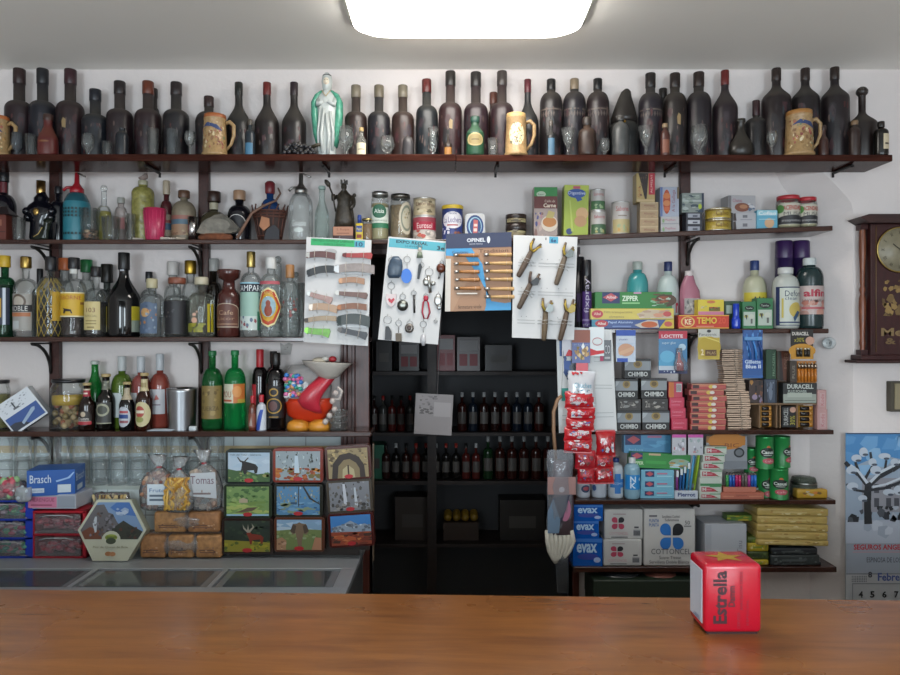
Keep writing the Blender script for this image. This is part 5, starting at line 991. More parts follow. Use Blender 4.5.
# picture tins (3 x 3)
def tin(label, x0, y0, x1, y1, Y, border, art, ry=0, seal=True, cap=None):
    X0 = W(x0, Y); X1 = W(x1, Y); z0 = Z(y1, Y); z1 = Z(y0, Y); w = X1-X0; h = z1-z0
    p = ring(w/2, h/2, .012, 4); m = MB().prism([(x, z+h/2) for x, z in p], 0, .035, mat(border, .3, bump=.1))
    p2 = ring(w/2-.003, h/2-.003, .010, 4); m.prism([(x, z+h/2) for x, z in p2], -.003, 0, mat(border, .25))
    b = .06; m.decal(art+([('e', .5, .05, .11, .07, 'a82028')] if seal else []), lambda u, v, e: ((u-.5)*w*(1-2*b), -.003-e, h/2+(v-.5)*h*(1-2.4*b)))
    return tag(m.build('picture_tin', None, ((X0+X1)/2, Y, z0), (0, ry, 0)), label, 'tin', 'souvenir picture tins')
sky = lambda c: ('r', 0, 0, 1, 1, c)
YT = 2.60; YTb = 2.60
tin('picture tin with a black bull under a pale sky, top left of the nine', 225.5, 450, 272.8, 484, YT, '1c2420', [sky('a8b9c8'), ('n', 0, .5, 1, 1, 10, .12, ['b4c4d0', '9fb4c6'], 1, 2), ('p', [(0, 0), (1, 0), (1, .3), (.7, .26), (.4, .4), (.2, .38), (0, .44)], '3c5a30'), ('n', 0, 0, 1, .33, 30, .05, ['2c4424', '5c7a40', '6a8a4c', '8a8a50'], 2), ('p', [(.3, .3), (.34, .62), (.3, .74), (.4, .7), (.52, .66), (.66, .6), (.72, .5), (.7, .3), (.64, .28), (.62, .4), (.46, .38), (.42, .26), (.38, .26), (.36, .4)], '1c1716'), ('p', [(.32, .7), (.24, .86), (.22, .84), (.3, .66)], '3a302a'), ('p', [(.38, .7), (.48, .84), (.5, .82), (.4, .66)], '3a302a'), ('t', 'Valle del Tietar - Salamanca', .05, .9, .8, .96, '20242a')])
tin('picture tin of a green meadow with huts, middle left of the nine', 224, 484, 272, 518, YT, '2a3426', [sky('6f8c50'), ('n', 0, .45, 1, 1, 40, .07, ['4a6a38', '8aa060', '5c7c44', '3c5a30'], 3), ('n', 0, 0, 1, .5, 30, .08, ['8aa458', 'a0ac60', '6a8440'], 4, 2), ('p', [(.3, .45), (.5, .45), (.5, .56), (.4, .62), (.3, .56)], 'a89a80'), ('p', [(.2, .1), (.6, .16), (.75, .3), (.5, .28)], '5a4a38'), ('r', 0, 0, 1, .06, '8fb4cc')])
tin('picture tin of a red stag in a dark wood, bottom left of the nine', 221.7, 518, 273.3, 554, YT, '2c1c18', [sky('1f2c20'), ('n', 0, .4, 1, 1, 24, .07, ['2c3c28', '16201a', '3a4a30'], 5), ('p', [(0, 0), (1, 0), (1, .3), (.5, .34), (0, .38)], '8a842c'), ('n', 0, 0, 1, .35, 24, .05, ['a0982c', '6a7424', '4c5a20'], 6), ('p', [(.48, .6), (.56, .66), (.6, .58), (.8, .54), (.86, .46), (.84, .26), (.8, .26), (.78, .4), (.62, .38), (.6, .24), (.56, .24), (.54, .44)], '7a2c1a'), ('p', [(.5, .62), (.42, .74), (.4, .9), (.44, .78), (.5, .7), (.52, .9), (.54, .7), (.62, .8), (.6, .92), (.66, .8), (.56, .62)], '9a9484')])
tin('picture tin of a waterfall among red autumn trees, top centre of the nine', 272.8, 448.6, 323.3, 482.5, YT, '7a2c1e', [sky('8a969c'), ('n', 0, .3, 1, 1, 60, .05, ['4a4c48', 'a4b0b4', '5c6460', '343a38', 'b0bcc0'], 7, .4), ('n', 0, 0, 1, .42, 50, .07, ['a85a24', 'b8762c', '8a3c1c', '6a5c2c'], 8), ('p', [(.42, .25), (.43, .85), (.5, .85), (.54, .25)], 'b4c4d0')])
tin('picture tin of blue water and golden trees, centre of the nine', 274, 484, 322.8, 517, YT, '2c2c24', [sky('4f7ea4'), ('n', 0, .4, 1, 1, 60, .05, ['8a8a60', '6a7a88', 'a08c4c', '3c4a50', 'a4b8c4'], 9, .4), ('n', 0, 0, 1, .45, 40, .06, ['3a6c9c', '6a94b4', '2c4c6a', '7a8a70'], 10, 1.5), ('p', [(.6, 1), (.64, 1), (.8, .6), (1, .4), (1, .36), (.76, .56)], '2a241c'), ('r', .5, .3, .52, 1, '3a342a')])
tin('picture tin of an elephant head in savanna, bottom centre of the nine', 274, 517, 324.7, 552, YT, '5a3424', [sky('7c9cb8'), ('n', 0, .6, 1, 1, 12, .1, ['a8bccc', '8aa8c4'], 11, 2), ('p', [(0, 0), (1, 0), (1, .66), (.5, .7), (0, .64)], '6a7a48'), ('n', 0, .35, 1, .66, 24, .06, ['5a6c3c', '7c8a54', '8a9a74'], 12), ('p', [(.3, .62), (.36, .86), (.46, .88), (.5, .92), (.56, .88), (.66, .86), (.72, .62), (.66, .5), (.6, .56), (.56, .3), (.56, .1), (.48, .1), (.46, .3), (.42, .56), (.36, .5)], '74604c'), ('p', [(.3, .62), (.36, .86), (.44, .8), (.4, .54)], '4a3c30'), ('p', [(.72, .62), (.66, .86), (.58, .8), (.62, .54)], '4a3c30'), ('p', [(0, 0), (.2, 0), (.22, .3), (.12, .42), (0, .36)], 'a07a5c'), ('p', [(.78, 0), (1, 0), (1, .4), (.86, .42)], 'a8785c'), ('n', 0, 0, .22, .3, 6, .04, ['7a5a44', 'b8947c'], 13)])
kC = .065
tin('picture tin of a stone arch gateway, top right of the nine', 326.5, 446, 372, 480, 2.59, '4a241c', [sky('8a7a58'), ('n', 0, .4, 1, 1, 50, .06, ['b09a68', '6a5a3c', 'a08a5c', '54452e'], 14), ('p', [(.08, 0), (.12, .5), (.3, .8), (.55, .86), (.78, .7), (.9, .4), (.92, 0)], '2c1f18'), ('p', [(.22, 0), (.26, .42), (.4, .62), (.55, .64), (.7, .5), (.78, .3), (.78, 0)], '7c6c4c'), ('p', [(.34, 0), (.36, .3), (.5, .44), (.64, .28), (.66, 0)], 'a89c78'), ('r', .48, .0, .52, .44, '3a2c20')], ry=-kC)
tin('picture tin of grey waterfalls and rocks, middle right of the nine', 328, 479.5, 373.5, 512.5, 2.59, '4a4238', [sky('74767c'), ('n', 0, 0, 1, 1, 60, .07, ['4a4844', '8a8c90', '3a3634', '6a625c'], 15, .5), ('p', [(.35, .2), (.34, .95), (.4, .95), (.44, .2)], 'b8bcc4'), ('p', [(.62, .15), (.62, .8), (.66, .8), (.7, .15)], 'b4bcc4'), ('n', 0, 0, 1, .3, 20, .06, ['5a5450', '2c2a28', '8a8684'], 16)], ry=-kC)
tin('picture tin of snowy peaks over red rock, bottom right of the nine', 329.5, 512.5, 375, 547, 2.59, '4a1c18', [sky('3a78b8'), ('p', [(0, .45), (.15, .66), (.3, .7), (.5, .82), (.7, .66), (.85, .7), (1, .6), (1, .3), (0, .3)], '8a98a8'), ('n', 0, .42, 1, .72, 30, .05, ['b8c4d0', '5a6470', '6a7480'], 17), ('p', [(0, 0), (1, 0), (1, .42), (0, .46)], '8a3c24'), ('n', 0, 0, 1, .42, 24, .08, ['a8502c', '6a2c1c', 'b87040', '3c2418'], 18, 2)], ry=-kC)
# wooden back strip that carries the right column
r = thing('display_board', 'dark board standing behind the picture tins with a thin batten edge', 'board', (W(299, 2.65), 2.637, ZB)); MB().box(-.26, 0, 0, .23, .012, .4, mat('3c3430', .5)).box(.23, 0, .02, .27, .012, .4, mat('3c3430', .5)).build('board_panel', r)
MB().box(.281, -.008, -.02, .285, .012, .42, mat('6a5a48', .5)).box(.27, .002, .2, .281, .01, .22, mat('6a5a48', .5)).build('edge_batten', r)
# ================================================================ hanging sales cards
YC = 2.705
def card(name, label, pts, Y, shapes, col='c9c9c9', th=.003, extra=None):
    P = [(W(x, Y), Z(y, Y)) for x, y in pts]; cx = sum(p[0] for p in P)/4; zt = max(p[1] for p in P)
    q = [(x-cx, z-zt) for x, z in P]     # tl,tr,br,bl
    m = MB().prism(q, 0, th, mat(col, .6))
    def mp(u, v, e):
        (a, b), (c, d), (g, h), (i, j) = q
        x = (a*(1-u)+c*u)*v+(i*(1-u)+g*u)*(1-v); z = (b*(1-u)+d*u)*v+(j*(1-u)+h*u)*(1-v)
        return (x, -e, z)
    m.decal(shapes, mp); w = q[1][0]-q[0][0]
    ax = (P[0][0]+P[1][0])/2-cx
    m.tube([(ax, .001, -.006), (ax, .012, .004), (ax, .03, .006)], .0012, mat('777777'), 5)
    if extra: extra(m, q)
    o = tag(m.build(name, None, (cx, Y, zt)), label, 'display card', 'hanging display cards'); return o
stri = lambda y, x0, x1: None
card('knife_card', 'white hanging card of pocket knives with green and blue price header', [(306.5, 237), (371.5, 240), (368, 346), (303.5, 342)], YC,
  [('r', .07, .925, .9, .99, '2aa060'), ('r', .74, .925, .9, .985, '4a9ab0'), ('t', 'NAVAJAS PUNTILLA LABRADA', .1, .955, .72, .985, '1a5c34'), ('t', 'EXCLUSIVO', .28, .932, .6, .95, '1a4c34'), ('T', '10', .76, .932, .87, .975, '24506a'), ('e', .38, .87, .1, .03, 'a8a8a8')])
card('keyring_card', 'white hanging card of keyrings with turquoise price header', [(388.5, 236.5), (447, 241.5), (438, 344.5), (378, 339.5)], YC+.004,
  [('r', .02, .9, .98, .985, '4fa0b0'), ('T', 'EXPO REGAL', .14, .945, .68, .975, '20303a'), ('t', 'LLAVEROS', .3, .915, .6, .932, '2a5a6a'), ('T', '3e', .84, .91, .97, .95, '20303a')])
card('penknife_card', 'brown card of wooden handled folding knives with navy header', [(446, 234), (511.5, 232), (511, 310), (445, 311.5)], YC-.02,
  [('r', 0, 0, .08, .68, 'c4bfb8'), ('p', [(.08, 0), (.12, .0), (.55, .78), (0, .8), (0, .7), (.08, .68)], 'a88468'), ('p', [(.0, .82), (.38, .82), (.56, .6), (.62, .3), (.62, .0), (1, 0), (.98, .08), (.7, .12), (.5, .45), (.3, .7), (.0, .72)], '3f8fc0'), ('p', [(.6, .0), (1, .0), (1, .1), (.62, .06)], '3f8fc0'), ('r', 0, .81, 1, 1, '2a3350'), ('T', 'OPINEL', .32, .885, .6, .935, 'c9ced4'), ('e', .65, .91, .025, .045, 'c9ced4'), ('t', 'SAVOIE FRANCE', .36, .85, .56, .87, 'b0b6c0'), ('t', 'Couteau', .1, .74, .34, .78, '4a3c30'), ('t', 'Tradition', .5, .745, .95, .79, '5a4434'), ('t', 'fermeture virole', .2, .03, .55, .08, '5a4434')], 'a07c62')
card('slingshot_card', 'white hanging card holding wooden slingshots with a small blue price tag', [(513.5, 235), (577.5, 237), (574, 340), (512, 337.5)], YC-.03,
  [('r', .56, .93, .7, .995, '4a9ab8'), ('T', '6e', .585, .94, .67, .98, '20406a'), ('r', .5, .96, .515, .985, '222222')]+[('r', a, b, a+.28, b+.008, 'a4a4a4') for b in (.73, .70, .45, .42, .17, .14) for a in (.08, .4, .68)]+[('e', a, b, .006, .004, '606060') for b in (.77, .49, .21) for a in (.14, .22, .45, .54, .72, .84)])
# shared: pocket knives
def knife(label, cx, cy, w, h, ang, col, bol='9a9a9a', kind=0, Y=YC, dot=None):
    X = W(cx, Y); z = Z(cy, Y); L = S(w, Y); H = S(h, Y); r = thing('pocket_knife', label, 'knife', (X, Y-.0005, z), 'pocket knives on the card', (0, math.radians(ang), 0))
    hm = mat(col, .4, noise=.25, scale=60) if not kind == 2 else mat(col, .4)
    top = [(-L/2+L*t, H*(.30+.25*math.sin(PI*t*.9)) ) for t in [i/8 for i in range(9)]]; bot = [(-L/2+L*t, -H*(.42-.22*math.sin(PI*t))) for t in [i/8 for i in range(8, -1, -1)]]
    if kind == 1: top = [(-L/2, H*.2), (-L*.3, H*.3), (0, H*.35), (L*.3, H*.45), (L*.45, H*.5), (L/2, H*.2)]; bot = [(L*.46, -H*.5), (L*.2, -H*.3), (-L*.2, -H*.35), (-L/2, -H*.25)]
    MB().prism(top+bot, -.012, -.001, hm).build('knife_handle', r)
    MB().prism([(-L/2-.003, -H*.18), (-L/2+L*.11, -H*.40), (-L/2+L*.11, H*.36), (-L/2-.002, H*.22)], -.0125, -.0005, mat(bol, .4, .6)).build('bolster', r)
    m = MB()
    for x in (-L*.22, L*.2): m.tube([(x, -.0005, H*.7), (x, -.0135, H*.45), (x, -.0135, -H*.4), (x, -.0005, -H*.6)], .0009, mat('c0b8ac', .5), 5)
    m.build('tie_string', r)
    if kind == 3: MB().prism([(-L*.4, -H*.3), (-L*.3, -H*.5), (L*.42, -H*.45), (L*.45, -H*.3)], -.008, -.002, mat('8a8a8a', .4, .5)).build('blade', r)
    return r
def px1(x, y): return 290+x/5.62, 230+y/5.62
kn = [('brown handled knife, left column top of the card', 176, 145, 160, 45, 3, '5c3430', '9a9690', 0), ('red and brown knife, right column top of the card', 383, 145, 165, 38, 2, '9a2c2a', '5a2c2c', 1), ('black knife, second in the left column', 176, 232, 152, 52, -8, '191a1c', '26282a', 0),
 ('silver multitool in clear wrap, second in the right column', 365, 222, 222, 62, 1, '8f8480', 'b0b0b0', 3), ('tan knife, third in the right column', 350, 288, 140, 42, 2, '9c7458', 'a87f62', 2), ('striped pink and white knife, third in the left column', 170, 378, 145, 42, 18, 'a07f78', 'b0b0ac', 1),
 ('brown slim knife, fourth in the right column', 348, 363, 180, 38, 6, '6a4a40', 'a4a09a', 1), ('beige broad knife, fourth in the left column', 190, 440, 155, 52, 6, 'a8886c', 'b8aca0', 2), ('chestnut knife, fifth in the right column', 352, 435, 160, 44, 0, '7a4a2c', '8a5a3a', 2),
 ('tan knife with dark bolsters, fifth in the left column', 174, 503, 175, 36, -3, '9a8468', '3a3430', 0), ('dark green camouflage folded tool, largest at the lower right', 360, 512, 180, 76, 3, '2c3330', '1c2422', 3), ('bright green knife at the bottom left of the card', 158, 572, 140, 52, 8, '6aa83c', '7cb850', 1), ('black slim knife at the bottom right of the card', 355, 578, 165, 44, 14, '2a2a30', '54504e', 1)]
for lb, x, y, w, h, a, c, bo, kd in kn:
    X_, Y_ = px1(x, y); knife(lb+' of knives' if 'card' in lb else lb+' of the knife card', X_, Y_, w/5.62, h/5.62, a, c, bo, kd)
# penknives with wooden handles
for col, (x0, w, ys, cc) in enumerate(((458, 26, (255.5, 264, 272, 280, 288.5), 'left'), (488, 29, (255, 263.5, 271.5, 279.5, 289, 297), 'right'))):
    for k, y in enumerate(ys):
        Y = YC-.02; L = S(w-1+(k > 3)*1.5, Y); r = thing('folding_knife', 'wooden handled folding knife, %s in the %s column of the brown card' % (ORD[k], cc), 'knife', (W(x0+w/2-5+(.4*k), Y), Y, Z(y, Y)), 'wooden penknives')
        wd = mat('a5713f' if col == 0 else 'c09a66', .4, noise=.15, scale=50)
        m = MB(); R = .0072; P = [(-L*.32, 0, R*.72), (-L*.1, 0, R*.8), (L*.15, 0, R*.95), (L*.38, 0, R), (L*.48, 0, R*1.05), (L*.5, 0, R*.8)]
        m.tube([(p[0], -.009, 0) for p in P], R, wd, 12, rr=[p[2] for p in P]); m.build('handle', r)
        MB().tube([(-L*.5, -.009, 0), (-L*.31, -.009, 0)], R*.85, metal('b8b4b0', .3), 12).build('ferrule', r)
        MB().tube([(L*.3, -.001, R*1.2), (L*.3, -.017, R*.5), (L*.3, -.017, -R*.5), (L*.3, -.001, -R*1.2)], .0008, mat('c9c0b0'), 5).build('tie_string', r)
tag(MB().box(-.04, -.004, -.0035, .04, -.0005, .0035, metal('b0a498', .4), .001, 1).build('open_blade', None, (W(467, YC-.02), YC-.0205, Z(293.5, YC-.02))), 'narrow loose blade under the lowest left penknife', 'knife')
# keyrings
def kr(label, x, y, ring_r, pend, drop=.03, grp='keyrings on the card'):
    Y = YC+.004; cx = 375+x/6.13; cy = 235+y/6.13; r = thing('keyring', label, 'keyring', (W(cx, Y), Y-.0008, Z(cy, Y)), grp); R = ring_r/6.13/F*Y
    MB().tube([(R*math.cos(a*PI/8), -.003, R*math.sin(a*PI/8)) for a in range(16)], .0011, metal('8f8f8f', .3), 6, closed=True).build('split_ring', r)
    m = MB(); pend(m, R); m.build('pendant', r)
    MB().tube([(0, -.003, R), (.001, -.003, R+.008)], .0007, mat('707070'), 4).build('thread', r)
U = 1/6.13/F*(YC+.004)
kr('keyring with a large slate blue stone', 100, 155, 16, lambda m, R: m.loft([(-110*U, 18*U, -.008, 30*U, .007), (-90*U, 20*U, -.009, 44*U, .010), (-40*U, 26*U, -.010, 46*U, .011), (0, 30*U, -.009, 36*U, .010), (22*U, 28*U, -.008, 18*U, .006)], mat('3f5062', .35, noise=.3, scale=60), 18))
kr('keyring with a bright blue oval tag', 197, 150, 20, lambda m, R: m.tube([(0, -.003, -R), (0, -.003, -60*U)], .001, metal('888888'), 5).prism(ell(-4*U, -102*U, 33*U, 45*U, 20), -.008, -.002, mat('2c6cc4', .3)))
kr('keyring with a tiny doll below the header', 275, 70, 12, lambda m, R: m.ball((0, -.008, -22*U), (12*U, .006, 14*U), mat('b8b0a4')).loft([(-72*U, 0, -.008, 20*U, .005), (-35*U, 0, -.008, 12*U, .005)], mat('6f7a68'), 10))
kr('keyring with a black penknife charm', 285, 185, 16, lambda m, R: m.prism([(-26*U, -85*U), (-14*U, -88*U), (4*U, -10*U), (-4*U, 10*U), (-18*U, 0)], -.010, -.003, mat('24262a', .3)))
kr('keyring with three silver charms, upper right part', 332, 228, 24, lambda m, R: m.ball((-18*U, -.008, -60*U), (20*U, .006, 26*U), metal('a8a8a4', .35)).ball((24*U, -.008, -70*U), (16*U, .006, 14*U), metal('a8a8a4', .35)).tube([(-6*U, -.008, -20*U), (2*U, -.009, -80*U), (8*U, -.008, -128*U)], 10*U, metal('9a9a96', .35), 8))
kr('keyring with a brown faceted nut charm at the right edge', 410, 170, 12, lambda m, R: m.ball((-6*U, -.010, -35*U), (28*U, .009, 30*U), mat('5a2c1c', .3), 8, 5).tube([(-10*U, -.006, -65*U), (-20*U, -.005, -100*U)], 5*U, metal('8a8a88'), 6))
kr('keyring with a clear tag showing a red heart', 100, 312, 21, lambda m, R: m.tube([(0, -.003, -R), (0, -.003, -48*U)], .001, metal('888888'), 5).prism([(-32*U, -50*U), (32*U, -50*U), (28*U, -100*U), (4*U, -132*U), (-20*U, -115*U), (-32*U, -90*U)], -.006, -.002, mat('c8b8b8', .15)).prism([(-20*U, -80*U), (-8*U, -76*U), (0, -86*U), (14*U, -74*U), (22*U, -84*U), (4*U, -108*U), (-12*U, -98*U)], -.0075, -.006, mat('b0283a', .4)))
kr('keyring with a round grey coin medal', 170, 380, 18, lambda m, R: m.lathe([(0, 0), (30*U, 0), (34*U, .001), (34*U, .004), (0, .004)], metal('6c706c', .4), 20, xf=Matrix.Translation((0, -.003, -52*U)) @ Matrix.Rotation(PI/2, 4, 'X')).ball((0, -.008, -50*U), (20*U, .002, 16*U), metal('9a9c94', .4)))
kr('keyring with a long thin metal bar', 238, 358, 16, lambda m, R: m.tube([(2*U, -.005, -8*U), (4*U, -.006, -120*U)], 6*U, metal('4c4c4c', .35), 8))
kr('keyring with a pinkish red woven loop', 312, 375, 14, lambda m, R: m.tube([(0, -.007, -12*U), (-16*U, -.007, -40*U), (-22*U, -.007, -100*U), (-10*U, -.007, -138*U), (10*U, -.007, -138*U), (24*U, -.007, -100*U), (14*U, -.007, -40*U)], .0032, mat('a81c38', .4), 8, closed=True).ball((0, -.009, -14*U), (16*U, .005, 18*U), mat('a81c38', .4)))
kr('keyring with a pale cut-out owl charm', 388, 372, 12, lambda m, R: m.ball((-2*U, -.007, -30*U), (24*U, .004, 34*U), metal('b0b0ac', .35)).ball((6*U, -.007, -72*U), (15*U, .003, 15*U), metal('9a9a98', .35)))
kr('keyring with a black leather fob at the bottom left', 78, 520, 24, lambda m, R: m.prism([(-12*U, -40*U), (6*U, -40*U), (24*U, -70*U), (24*U, -125*U), (-16*U, -122*U), (-14*U, -70*U)], -.009, -.002, mat('17171a', .4)))
kr('keyring with a brown square fob below the card bottom', 145, 540, 18, lambda m, R: m.tube([(0, -.004, -18*U), (0, -.004, -60*U)], .001, metal('777777'), 5).prism([(-18*U, -62*U), (18*U, -62*U), (20*U, -112*U), (-16*U, -112*U)], -.009, -.002, mat('5c5040', .5)))
kr('keyring with a round silver watch-like charm', 213, 545, 18, lambda m, R: m.ball((-2*U, -.008, -26*U), (28*U, .006, 30*U), metal('8c8884', .35)).ball((-2*U, -.013, -24*U), (14*U, .003, 15*U), mat('40302c', .3)))
kr('keyring with a white drop charm, bottom right', 296, 548, 20, lambda m, R: m.tube([(0, -.004, -18*U), (0, -.004, -50*U)], .001, metal('777777'), 5).loft([(-130*U, 0, -.007, 8*U, .004), (-100*U, 0, -.007, 17*U, .006), (-62*U, 0, -.007, 12*U, .005)], mat('b8b8bc', .3), 12))
kr('small bare wire keyring at the lower right of the card', 372, 530, 10, lambda m, R: m.tube([(-6*U, -.004, 4*U), (2*U, -.004, -10*U), (10*U, -.004, 8*U)], .001, metal('888888'), 5))
# slingshots
def sling(label, x, y, L, ang, wood_c, band, bc, sgn=1, pouch=None):
    Y = YC-.03; k = 1/5.19; cx = 500+x*k; cy = 230+y*k; u = k/F*Y; r = thing('slingshot', label, 'slingshot', (W(cx, Y), Y-.0005, Z(cy, Y)), 'slingshots on the card', (0, math.radians(ang), 0)); wm = mat(wood_c, .6, noise=.3, scale=40, bump=.4)
    L *= u; m = MB().tube([(0, -.013, -L*.5), (0, -.014, -L*.46), (0, -.014, -L*.1), (0, -.013, L*.12), (0, -.012, L*.22)], .01, wm, 12, rr=[.006, .0095, .0115, .0095, .0085])
    for s_ in (-1, 1): m.tube([(0, -.012, L*.16), (s_*.012, -.012, L*.3), (s_*(.019 if s_ == sgn else .014), -.012, L*(.46 if s_ == sgn else .5))], .006, wm, 10, rr=[.0075, .006, .0045])
    m.build('wooden_fork', r)
    MB().tube([(-.018, -.018, L*.36), (-.006, -.024, L*.22), (.006, -.024, L*.2), (.016, -.02, L*.34), (.024, -.012, L*.4)], .0035, mat(band, .5), 8).tube([(-.016, -.020, L*.42), (-.012, -.022, L*.3), (.0, -.026, L*.2)], .003, mat(band, .5), 8).build('rubber_band', r)
    if pouch: MB().prism([(-.004, L*.2), (.012, L*.16), (.026, L*.22), (.024, L*.34), (.008, L*.38)], -.03, -.024, mat(pouch, .4)).build('pouch', r)
    mm = MB()
    for z in (-.1, -.02): mm.tube([(-.024, -.0005, L*z), (-.012, -.024, L*z-.001), (.012, -.024, L*z+.002), (.03, -.0005, L*z)], .0009, mat('b8b8b4'), 5)
    mm.build('tie_string', r)
sling('slingshot with yellow band, top left of the slingshot card', 142, 150, 215, 28, '5c4c40', 'a88c2c', '', 1)
sling('large slingshot with grey pouch and yellow band at the top right', 322, 180, 225, 18, '6a5c4c', '9a8428', '', 1, '6c7472')
sling('slingshot with black pouch at the middle left', 140, 315, 210, 26, '5f5044', '4a3a34', '', -1, '26282a')
sling('slingshot with silver pouch at the bottom middle', 232, 465, 220, 4, '6b5a44', '94802c', '', 1, '9aa4a4')
sling('slingshot with yellow loops at the bottom right', 335, 465, 225, 14, '5c4a3a', 'a08a30', '', -1, 'a08a30')

# white blister board beyond the doorway edge
card('blister_board', 'white hanging board of small blister packs behind the candy strips', [(556, 326), (612, 330), (617, 431), (559, 433)], YC+.012,
  [('r', .05, .72, .22, .92, '3a5a8c'), ('r', .12, .55, .25, .68, '2f5090'), ('n', .05, .5, .5, .95, 20, .035, ['4a5868', '2f4a7c', '7a8490', '5a6068'], 4), ('r', .06, .3, .2, .42, '2c8a80'), ('r', .25, .3, .42, .7, '5c6068'), ('n', .25, .3, .42, .7, 12, .03, ['3a3e44', '8a9098'], 6)]+[('r', .65, a, .95, a+.006, '9a9e9e') for a in (.72, .68, .45, .42, .18, .14)]+[('r', .06, .12, .3, .126, '9a9e9e'), ('r', .06, .16, .3, .166, '9a9e9e')], 'c6c8c8')
def blister(name, label, x0, y0, x1, y1, Y, col, shapes, bub=None, grp='small blister packs', cat='pack', ry=0):
    X0 = W(x0, Y); X1 = W(x1, Y); w = X1-X0; h = S(y1-y0, Y); m = MB().box(-w/2, -.0015, -h, w/2, 0, 0, mat(col, .35)); m.face(shapes, -w/2, w/2, -h, 0, -.0015)
    zt = Z(y0, Y)
    if bub:
        r = thing(name, label, cat, ((X0+X1)/2, Y, zt), grp, (0, ry, 0)); m.build('backing_card', r)
        bub(r, w, h); return r
    return tag(m.build(name, None, ((X0+X1)/2, Y, zt), (0, ry, 0)), label, cat, grp)
YBd = YC+.0115
blister('blister_pack', 'tiny dark grey and pink blister at the board right edge', 600, 340, 611, 361, YBd-.0005, '3a3c42', [('r', 0, 0, .3, 1, 'b02c58'), ('t', 'CO', .4, .35, .9, .75, 'b8b8bc'), ('r', .4, .1, .9, .2, 'a8a8ac')])
blister('blister_pack', 'brown and blue snack packet topmost above the candy strip', 572, 330, 590, 363, YBd-.02, '2a3c7c', [('r', 0, .62, 1, 1, '8a5040'), ('n', .05, .1, .95, .5, 24, .09, ['c0a070', '9a7a4c', 'd0b890', '7a6a30'], 5), ('t', 'PISTACHO', .1, .5, .9, .58, '8a9ac0'), ('p', [(.5, .5), (.62, .62), (.7, .5), (.6, .4)], 'd8dcdc')])
blister('blister_pack', 'white hanging bag with a red rim and oval outline, upper right of the board', 589, 327, 604, 356, YBd-.016, 'c4cacc', [('p', [(0, 0), (1, .1), (1, .2), (.5, .18), (0, .28)], 'b8242c'), ('e', .55, .5, .34, .14, 'a85a60'), ('e', .55, .5, .3, .11, 'c9cfd0')])
blister('blister_pack', 'white bag with red lower tip at the board upper left', 562, 333, 573, 356, YBd-.01, 'b8b4bc', [('p', [(.3, 0), (1, .0), (1, .2), (.6, .3)], 'b8242c')])
# candy strips
def cbag(label, cx, t, b, w, Y, col, wcol, seed, grp='hanging candy bags'):
    h = S(b-t, Y); ww = S(w, Y); vs, fs = pillow(ww, h, .034, None, 12, .0022, seed); m = MB().add(vs, fs, mat(col, .16, spec=.8), True); rd = random.Random(seed)
    def mp(u, v, e):
        f = (max(0, math.sin(PI*u))*max(0, math.sin(PI*v)))**.45; return ((u-.5)*ww*(1-.06*math.sin(PI*v)), -(.017*f+.0034+e), v*h)
    if wcol == 'P': m.decal([('n', .05, .0, .95, .24, 14, .1, ['b8202c', 'a81c28'], 2), ('n', .05, .88, .6, 1, 5, .07, ['b8202c'], 3), ('n', .2, .3, .85, .45, 10, .04, ['7a9aa8', '5a8090', '6a5a50'], 3), ('t', 'Chuches', .2, .5, .85, .66, '4a90a8')], mp, du=.1, dv=.1)
    elif wcol:
        m.decal([('n', .12, .15, .88, .85, 8, .13, [wcol, wcol, 'd8ccd0'], seed), ('n', .15, .15, .85, .8, 12, .06, ['6a3038', 'b04a50', '8a4a3a', '3a5a9a'], seed+1), ('t', 'Kuki', .25, .4, .75, .65, 'c8505c')], mp, du=.1, dv=.12)
    # crimped seals
    for z in (0, h): m.box(-ww*.47, -.001, z-.004, ww*.47, .001, z+.004, mat(col, .3))
    return tag(m.build('candy_bag', None, (W(cx, Y), Y, Z(b, Y)), (rd.uniform(-.1, .05), rd.uniform(-.05, .05), 0)), label, 'candy bag', grp)
blister('hanging_tab', 'plain red paper tab above the first white candy bag', 576, 363, 588, 377, YC-.008, 'b8283a', [('r', .2, .2, .8, .25, 'a82030')], grp=None, cat='tab')
cbag('white candy bag with red ends, topmost of the left strip', 581, 372, 404, 28, YC-.03, 'c4c4c8', 'P', 1)
for k, (t, b, x) in enumerate(((392, 408, 579), (408, 419, 581), (418, 430, 580), (428, 441, 578), (438, 452, 578))):
    cbag('red candy bag with white print, %s in the left strip' % ORD[k], x, t, b, 29, YC-.034-.002*k, 'b41c26', 'c0b8bc', 10+k)
for k, (t, b, x, w) in enumerate(((451, 468, 585, 21), (467, 483, 586, 18))):
    cbag('small crumpled red packet, %s at the left strip tail' % ('upper', 'lower')[k], x, t, b, w, YC-.03, 'a81c28', '6a3038', 20+k)
for k, (t, b, x) in enumerate(((431, 456, 606), (454, 468, 604), (466, 483, 604.5))):
    cbag('red chocolate packet, %s of the right strip' % ('topmost', 'middle', 'lowest')[k], x, t, b, 20, YC-.02, 'a81820', '8f9aa8' if k == 0 else '6a2c34', 30+k)
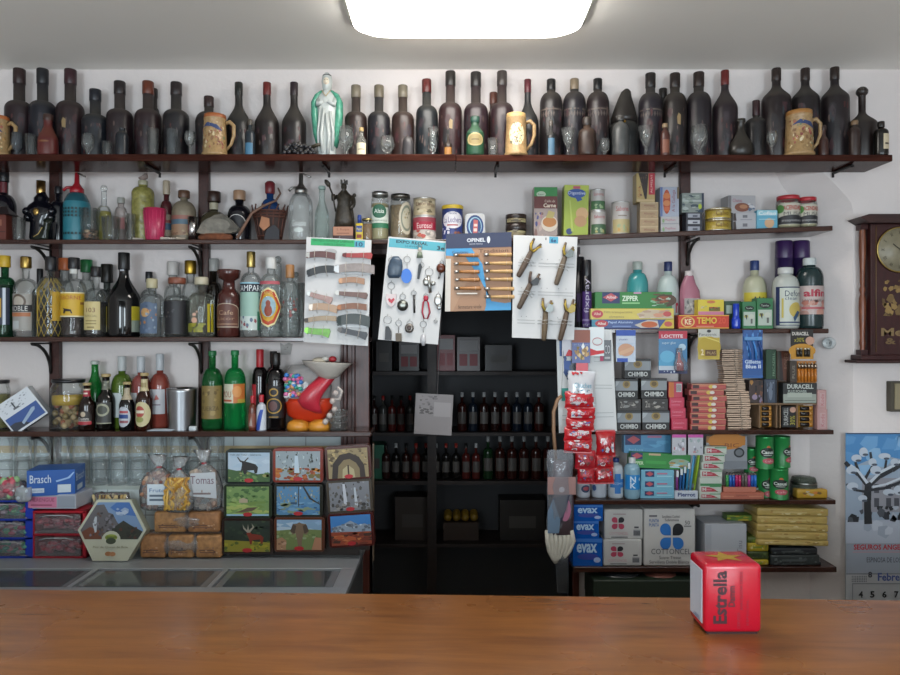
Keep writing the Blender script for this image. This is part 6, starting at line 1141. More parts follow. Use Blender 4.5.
# hanging mop in plastic
Y = 2.66; r = thing('mop', 'packaged cotton mop head with wooden stick hanging by the doorway', 'mop', (W(560, Y), Y, Z(562, Y)))
z = lambda p: Z(p, Y)-Z(562, Y); x = lambda p: S(p-560, Y)
MB().tube([(x(556), .01, z(460)), (x(554), .01, z(430)), (x(554), .01, z(412)), (x(558), .012, z(400)), (x(562), .014, z(396))], .007, mat('8a6a50', .5), 10).build('wooden_stick', r)
m = MB(); vs, fs = pillow(S(27, Y), z(450)-z(534), .05, None, 12, .004, 4); m.add([(a, b, c+z(534)) for a, b, c in vs], fs, glass('b8bcc4', .22, .1), True); m.build('plastic_sleeve', r)
m = MB(); m.loft([(z(534), x(561), 0, .048, .016), (z(500), x(562), 0, .044, .016), (z(478), x(562), 0, .036, .014), (z(460), x(561), 0, .03, .012)], mat('4a3840', .4), 18)
m.face([('r', 0, .55, 1, .8, '8f6a64'), ('p', [(0, 0), (.4, 0), (.5, .4), (.2, .5), (0, .3)], '5c7288'), ('e', .62, .34, .2, .17, 'a0607a'), ('e', .5, .62, .1, .04, 'c9b8b8'), ('p', [(.2, .5), (.8, .55), (.5, .15), (.35, .3)], '20243a')], x(547), x(575), z(532), z(462), -.0175); m.build('label_sheet', r)
m = MB()
for k in range(7): q = (k-3)/3; m.tube([(x(559+q*12), -.004+.003*(k % 2), z(530)), (x(560+q*13), -.010, z(540)), (x(559+q*10), -.008, z(550)), (x(558+q*5), -.004, z(558)), (x(558+q*2), 0, z(562))], .009, mat('b8b4a8', .8, bump=.6, scale=100), 8)
m.build('cotton_head', r)
m = MB().loft([(z(592), x(563), .0, .022, .012), (z(562), x(562), 0, .026, .014), (z(548), x(562), 0, .02, .014)], glass('8a9098', .15, .1), 14); m.build('sleeve_tail', r)
MB().tube([(x(562), .014, z(396)), (x(566), .05, z(345))], .001, mat('8a8a84'), 5).build('hanging_cord', r)
# ================================================================ second shelf, right
def c2(x0, y0, x1, y1, Y, dep, col, shapes, name, label, cat='box', **k): return carton(name, label, cat, x0, y0, x1, y1, Y, dep, col, shapes, **k)
c2(534, 187, 557.5, 240, 2.80, .06, '9a8a84', [('r', 0, .8, 1, 1, '2a7a3c'), ('e', .3, .86, .2, .06, 'a8b8a0'), ('t', 'Knorr', .16, .84, .44, .88, '2a5a3c'), ('r', 0, .58, 1, .82, '5c2420'), ('t', 'Caldo de', .45, .7, .9, .75, 'c9b8a8'), ('T', 'Carne', .4, .6, .94, .68, 'd8c8b4'), ('e', .66, .28, .36, .16, 'c4b8a8'), ('e', .66, .31, .3, .1, 'a8703c'), ('p', [(.5, .4), (.62, .54), (.9, .5), (.8, .38)], 'a89a60'), ('n', 0, .02, .4, .5, 14, .07, ['a87a80', '7a5a54', 'b09a90', '4a4a7a'], 3)], 'broth_carton', 'tall broth carton with green top and soup bowl picture')
c2(563.5, 185, 588, 240, 2.80, .06, '93a23a', [('r', 0, .9, 1, 1, 'a8b44a'), ('e', .5, .84, .38, .09, '2c4a8c'), ('p', [(.55, .68), (.75, .72), (.6, .8), (.4, .8)], '2c4a8c'), ('t', 'Digestive', .16, .8, .86, .88, 'c9d0e0'), ('r', .35, .93, .65, .98, 'b05060'), ('e', .74, .45, .26, .12, 'b8946c'), ('e', .68, .3, .26, .11, 'a8825c'), ('e', .22, .1, .13, .06, '2c3c6a'), ('p', [(.3, .1), (.4, .1), (.25, .7), (.2, .7)], 'a8b458')], 'biscuit_box', 'tall lime green biscuit box with two round biscuits', ry=.02)
L3 = lambda a, c: [('t', 'Sabores', .2, .72, .82, .88, 'a03840'), ('r', 0, 0, 1, .45, a), ('n', .2, .05, .8, .4, 6, .12, [c, '8a9a7a'], 4)]
can('food_can', 'small white can with green vegetable band, upper of the two beside biscuits', 'can', 597.5, 190, 212, 14.5, 2.80, 'a8a4a0', L3('3c6040', '7a9a6a'), 'food cans', arc=2.4)
can('food_can', 'small white can with green vegetable band, lower of the two beside biscuits', 'can', 598, 212, 236, 15.5, 2.80, 'a8a4a0', L3('3c5a40', 'a8a060'), 'food cans', arc=2.4)
can('food_can', 'taller white can with golden food picture right of the small green cans', 'can', 620.5, 202.5, 236, 18, 2.80, 'a9a4a0', L3('a89a70', 'b08a4a')+[('r', .3, .55, .7, .58, '7a6a60')], 'food cans', arc=2.4)
for k, (a, b) in enumerate(((226, 236), (218, 226), (210, 218), (202, 210))):
    c2(640+.5*k*0, a, 658.5, b, 2.80, .05, 'a08868', [('t', 'Almejas', .2, .35, .8, .7, '7a3a30'), ('r', 0, .85, 1, 1, 'b8a484'), ('n', .05, .05, .95, .3, 8, .06, ['8a6a50', 'b89a78'], k)], 'tin_carton', 'small tan food carton, %s of four under the triangle box' % ('lowest', 'third from top', 'second from top', 'topmost')[k], grp='small tan cartons')
c2(636.5, 173, 655, 202, 2.80, .06, 'a8925c', [('p', [(.1, 1), (.65, 1), (.55, .1), (.45, .1)], '2a1c18'), ('r', .66, .25, 1, 1, 'a82838'), ('v', 'ALMEJAS', .76, .3, .9, .95, 'd0b0a8'), ('n', .15, .2, .6, .95, 12, .06, ['4a3428', '1f1612', '6a5040'], 3), ('r', 0, 0, 1, .08, 'b8a078'), ('v', 'Gold', .06, .15, .2, .5, 'a05a30')], 'food_carton', 'upright red and black triangle patterned food box on the tan cartons', rz=.0)
for k, (a, b) in enumerate(((225, 235), (216.5, 225))):
    c2(661, a, 679.5-.3*k, b, 2.80, .06, 'a9a6a8', [('t', 'Mejillon', .2, .4, .8, .75, 'a05060'), ('r', .02, .1, .98, .2, '8a8a90'), ('e', .12, .5, .06, .25, '7a9a6a')], 'tin_carton', 'small white food carton, %s of two under the sausage box' % ('lower', 'upper')[k], grp='small white cartons')
c2(660, 187, 679, 216.5, 2.80, .06, '9aa0b0', [('e', .35, .5, .2, .42, 'a8482c'), ('e', .35, .7, .2, .1, 'c07040'), ('e', .35, .45, .2, .1, 'c07a4c'), ('e', .35, .25, .18, .08, 'b8603c'), ('v', 'A la Gallega', .62, .15, .84, .9, '8a4a54'), ('r', .0, 0, .12, 1, '5a6a98'), ('r', .9, .6, 1, 1, '6a5a44')], 'food_carton', 'white upright carton with orange sausage picture', rz=.0)
for k, (a, b) in enumerate(((225.3, 234), (219, 225.3), (212.5, 219))):
    c2(686, a, 702.5, b, 2.79, .05, '23242e', [('r', .1, .2, .85, .85, '8f929c' if k != 1 else 'a8aab2'), ('r', .4, .3, .7, .6, '4a4c58')], 'tin_carton', 'flat black and white tin carton, %s of three beside the yellow tins' % ('lowest', 'middle', 'topmost')[k], grp='black tin cartons')
c2(682, 193, 704, 212.5, 2.80, .05, '7c8480', [('p', [(0, 0), (.7, 0), (1, .4), (1, 0)], '2a3a4c'), ('r', 0, .55, .9, .65, 'a8b0ac'), ('n', 0, .05, .8, .9, 20, .08, ['5c6a64', 'a0a8a4', '3c4a54', '8f9a90'], 3, 2), ('r', .9, 0, 1, 1, '2c3448'), ('e', .82, .3, .08, .14, 'a8b83c')], 'food_carton', 'grey green carton with dark edge on the black tin cartons', ry=0)
for k, (a, b) in enumerate(((220.5, 233), (209.5, 220.5))):
    can('fish_tin', 'round mustard yellow tin, %s of two' % ('lower', 'upper')[k], 'can', 718, a, b, 25, 2.80, '9a8430', [('t', 'Calvo', .3, .25, .7, .8, '6a4a20'), ('r', 0, .0, 1, .12, 'b8a050'), ('r', 0, .85, .95, 1, '6a5420')], 'round yellow tins')
for k, (a, b) in enumerate(((221, 232), (213, 221))):
    c2(733, a, 757, b, 2.79, .05, 'a9a8ac', [('p', [(0, .0), (.14, .0), (.1, 1), (0, .9)], '3a2c28'), ('r', .4, .4, .6, .75, '6a6a70'), ('r', .3, .1, .8, .2, '8a8a90')], 'tin_carton', 'small white carton with dark corner, %s of two by the yellow tins' % ('lower', 'upper')[k], grp='white cartons by yellow tins')
c2(728, 195.5, 756, 213, 2.80, .07, 'a5a3a6', [('r', 0, 0, .1, 1, '6f6c6e'), ('t', 'Chucos', .15, .62, .5, .82, 'a05868'), ('e', .5, .32, .28, .26, '7a4a3a'), ('e', .55, .36, .15, .12, 'a87858'), ('n', .7, .1, .98, .9, 10, .08, ['5a6a80', 'c0c0c4', '7a8290'], 4)], 'food_carton', 'white chocolate carton with brown picture on the two small white cartons', rz=.06)
c2(757, 210, 777.5, 232, 2.78, .05, '5d9fb8', [('r', 0, .72, 1, 1, '8fc0cc'), ('T', 'Cofiao', .06, .74, .94, .94, 'd4dde0'), ('e', .6, .32, .24, .26, 'c09a78'), ('r', .08, .5, .9, .54, 'a8d0d8')], 'food_carton', 'small sky blue carton with white lettering beside the mayonnaise jars')
ML = lambda: [(.1, .74, 2.6, [('r', 0, 0, 1, 1, 'b5b2a4'), ('r', 0, .02, 1, .3, '26262a'), ('e', .5, .3, .5, .14, '26262a'), ('T', 'HACENDADO', .08, .68, .92, .9, 'a04038'), ('t', 'MUSA', .2, .42, .8, .6, '3c3c40'), ('e', .08, .75, .14, .2, '4a7a3c'), ('t', 'mayonesa', .15, .1, .85, .22, 'a8a8a8')])]
jar('mayonnaise_jar', 'large mayonnaise jar with red lid behind its neighbour', 788, 196.5, 23, 2.80, Z2R(W(788, 2.80)), mat('b0a784', .4), 'a82c34', ML(), lidh=.13)
jar('mayonnaise_jar', 'smaller mayonnaise jar with red lid at the shelf end', 807, 198, 18.5, 2.785, Z2R(W(807, 2.785)), mat('b0a784', .4), 'a82c34', ML(), lidh=.13)

# ================================================================ cleaning shelf
def cb(label, cx, t, w, Y, body, sp, cap, labs=(), name='cleaner_bottle', zs=Z3R, grp=None, **k): return bt(label, cx, t, w, Y, zs, body, sp, cap, None, labs, name, 'bottle', grp, **k)
def spray(label, cx, t, w, Y, col, capc, capf, labs): 
    h = Z(t, Y)-Z3R; R = S(w, Y)/2; r = thing('spray_can', label, 'spray can', (W(cx, Y), Y, Z3R))
    m = MB().lathe([(0, 0), (R*.95, 0), (R, .004), (R, h*capf), (R*.9, h*capf+.002)], mat(col, .3), 24).wrap(labs, R, .006, h*capf, 2.8); m.build('can_body', r)
    MB().lathe([(R*.96, h*capf), (R*.98, h*capf+.003), (R*.94, h-.004), (R*.85, h), (0, h)], mat(capc, .35), 24).build('cap', r)
spray('black hairspray can hidden behind the slingshot card edge', 579, 257, 11, 2.87, '15141a', '131217', .8, [('r', .3, .1, .6, .6, '3a2a50')])
spray('black and purple hairspray can beside the slingshot card', 586.5, 260, 10, 2.80, '141319', '131217', .76, [('r', 0, 0, 1, .7, '4a2c6c'), ('r', 0, 0, .1, 1, '17161c'), ('v', 'fixpray', .25, .28, .72, .95, 'b0a8bc'), ('r', .1, .12, .9, .16, '8a7aa0'), ('t', 'style', .2, .02, .8, .08, '9a9aa0')])
GZ = [('r', 0, 0, 1, 1, '2c7434'), ('r', .09, .3, .32, 1, '26305a'), ('p', [(.1, .68), (.205, .95), (.3, .68), (.205, .42)], 'b05058'), ('T', 'Albal', .14, .6, .27, .78, 'd0b8b8'), ('T', 'ZIPPER', .35, .45, .56, .78, 'c9dcc4'), ('r', .35, .28, .58, .36, '8ac084'), ('e', .92, .5, .14, .4, '4a3424'), ('n', .72, .05, .98, .9, 22, .07, ['7ab08a', '8a4a30', 'a8c0b0', '5a3a2a', '3a6a3c'], 5), ('r', .5, .9, .6, 1, 'b88aa8')]
c2(595, 292, 672, 308.5, 2.76, .06, '2c7434', GZ, 'bag_box', 'green zip bag carton, top of the three long boxes')
c2(590.5, 308.5, 674, 319.5, 2.755, .055, 'bfae4c', [('e', .08, .5, .07, .38, 'b04048'), ('t', 'Albal', .04, .4, .12, .65, 'd8c8b8'), ('t', 'Film transparente', .16, .5, .5, .8, '8a7a4a'), ('t', 'alimentos', .22, .15, .4, .35, '7a6a4a'), ('p', [(.55, .5), (.7, .95), (.9, .8), (1, .1), (.6, .1)], 'b8a890'), ('n', .58, .1, .95, .9, 14, .12, ['c08a70', 'c9b8a8', 'a8907c'], 6, .5), ('e', .92, .5, .05, .25, 'b04a4a')], 'film_box', 'yellow cling film carton, middle of the three long boxes')
c2(591.5, 319.5, 674, 330, 2.755, .055, '27427c', [('r', 0, 0, .08, 1, '4a8aa0'), ('e', .12, .55, .08, .4, 'b04048'), ('T', 'Albal', .07, .4, .17, .7, 'd8c8c0'), ('T', 'Papel Aluminio', .2, .5, .5, .85, '9aaed0'), ('r', .25, .15, .48, .3, '6a80b0'), ('p', [(.52, .4), (.68, .95), (.8, .9), (.82, .1), (.6, .05)], 'b8b0a8'), ('e', .7, .45, .1, .36, 'b05a30'), ('p', [(.82, .0), (1, 0), (1, 1), (.9, 1)], 'c0a83c'), ('e', .93, .5, .05, .3, 'b05048')], 'foil_box', 'blue aluminium foil carton, bottom of the three long boxes')
cb('turquoise detergent bottle with pale cap behind the zip bag carton', 637.5, 262, 21, 2.86, mat('3c8a8c', .15), (.62, .84, .42, 'r'), (.88, 'a8b0a8', 1.1))
cb('white ribbed bleach bottle with navy push cap', 668, 262, 21, 2.855, mat('a8b4b2', .3), (.55, .8, .35, 'r'), (.86, '26305c', 1.1), [(.12, .5, 2, [('T', 'n', .72, .3, .95, .7, 'a03040'), ('r', .6, .1, 1, .2, '7a7a8a')])], surf=True)
r = thing('pink_cleaner', 'pink liquid bottle with moulded grip and white cap', 'bottle', (W(690, 2.83), 2.83, Z3R)); h = Z(271, 2.83)-Z3R; R = S(21, 2.83)/2
MB().loft([(0, 0, 0, R*.95, R*.6), (.005, 0, 0, R, R*.65), (h*.5, 0, 0, R, R*.65), (h*.66, -.002, 0, R*.92, R*.6), (h*.78, -.006, 0, R*.66, R*.5), (h*.9, -.004, 0, R*.42, R*.4), (h*.94, -.004, 0, R*.35, R*.35)], mat('9a6474', .2), 26, sq=2.3).face([('r', .08, .25, .92, .52, '8f8c8a'), ('n', .1, .27, .9, .5, 20, .03, ['5a5a5e', 'a8a6a4', '6a6466'], 4, 2)], -R*.9, R*.9, 0, h, -R*.655).build('bottle_body', r)
MB().lathe([(R*.36, h*.9), (R*.4, h*.91), (R*.38, h), (0, h)], mat('bcb4b4', .4), 16, c=(-.004, 0, 0)).build('cap', r)
c2(678.5, 315, 729, 329, 2.755, .06, 'b8321f', [('r', .02, .05, .98, .95, 'b8361f'), ('e', .18, .5, .14, .42, 'c9a85c'), ('e', .18, .5, .11, .34, 'b03828'), ('T', 'KE', .12, .3, .25, .72, 'd8c8a0'), ('T', 'TEMO', .36, .35, .76, .85, 'd0b03c'), ('T', '20', .78, .35, .94, .85, 'c84c30'), ('r', .35, .1, .7, .2, 'c87a60'), ('r', 0, 0, 1, .06, 'd0a83c'), ('r', 0, .94, 1, 1, 'd0a83c')], 'remedy_box', 'long orange-red box with yellow lettering below the small yellow box')
c2(698, 299.5, 724, 315, 2.76, .05, 'c4b02c', [('r', 0, 0, 1, .22, 'b8708a'), ('e', .5, .85, .17, .1, 'b86a3c'), ('r', .42, .25, .85, .52, '6a5c20'), ('n', .42, .25, .85, .52, 8, .08, ['a83a30', '3a3a20', '4a7a3c'], 3), ('n', .05, .3, .38, .6, 5, .06, ['9aa06a', 'b8a890'], 3)], 'yellow_box', 'small yellow and pink box on the orange-red box')
c2(724.5, 301, 741, 329, 2.79, .05, '20402a', [('r', .1, .55, .45, .85, 'a0b0a4'), ('r', .1, .1, .9, .4, '3a3c38'), ('r', .6, .6, .95, .8, '5a7a60')], 'bulb_box', 'dark green bulb carton set back behind the blue bottle')
cb('small royal blue bottle in front of the dark green carton', 736, 304, 8.5, 2.76, mat('1c3cae', .15), (.35, .5, .7, 's'), (.85, '1c3cae', 1.0))
for x0, y0, x1, y, lb in ((742.5, 301.5, 756, 2.765, 'smaller green and white light bulb carton at left'), (757, 298, 773, 2.76, 'larger green and white light bulb carton, right of its neighbour')):
    c2(x0, y0, x1, 329, y, .05, '2a6a40', [('r', .06, .1, .94, .62, 'a8b4a8'), ('e', .5, .76, .36, .09, '14201a'), ('t', 'Tecolux', .25, .73, .75, .79, 'b8c4b8'), ('e', .66, .44, .2, .1, 'b8bcae'), ('r', .6, .18, .74, .36, '5a5c58'), ('e', .25, .45, .15, .06, 'b0a83c'), ('p', [(.15, .5), (.35, .5), (.3, .3)], '3a3c3a'), ('r', 0, 0, 1, .06, '3a7a4c')], 'bulb_box', lb)
cb('white washing up bottle with blue push cap and yellow label', 754.5, 261, 22.5, 2.86, mat('a8a890', .3), (.55, .78, .35, 'r'), (.86, '24386c', 1.1), [(.22, .53, 2.8, [('r', 0, 0, 1, 1, 'b8a838'), ('T', 'ALin', .28, .35, .78, .8, '2a3028')])])
for cx, Y, lb in ((784, 2.868, 'left purple insecticide spray can behind the white bottle'), (801, 2.872, 'right purple insecticide spray can behind the dark green bottle')):
    spray(lb, cx, 241, 17, Y, '281a44', '36204e', .8, [('n', .1, .5, .8, .85, 18, .05, ['a8483c', 'c05a44'], 4), ('n', .6, .3, 1, .7, 8, .04, ['b8b8c0'], 6)])
cb('white bottle with dark blue edged yellow sun label', 785.5, 268, 25, 2.785, mat('aeb2ac', .3), (.68, .87, .5, 'r'), (.9, 'b8bab8', 1.15), [(.05, .69, 2.4, [('r', 0, 0, 1, 1, '1c2a50'), ('r', .14, .02, .98, .97, 'b8beb4'), ('t', 'Defort', .3, .75, .9, .9, '2a3450'), ('t', 'clean', .3, .66, .7, .74, '3a4460'), ('e', .66, .4, .24, .2, 'b8a454'), ('p', [(.6, .1), (.85, .35), (.7, .38), (.55, .2)], '2a4a6c'), ('r', .2, .2, .26, .7, 'b8a850'), ('r', .14, .06, .98, .1, '3a4460')])])
cb('dark green ribbed bottle with white cap and pink-white label', 809.5, 258.5, 25.5, 2.79, mat('1d2f30', .22), (.7, .88, .42, 'r'), (.9, 'b4bcbc', 1.15), [(.2, .6, 2.6, [('r', 0, 0, 1, 1, 'b0a09c'), ('n', 0, 0, 1, .5, 12, .14, ['a86a5c', 'b88a7c', 'a07c74'], 3), ('T', 'alfin', .16, .62, .84, .88, 'a02c40'), ('t', 'LAVAVAJILLAS', .12, .42, .88, .54, '6a5a5c'), ('r', .1, .18, .9, .26, 'a8585c')])])
r = thing('wall_socket', 'round white socket on the recess side wall', 'socket', (1.552, 2.860, Z(343, 2.86)), None, (0, 0, math.radians(-47))) 
MB().lathe([(.024, 0), (.025, -.010), (.022, -.024), (.015, -.026), (.014, -.018), (0, -.018)], mat('c0c4c4', .35), 24, xf=Matrix.Rotation(-PI/2, 4, 'X')).build('socket_housing', r)
q = MB()
for x in (-.005, .005): q.ball((x, -.0185, 0), .0022, mat('2a2a2a'), 8, 5)
q.build('socket_holes', r)

# hanging packs from the cleaning shelf
YH = 2.733
blister('plaster_pack', 'hanging blue and white plaster pack beside the blister board', 616, 330, 635.5, 362, YH, 'a4b0c0', [('r', 0, .82, 1, 1, '24489c'), ('r', .05, 0, .6, .12, '24489c'), ('r', .05, .6, .9, .78, 'b4bcc8'), ('e', .5, .38, .4, .2, 'b88c70'), ('p', [(.1, .3), (.9, .5), (.95, .38), (.2, .2)], 'c09a7c'), ('t', 'plaster', .15, .66, .6, .74, '4a5a8a')], grp='packs hanging from the cleaning shelf')
def bub_glue(r, w, h): MB().loft([(-h*.97, w*.24, -.008, .012, .006), (-h*.9, w*.26, -.012, .028, .012), (-h*.75, w*.24, -.012, .026, .012), (-h*.6, w*.2, -.010, .013, .009), (-h*.4, w*.2, -.008, .011, .006)], glass('c9d0d8', .15, .05), 16).loft([(-h*.93, w*.24, -.008, .014, .006), (-h*.75, w*.22, -.010, .014, .007), (-h*.66, w*.2, -.009, .006, .005), (-h*.5, w*.2, -.007, .004, .004)], mat('a8484c', .4), 12).build('blister_bubble', r)
blister('glue_pack', 'red and blue superglue blister pack hanging in front of the right post', 658.5, 331, 687, 373.5, YH, '2a6c98', [('r', 0, .82, 1, 1, 'a8283c'), ('T', 'LOCTITE', .1, .84, .85, .92, 'd8c4c8'), ('t', 'super glue', .12, .68, .6, .75, 'b8ccd8'), ('p', [(.0, .3), (.3, .5), (.7, .3), (.6, 0), (0, 0)], '4a90b4'), ('e', .3, .4, .26, .14, '5ca0c0'), ('e', .82, .62, .13, .08, 'a0b8c8'), ('r', .0, .08, .7, .18, 'a8b4c0'), ('r', 0, 0, 1, .08, '24305c'), ('n', .1, .01, .8, .07, 4, .03, ['b8c0cc'], 5)], bub_glue, grp='packs hanging from the cleaning shelf')
blister('battery_pack', 'hanging white and mustard two battery pack above the pegs', 698, 329, 719.5, 359.5, YH, 'b09a34', [('r', 0, .72, 1, 1, 'b4b4ac'), ('e', .5, .93, .1, .05, '2a2a2a'), ('t', 'Panasonic', .04, .78, .86, .87, '2a2e34'), ('e', .5, .4, .55, .36, 'a8902c'), ('r', .32, .12, .85, .32, '5a3c20'), ('T', '2', .12, .14, .25, .34, 'd8cca8'), ('t', 'PILAS', .4, .17, .8, .26, 'b8a070'), ('p', [(.0, .72), (.3, .76), (1, .6), (1, .56), (.3, .72)], 'c9ba60')], grp='packs hanging from the cleaning shelf')
def bub_raz(r, w, h):
    m = MB()
    for k in range(3): x = (-.3+.28*k)*w; m.tube([(x, -.006, -h*.2), (x+.01, -.010, -h*.4), (x+.012, -.010, -h*.62)], .004, mat(('2c5c9c', '3c7cc0', '1c3c74')[k], .25), 8); m.box(x-.012, -.012, -h*.22, x+.014, -.004, -h*.14, mat('5a8cc0', .25), .002, 1)
    m.build('blue_razors', r)
blister('razor_pack', 'blue disposable razor pack hanging left of the black battery pack', 742.5, 330, 762.5, 378, YH, '24508c', [('n', 0, .2, 1, 1, 20, .07, ['3a70b0', '1c3c70', '5a90c8'], 3), ('r', 0, .18, 1, .4, '1c4890'), ('T', 'Gillette', .1, .3, .9, .38, 'b8c8dc'), ('T', 'Blue II', .15, .2, .9, .28, 'c4d0e0'), ('r', 0, 0, 1, .06, '2a5a98')], bub_raz, grp='packs hanging from the cleaning shelf')
def bub_bat(r, w, h):
    m = MB()
    for x in (-.22, -.08, .12, .26): m.tube([(x*w, -.008, -h*.70), (x*w, -.008, -h*.92)], .006, mat('2a241c', .3), 10); m.tube([(x*w, -.008, -h*.62), (x*w, -.008, -h*.70)], .006, metal('b0a898', .3), 10)
    m.build('batteries', r)
blister('battery_pack', 'upper hanging black and orange battery pack at right', 790.5, 329.5, 813, 359, YH, '1c1a18', [('r', .1, .78, .96, .94, '1c1a18'), ('T', 'DURACELL', .06, .8, .8, .92, 'c9c4bc'), ('t', 'x30%', .15, .58, .6, .72, 'a8a03c'), ('e', .85, .62, .2, .14, 'b8907c'), ('e', .5, .28, .6, .24, 'b8842c'), ('r', 0, 0, 1, .3, 'b8842c')], bub_bat, grp='packs hanging from the cleaning shelf')
# ================================================================ soap and pegs shelf
def chimbo(x0, y0, x1, y1, Y, label, plain=False, z0=None):
    sh = [('r', 0, 0, 1, .42, '141416'), ('r', 0, .42, 1, 1, '7f8488'), ('e', .5, .74, .17, .2, '8a7440'), ('e', .5, .74, .1, .12, '5c4a28'), ('T', 'CHIMBO', .12, .1, .88, .34, 'b8bab8'), ('r', 0, .9, 1, 1, '2a2a2c'), ('p', [(0, .9), (.2, .9), (.1, .7), (0, .6)], '9aa0a4')]
    if plain: sh = [('r', 0, 0, 1, 1, '2c2826'), ('n', .1, .15, .9, .85, 10, .12, ['7c7c7a', '4a4644', '98948c'], int(x0)), ('t', '2u', .12, .25, .3, .8, '98948c')]
    c2(x0, y0, x1, y1, Y, .05, '1c1b1c', sh, 'soap_pack', label, cat='soap', grp='black and silver soap packs', rough=.25, z0=z0)
chimbo(617, 411, 641, 430.5, 2.76, 'soap pack with silver label, bottom row left')
chimbo(642.2, 410.5, 669.5, 430.5, 2.755, 'soap pack with silver label, bottom row right beside the red packs')
chimbo(617, 399, 641, 411, 2.76, 'soap pack showing its dark side, middle row left', True)
chimbo(642, 398.5, 668, 410.5, 2.76, 'soap pack showing its dark side, middle row right', True)
chimbo(615, 379, 637.8, 399, 2.76, 'silver labelled soap pack, upper row left')
chimbo(641, 378.5, 667, 398.5, 2.76, 'silver labelled soap pack, upper row right')
chimbo(624.5, 359, 651, 378.5, 2.765, 'silver labelled soap pack sitting alone on top of the pile')
for k, (a, b, x0, x1) in enumerate(((418.5, 430.5, 671.5, 687.5), (408, 418.5, 670.5, 686), (397.5, 408, 669.5, 684.5))):
    c2(x0, a, x1, b, 2.76, .05, 'b02444', [('t', 'Caramelos', .1, .55, .8, .75, 'd08090'), ('r', .1, .25, .7, .32, 'c86078'), ('r', .95, 0, 1, 1, '8a1c34')], 'red_packet', 'crimson packet, %s of the three under the barcode box' % ('lowest', 'middle', 'uppermost')[k], grp='crimson packets')
c2(668.5, 382, 682.5, 397.5, 2.76, .05, 'a82440', [('r', 0, 0, .38, 1, 'b8662c'), ('r', .55, .35, .95, .9, 'b8b4b4')]+[('r', .58+.07*i, .42, .61+.07*i, .84, '3a2c30') for i in range(5)], 'red_packet', 'crimson and orange box with a white barcode panel')
for k in range(8):
    y1 = 430.5-5.85*k; dx = (0, .6, -.3, .5, -.2, 1.2, -1.5, .8)[k]
    c2(690.5+dx, y1-5.75, 725.5+dx, y1, 2.76, .05, 'a04440', [('r', .04, .2, .22, .8, '3a1c1c'), ('r', .22, .55, .5, .75, 'c07a5c'), ('r', .22, .15, .5, .35, 'a83c3c'), ('e', .56, .5, .07, .35, 'c4a84c'), ('e', .66, .5, .07, .3, 'c9c0b8'), ('r', .76, .2, .98, .7, 'a85048'), ('r', 0, .9, 1, 1, 'c09870')], 'incense_box', 'flat red and yellow box, %s of eight stacked' % ORD[7-k], grp='flat red and yellow boxes')
# clothes pegs
def pegs(x0, x1, y0, y1, n, lbl, seed, Y=2.765):
    rd = random.Random(seed); H = (y1-y0)/n; proto = None
    for k in range(n):
        yb = y1-H*k; zb = snap(Z(yb, Y)) if k == 0 else Z(yb, Y)
        h = S(H, Y)*.9; w = S(x1-x0, Y); 
        if proto is None:
            proto = thing('clothes_peg', lbl, 'clothes peg', (0, 0, 0), 'wooden clothes pegs, '+lbl[:22]); pm = mat('b69d88', .6, noise=.15, scale=50)
            MB().prism([(-w/2, h*.08), (-w*.1, h*.08), (w*.2, 0), (w/2, 0), (w/2, h*.38), (w*.1, h*.46), (-w/2, h*.44)], 0, .06, pm).prism([(-w/2, h*.56), (w*.1, h*.54), (w/2, h*.62), (w/2, h), (w*.2, h), (-w*.1, h*.92), (-w/2, h*.92)], 0, .06, pm).build('wooden_jaws', proto)
            MB().tube([(w*.08, -.0012, h*.1), (w*.12, -.0012, h*.5), (w*.08, -.0012, h*.9)], .0012, metal('7a7470', .4), 5).ball((w*.02, .0, h*.5), (.003, .0015, h*.12), metal('4a4440'), 6, 4).build('spring', proto); o = proto
        else: o = dup(proto, (0, 0, 0))
        o.location = (W((x0+x1)/2+rd.uniform(-.8, .8)-k*.35+(n*.17), Y), Y, zb); o.rotation_euler = (0, 0, rd.uniform(-.03, .03))
pegs(727, 750, 391, 430.5, 9, 'wooden clothes peg in the lower smooth stack beside the flat red boxes', 3)
pegs(723, 744, 349, 391, 10, 'wooden clothes peg in the upper stack hanging over the lower peg pile', 4, 2.77)
# right part of the shelf: card racks with batteries
rk = thing('battery_rack', 'two tier cardboard display tray for batteries at the right of the shelf', 'display tray', (W(780, 2.77), 2.77, Z4R)); cb_ = mat('8a6f54', .7, noise=.2)
x = lambda p: S(p-780, 2.77); z = lambda p: Z(p, 2.77)-Z4R
m = MB()
for y in (430, 404.5): m.box(x(746), 0, z(y)+(.001 if y > 420 else 0), x(817), .11, z(y)+.004, cb_)
for p in (746, 759.5, 776.5, 780, 797): m.box(x(p), 0, .004, x(p)+.003, .11, z(405), cb_)
m.box(x(746), .108, 0, x(817), .111, z(383), cb_)
m.build('tray', rk)
Yk = 2.775; zt_ = Z(404.5, 2.77)+.0045
c2(783, 383, 817, 404, 2.768, .04, '2a2c2c', [('T', 'DURACELL', .12, .72, .9, .95, 'b4bab4'), ('T', 'PLUS POWER', .14, .52, .7, .66, '9aa49c'), ('r', .0, .02, .98, .46, '8f968c'), ('r', .12, .3, .85, .52, 'a0a79c'), ('r', .05, .12, .95, .15, '5a605a')], 'battery_box', 'grey battery display box with white lettering on the upper tray', z0=zt_)
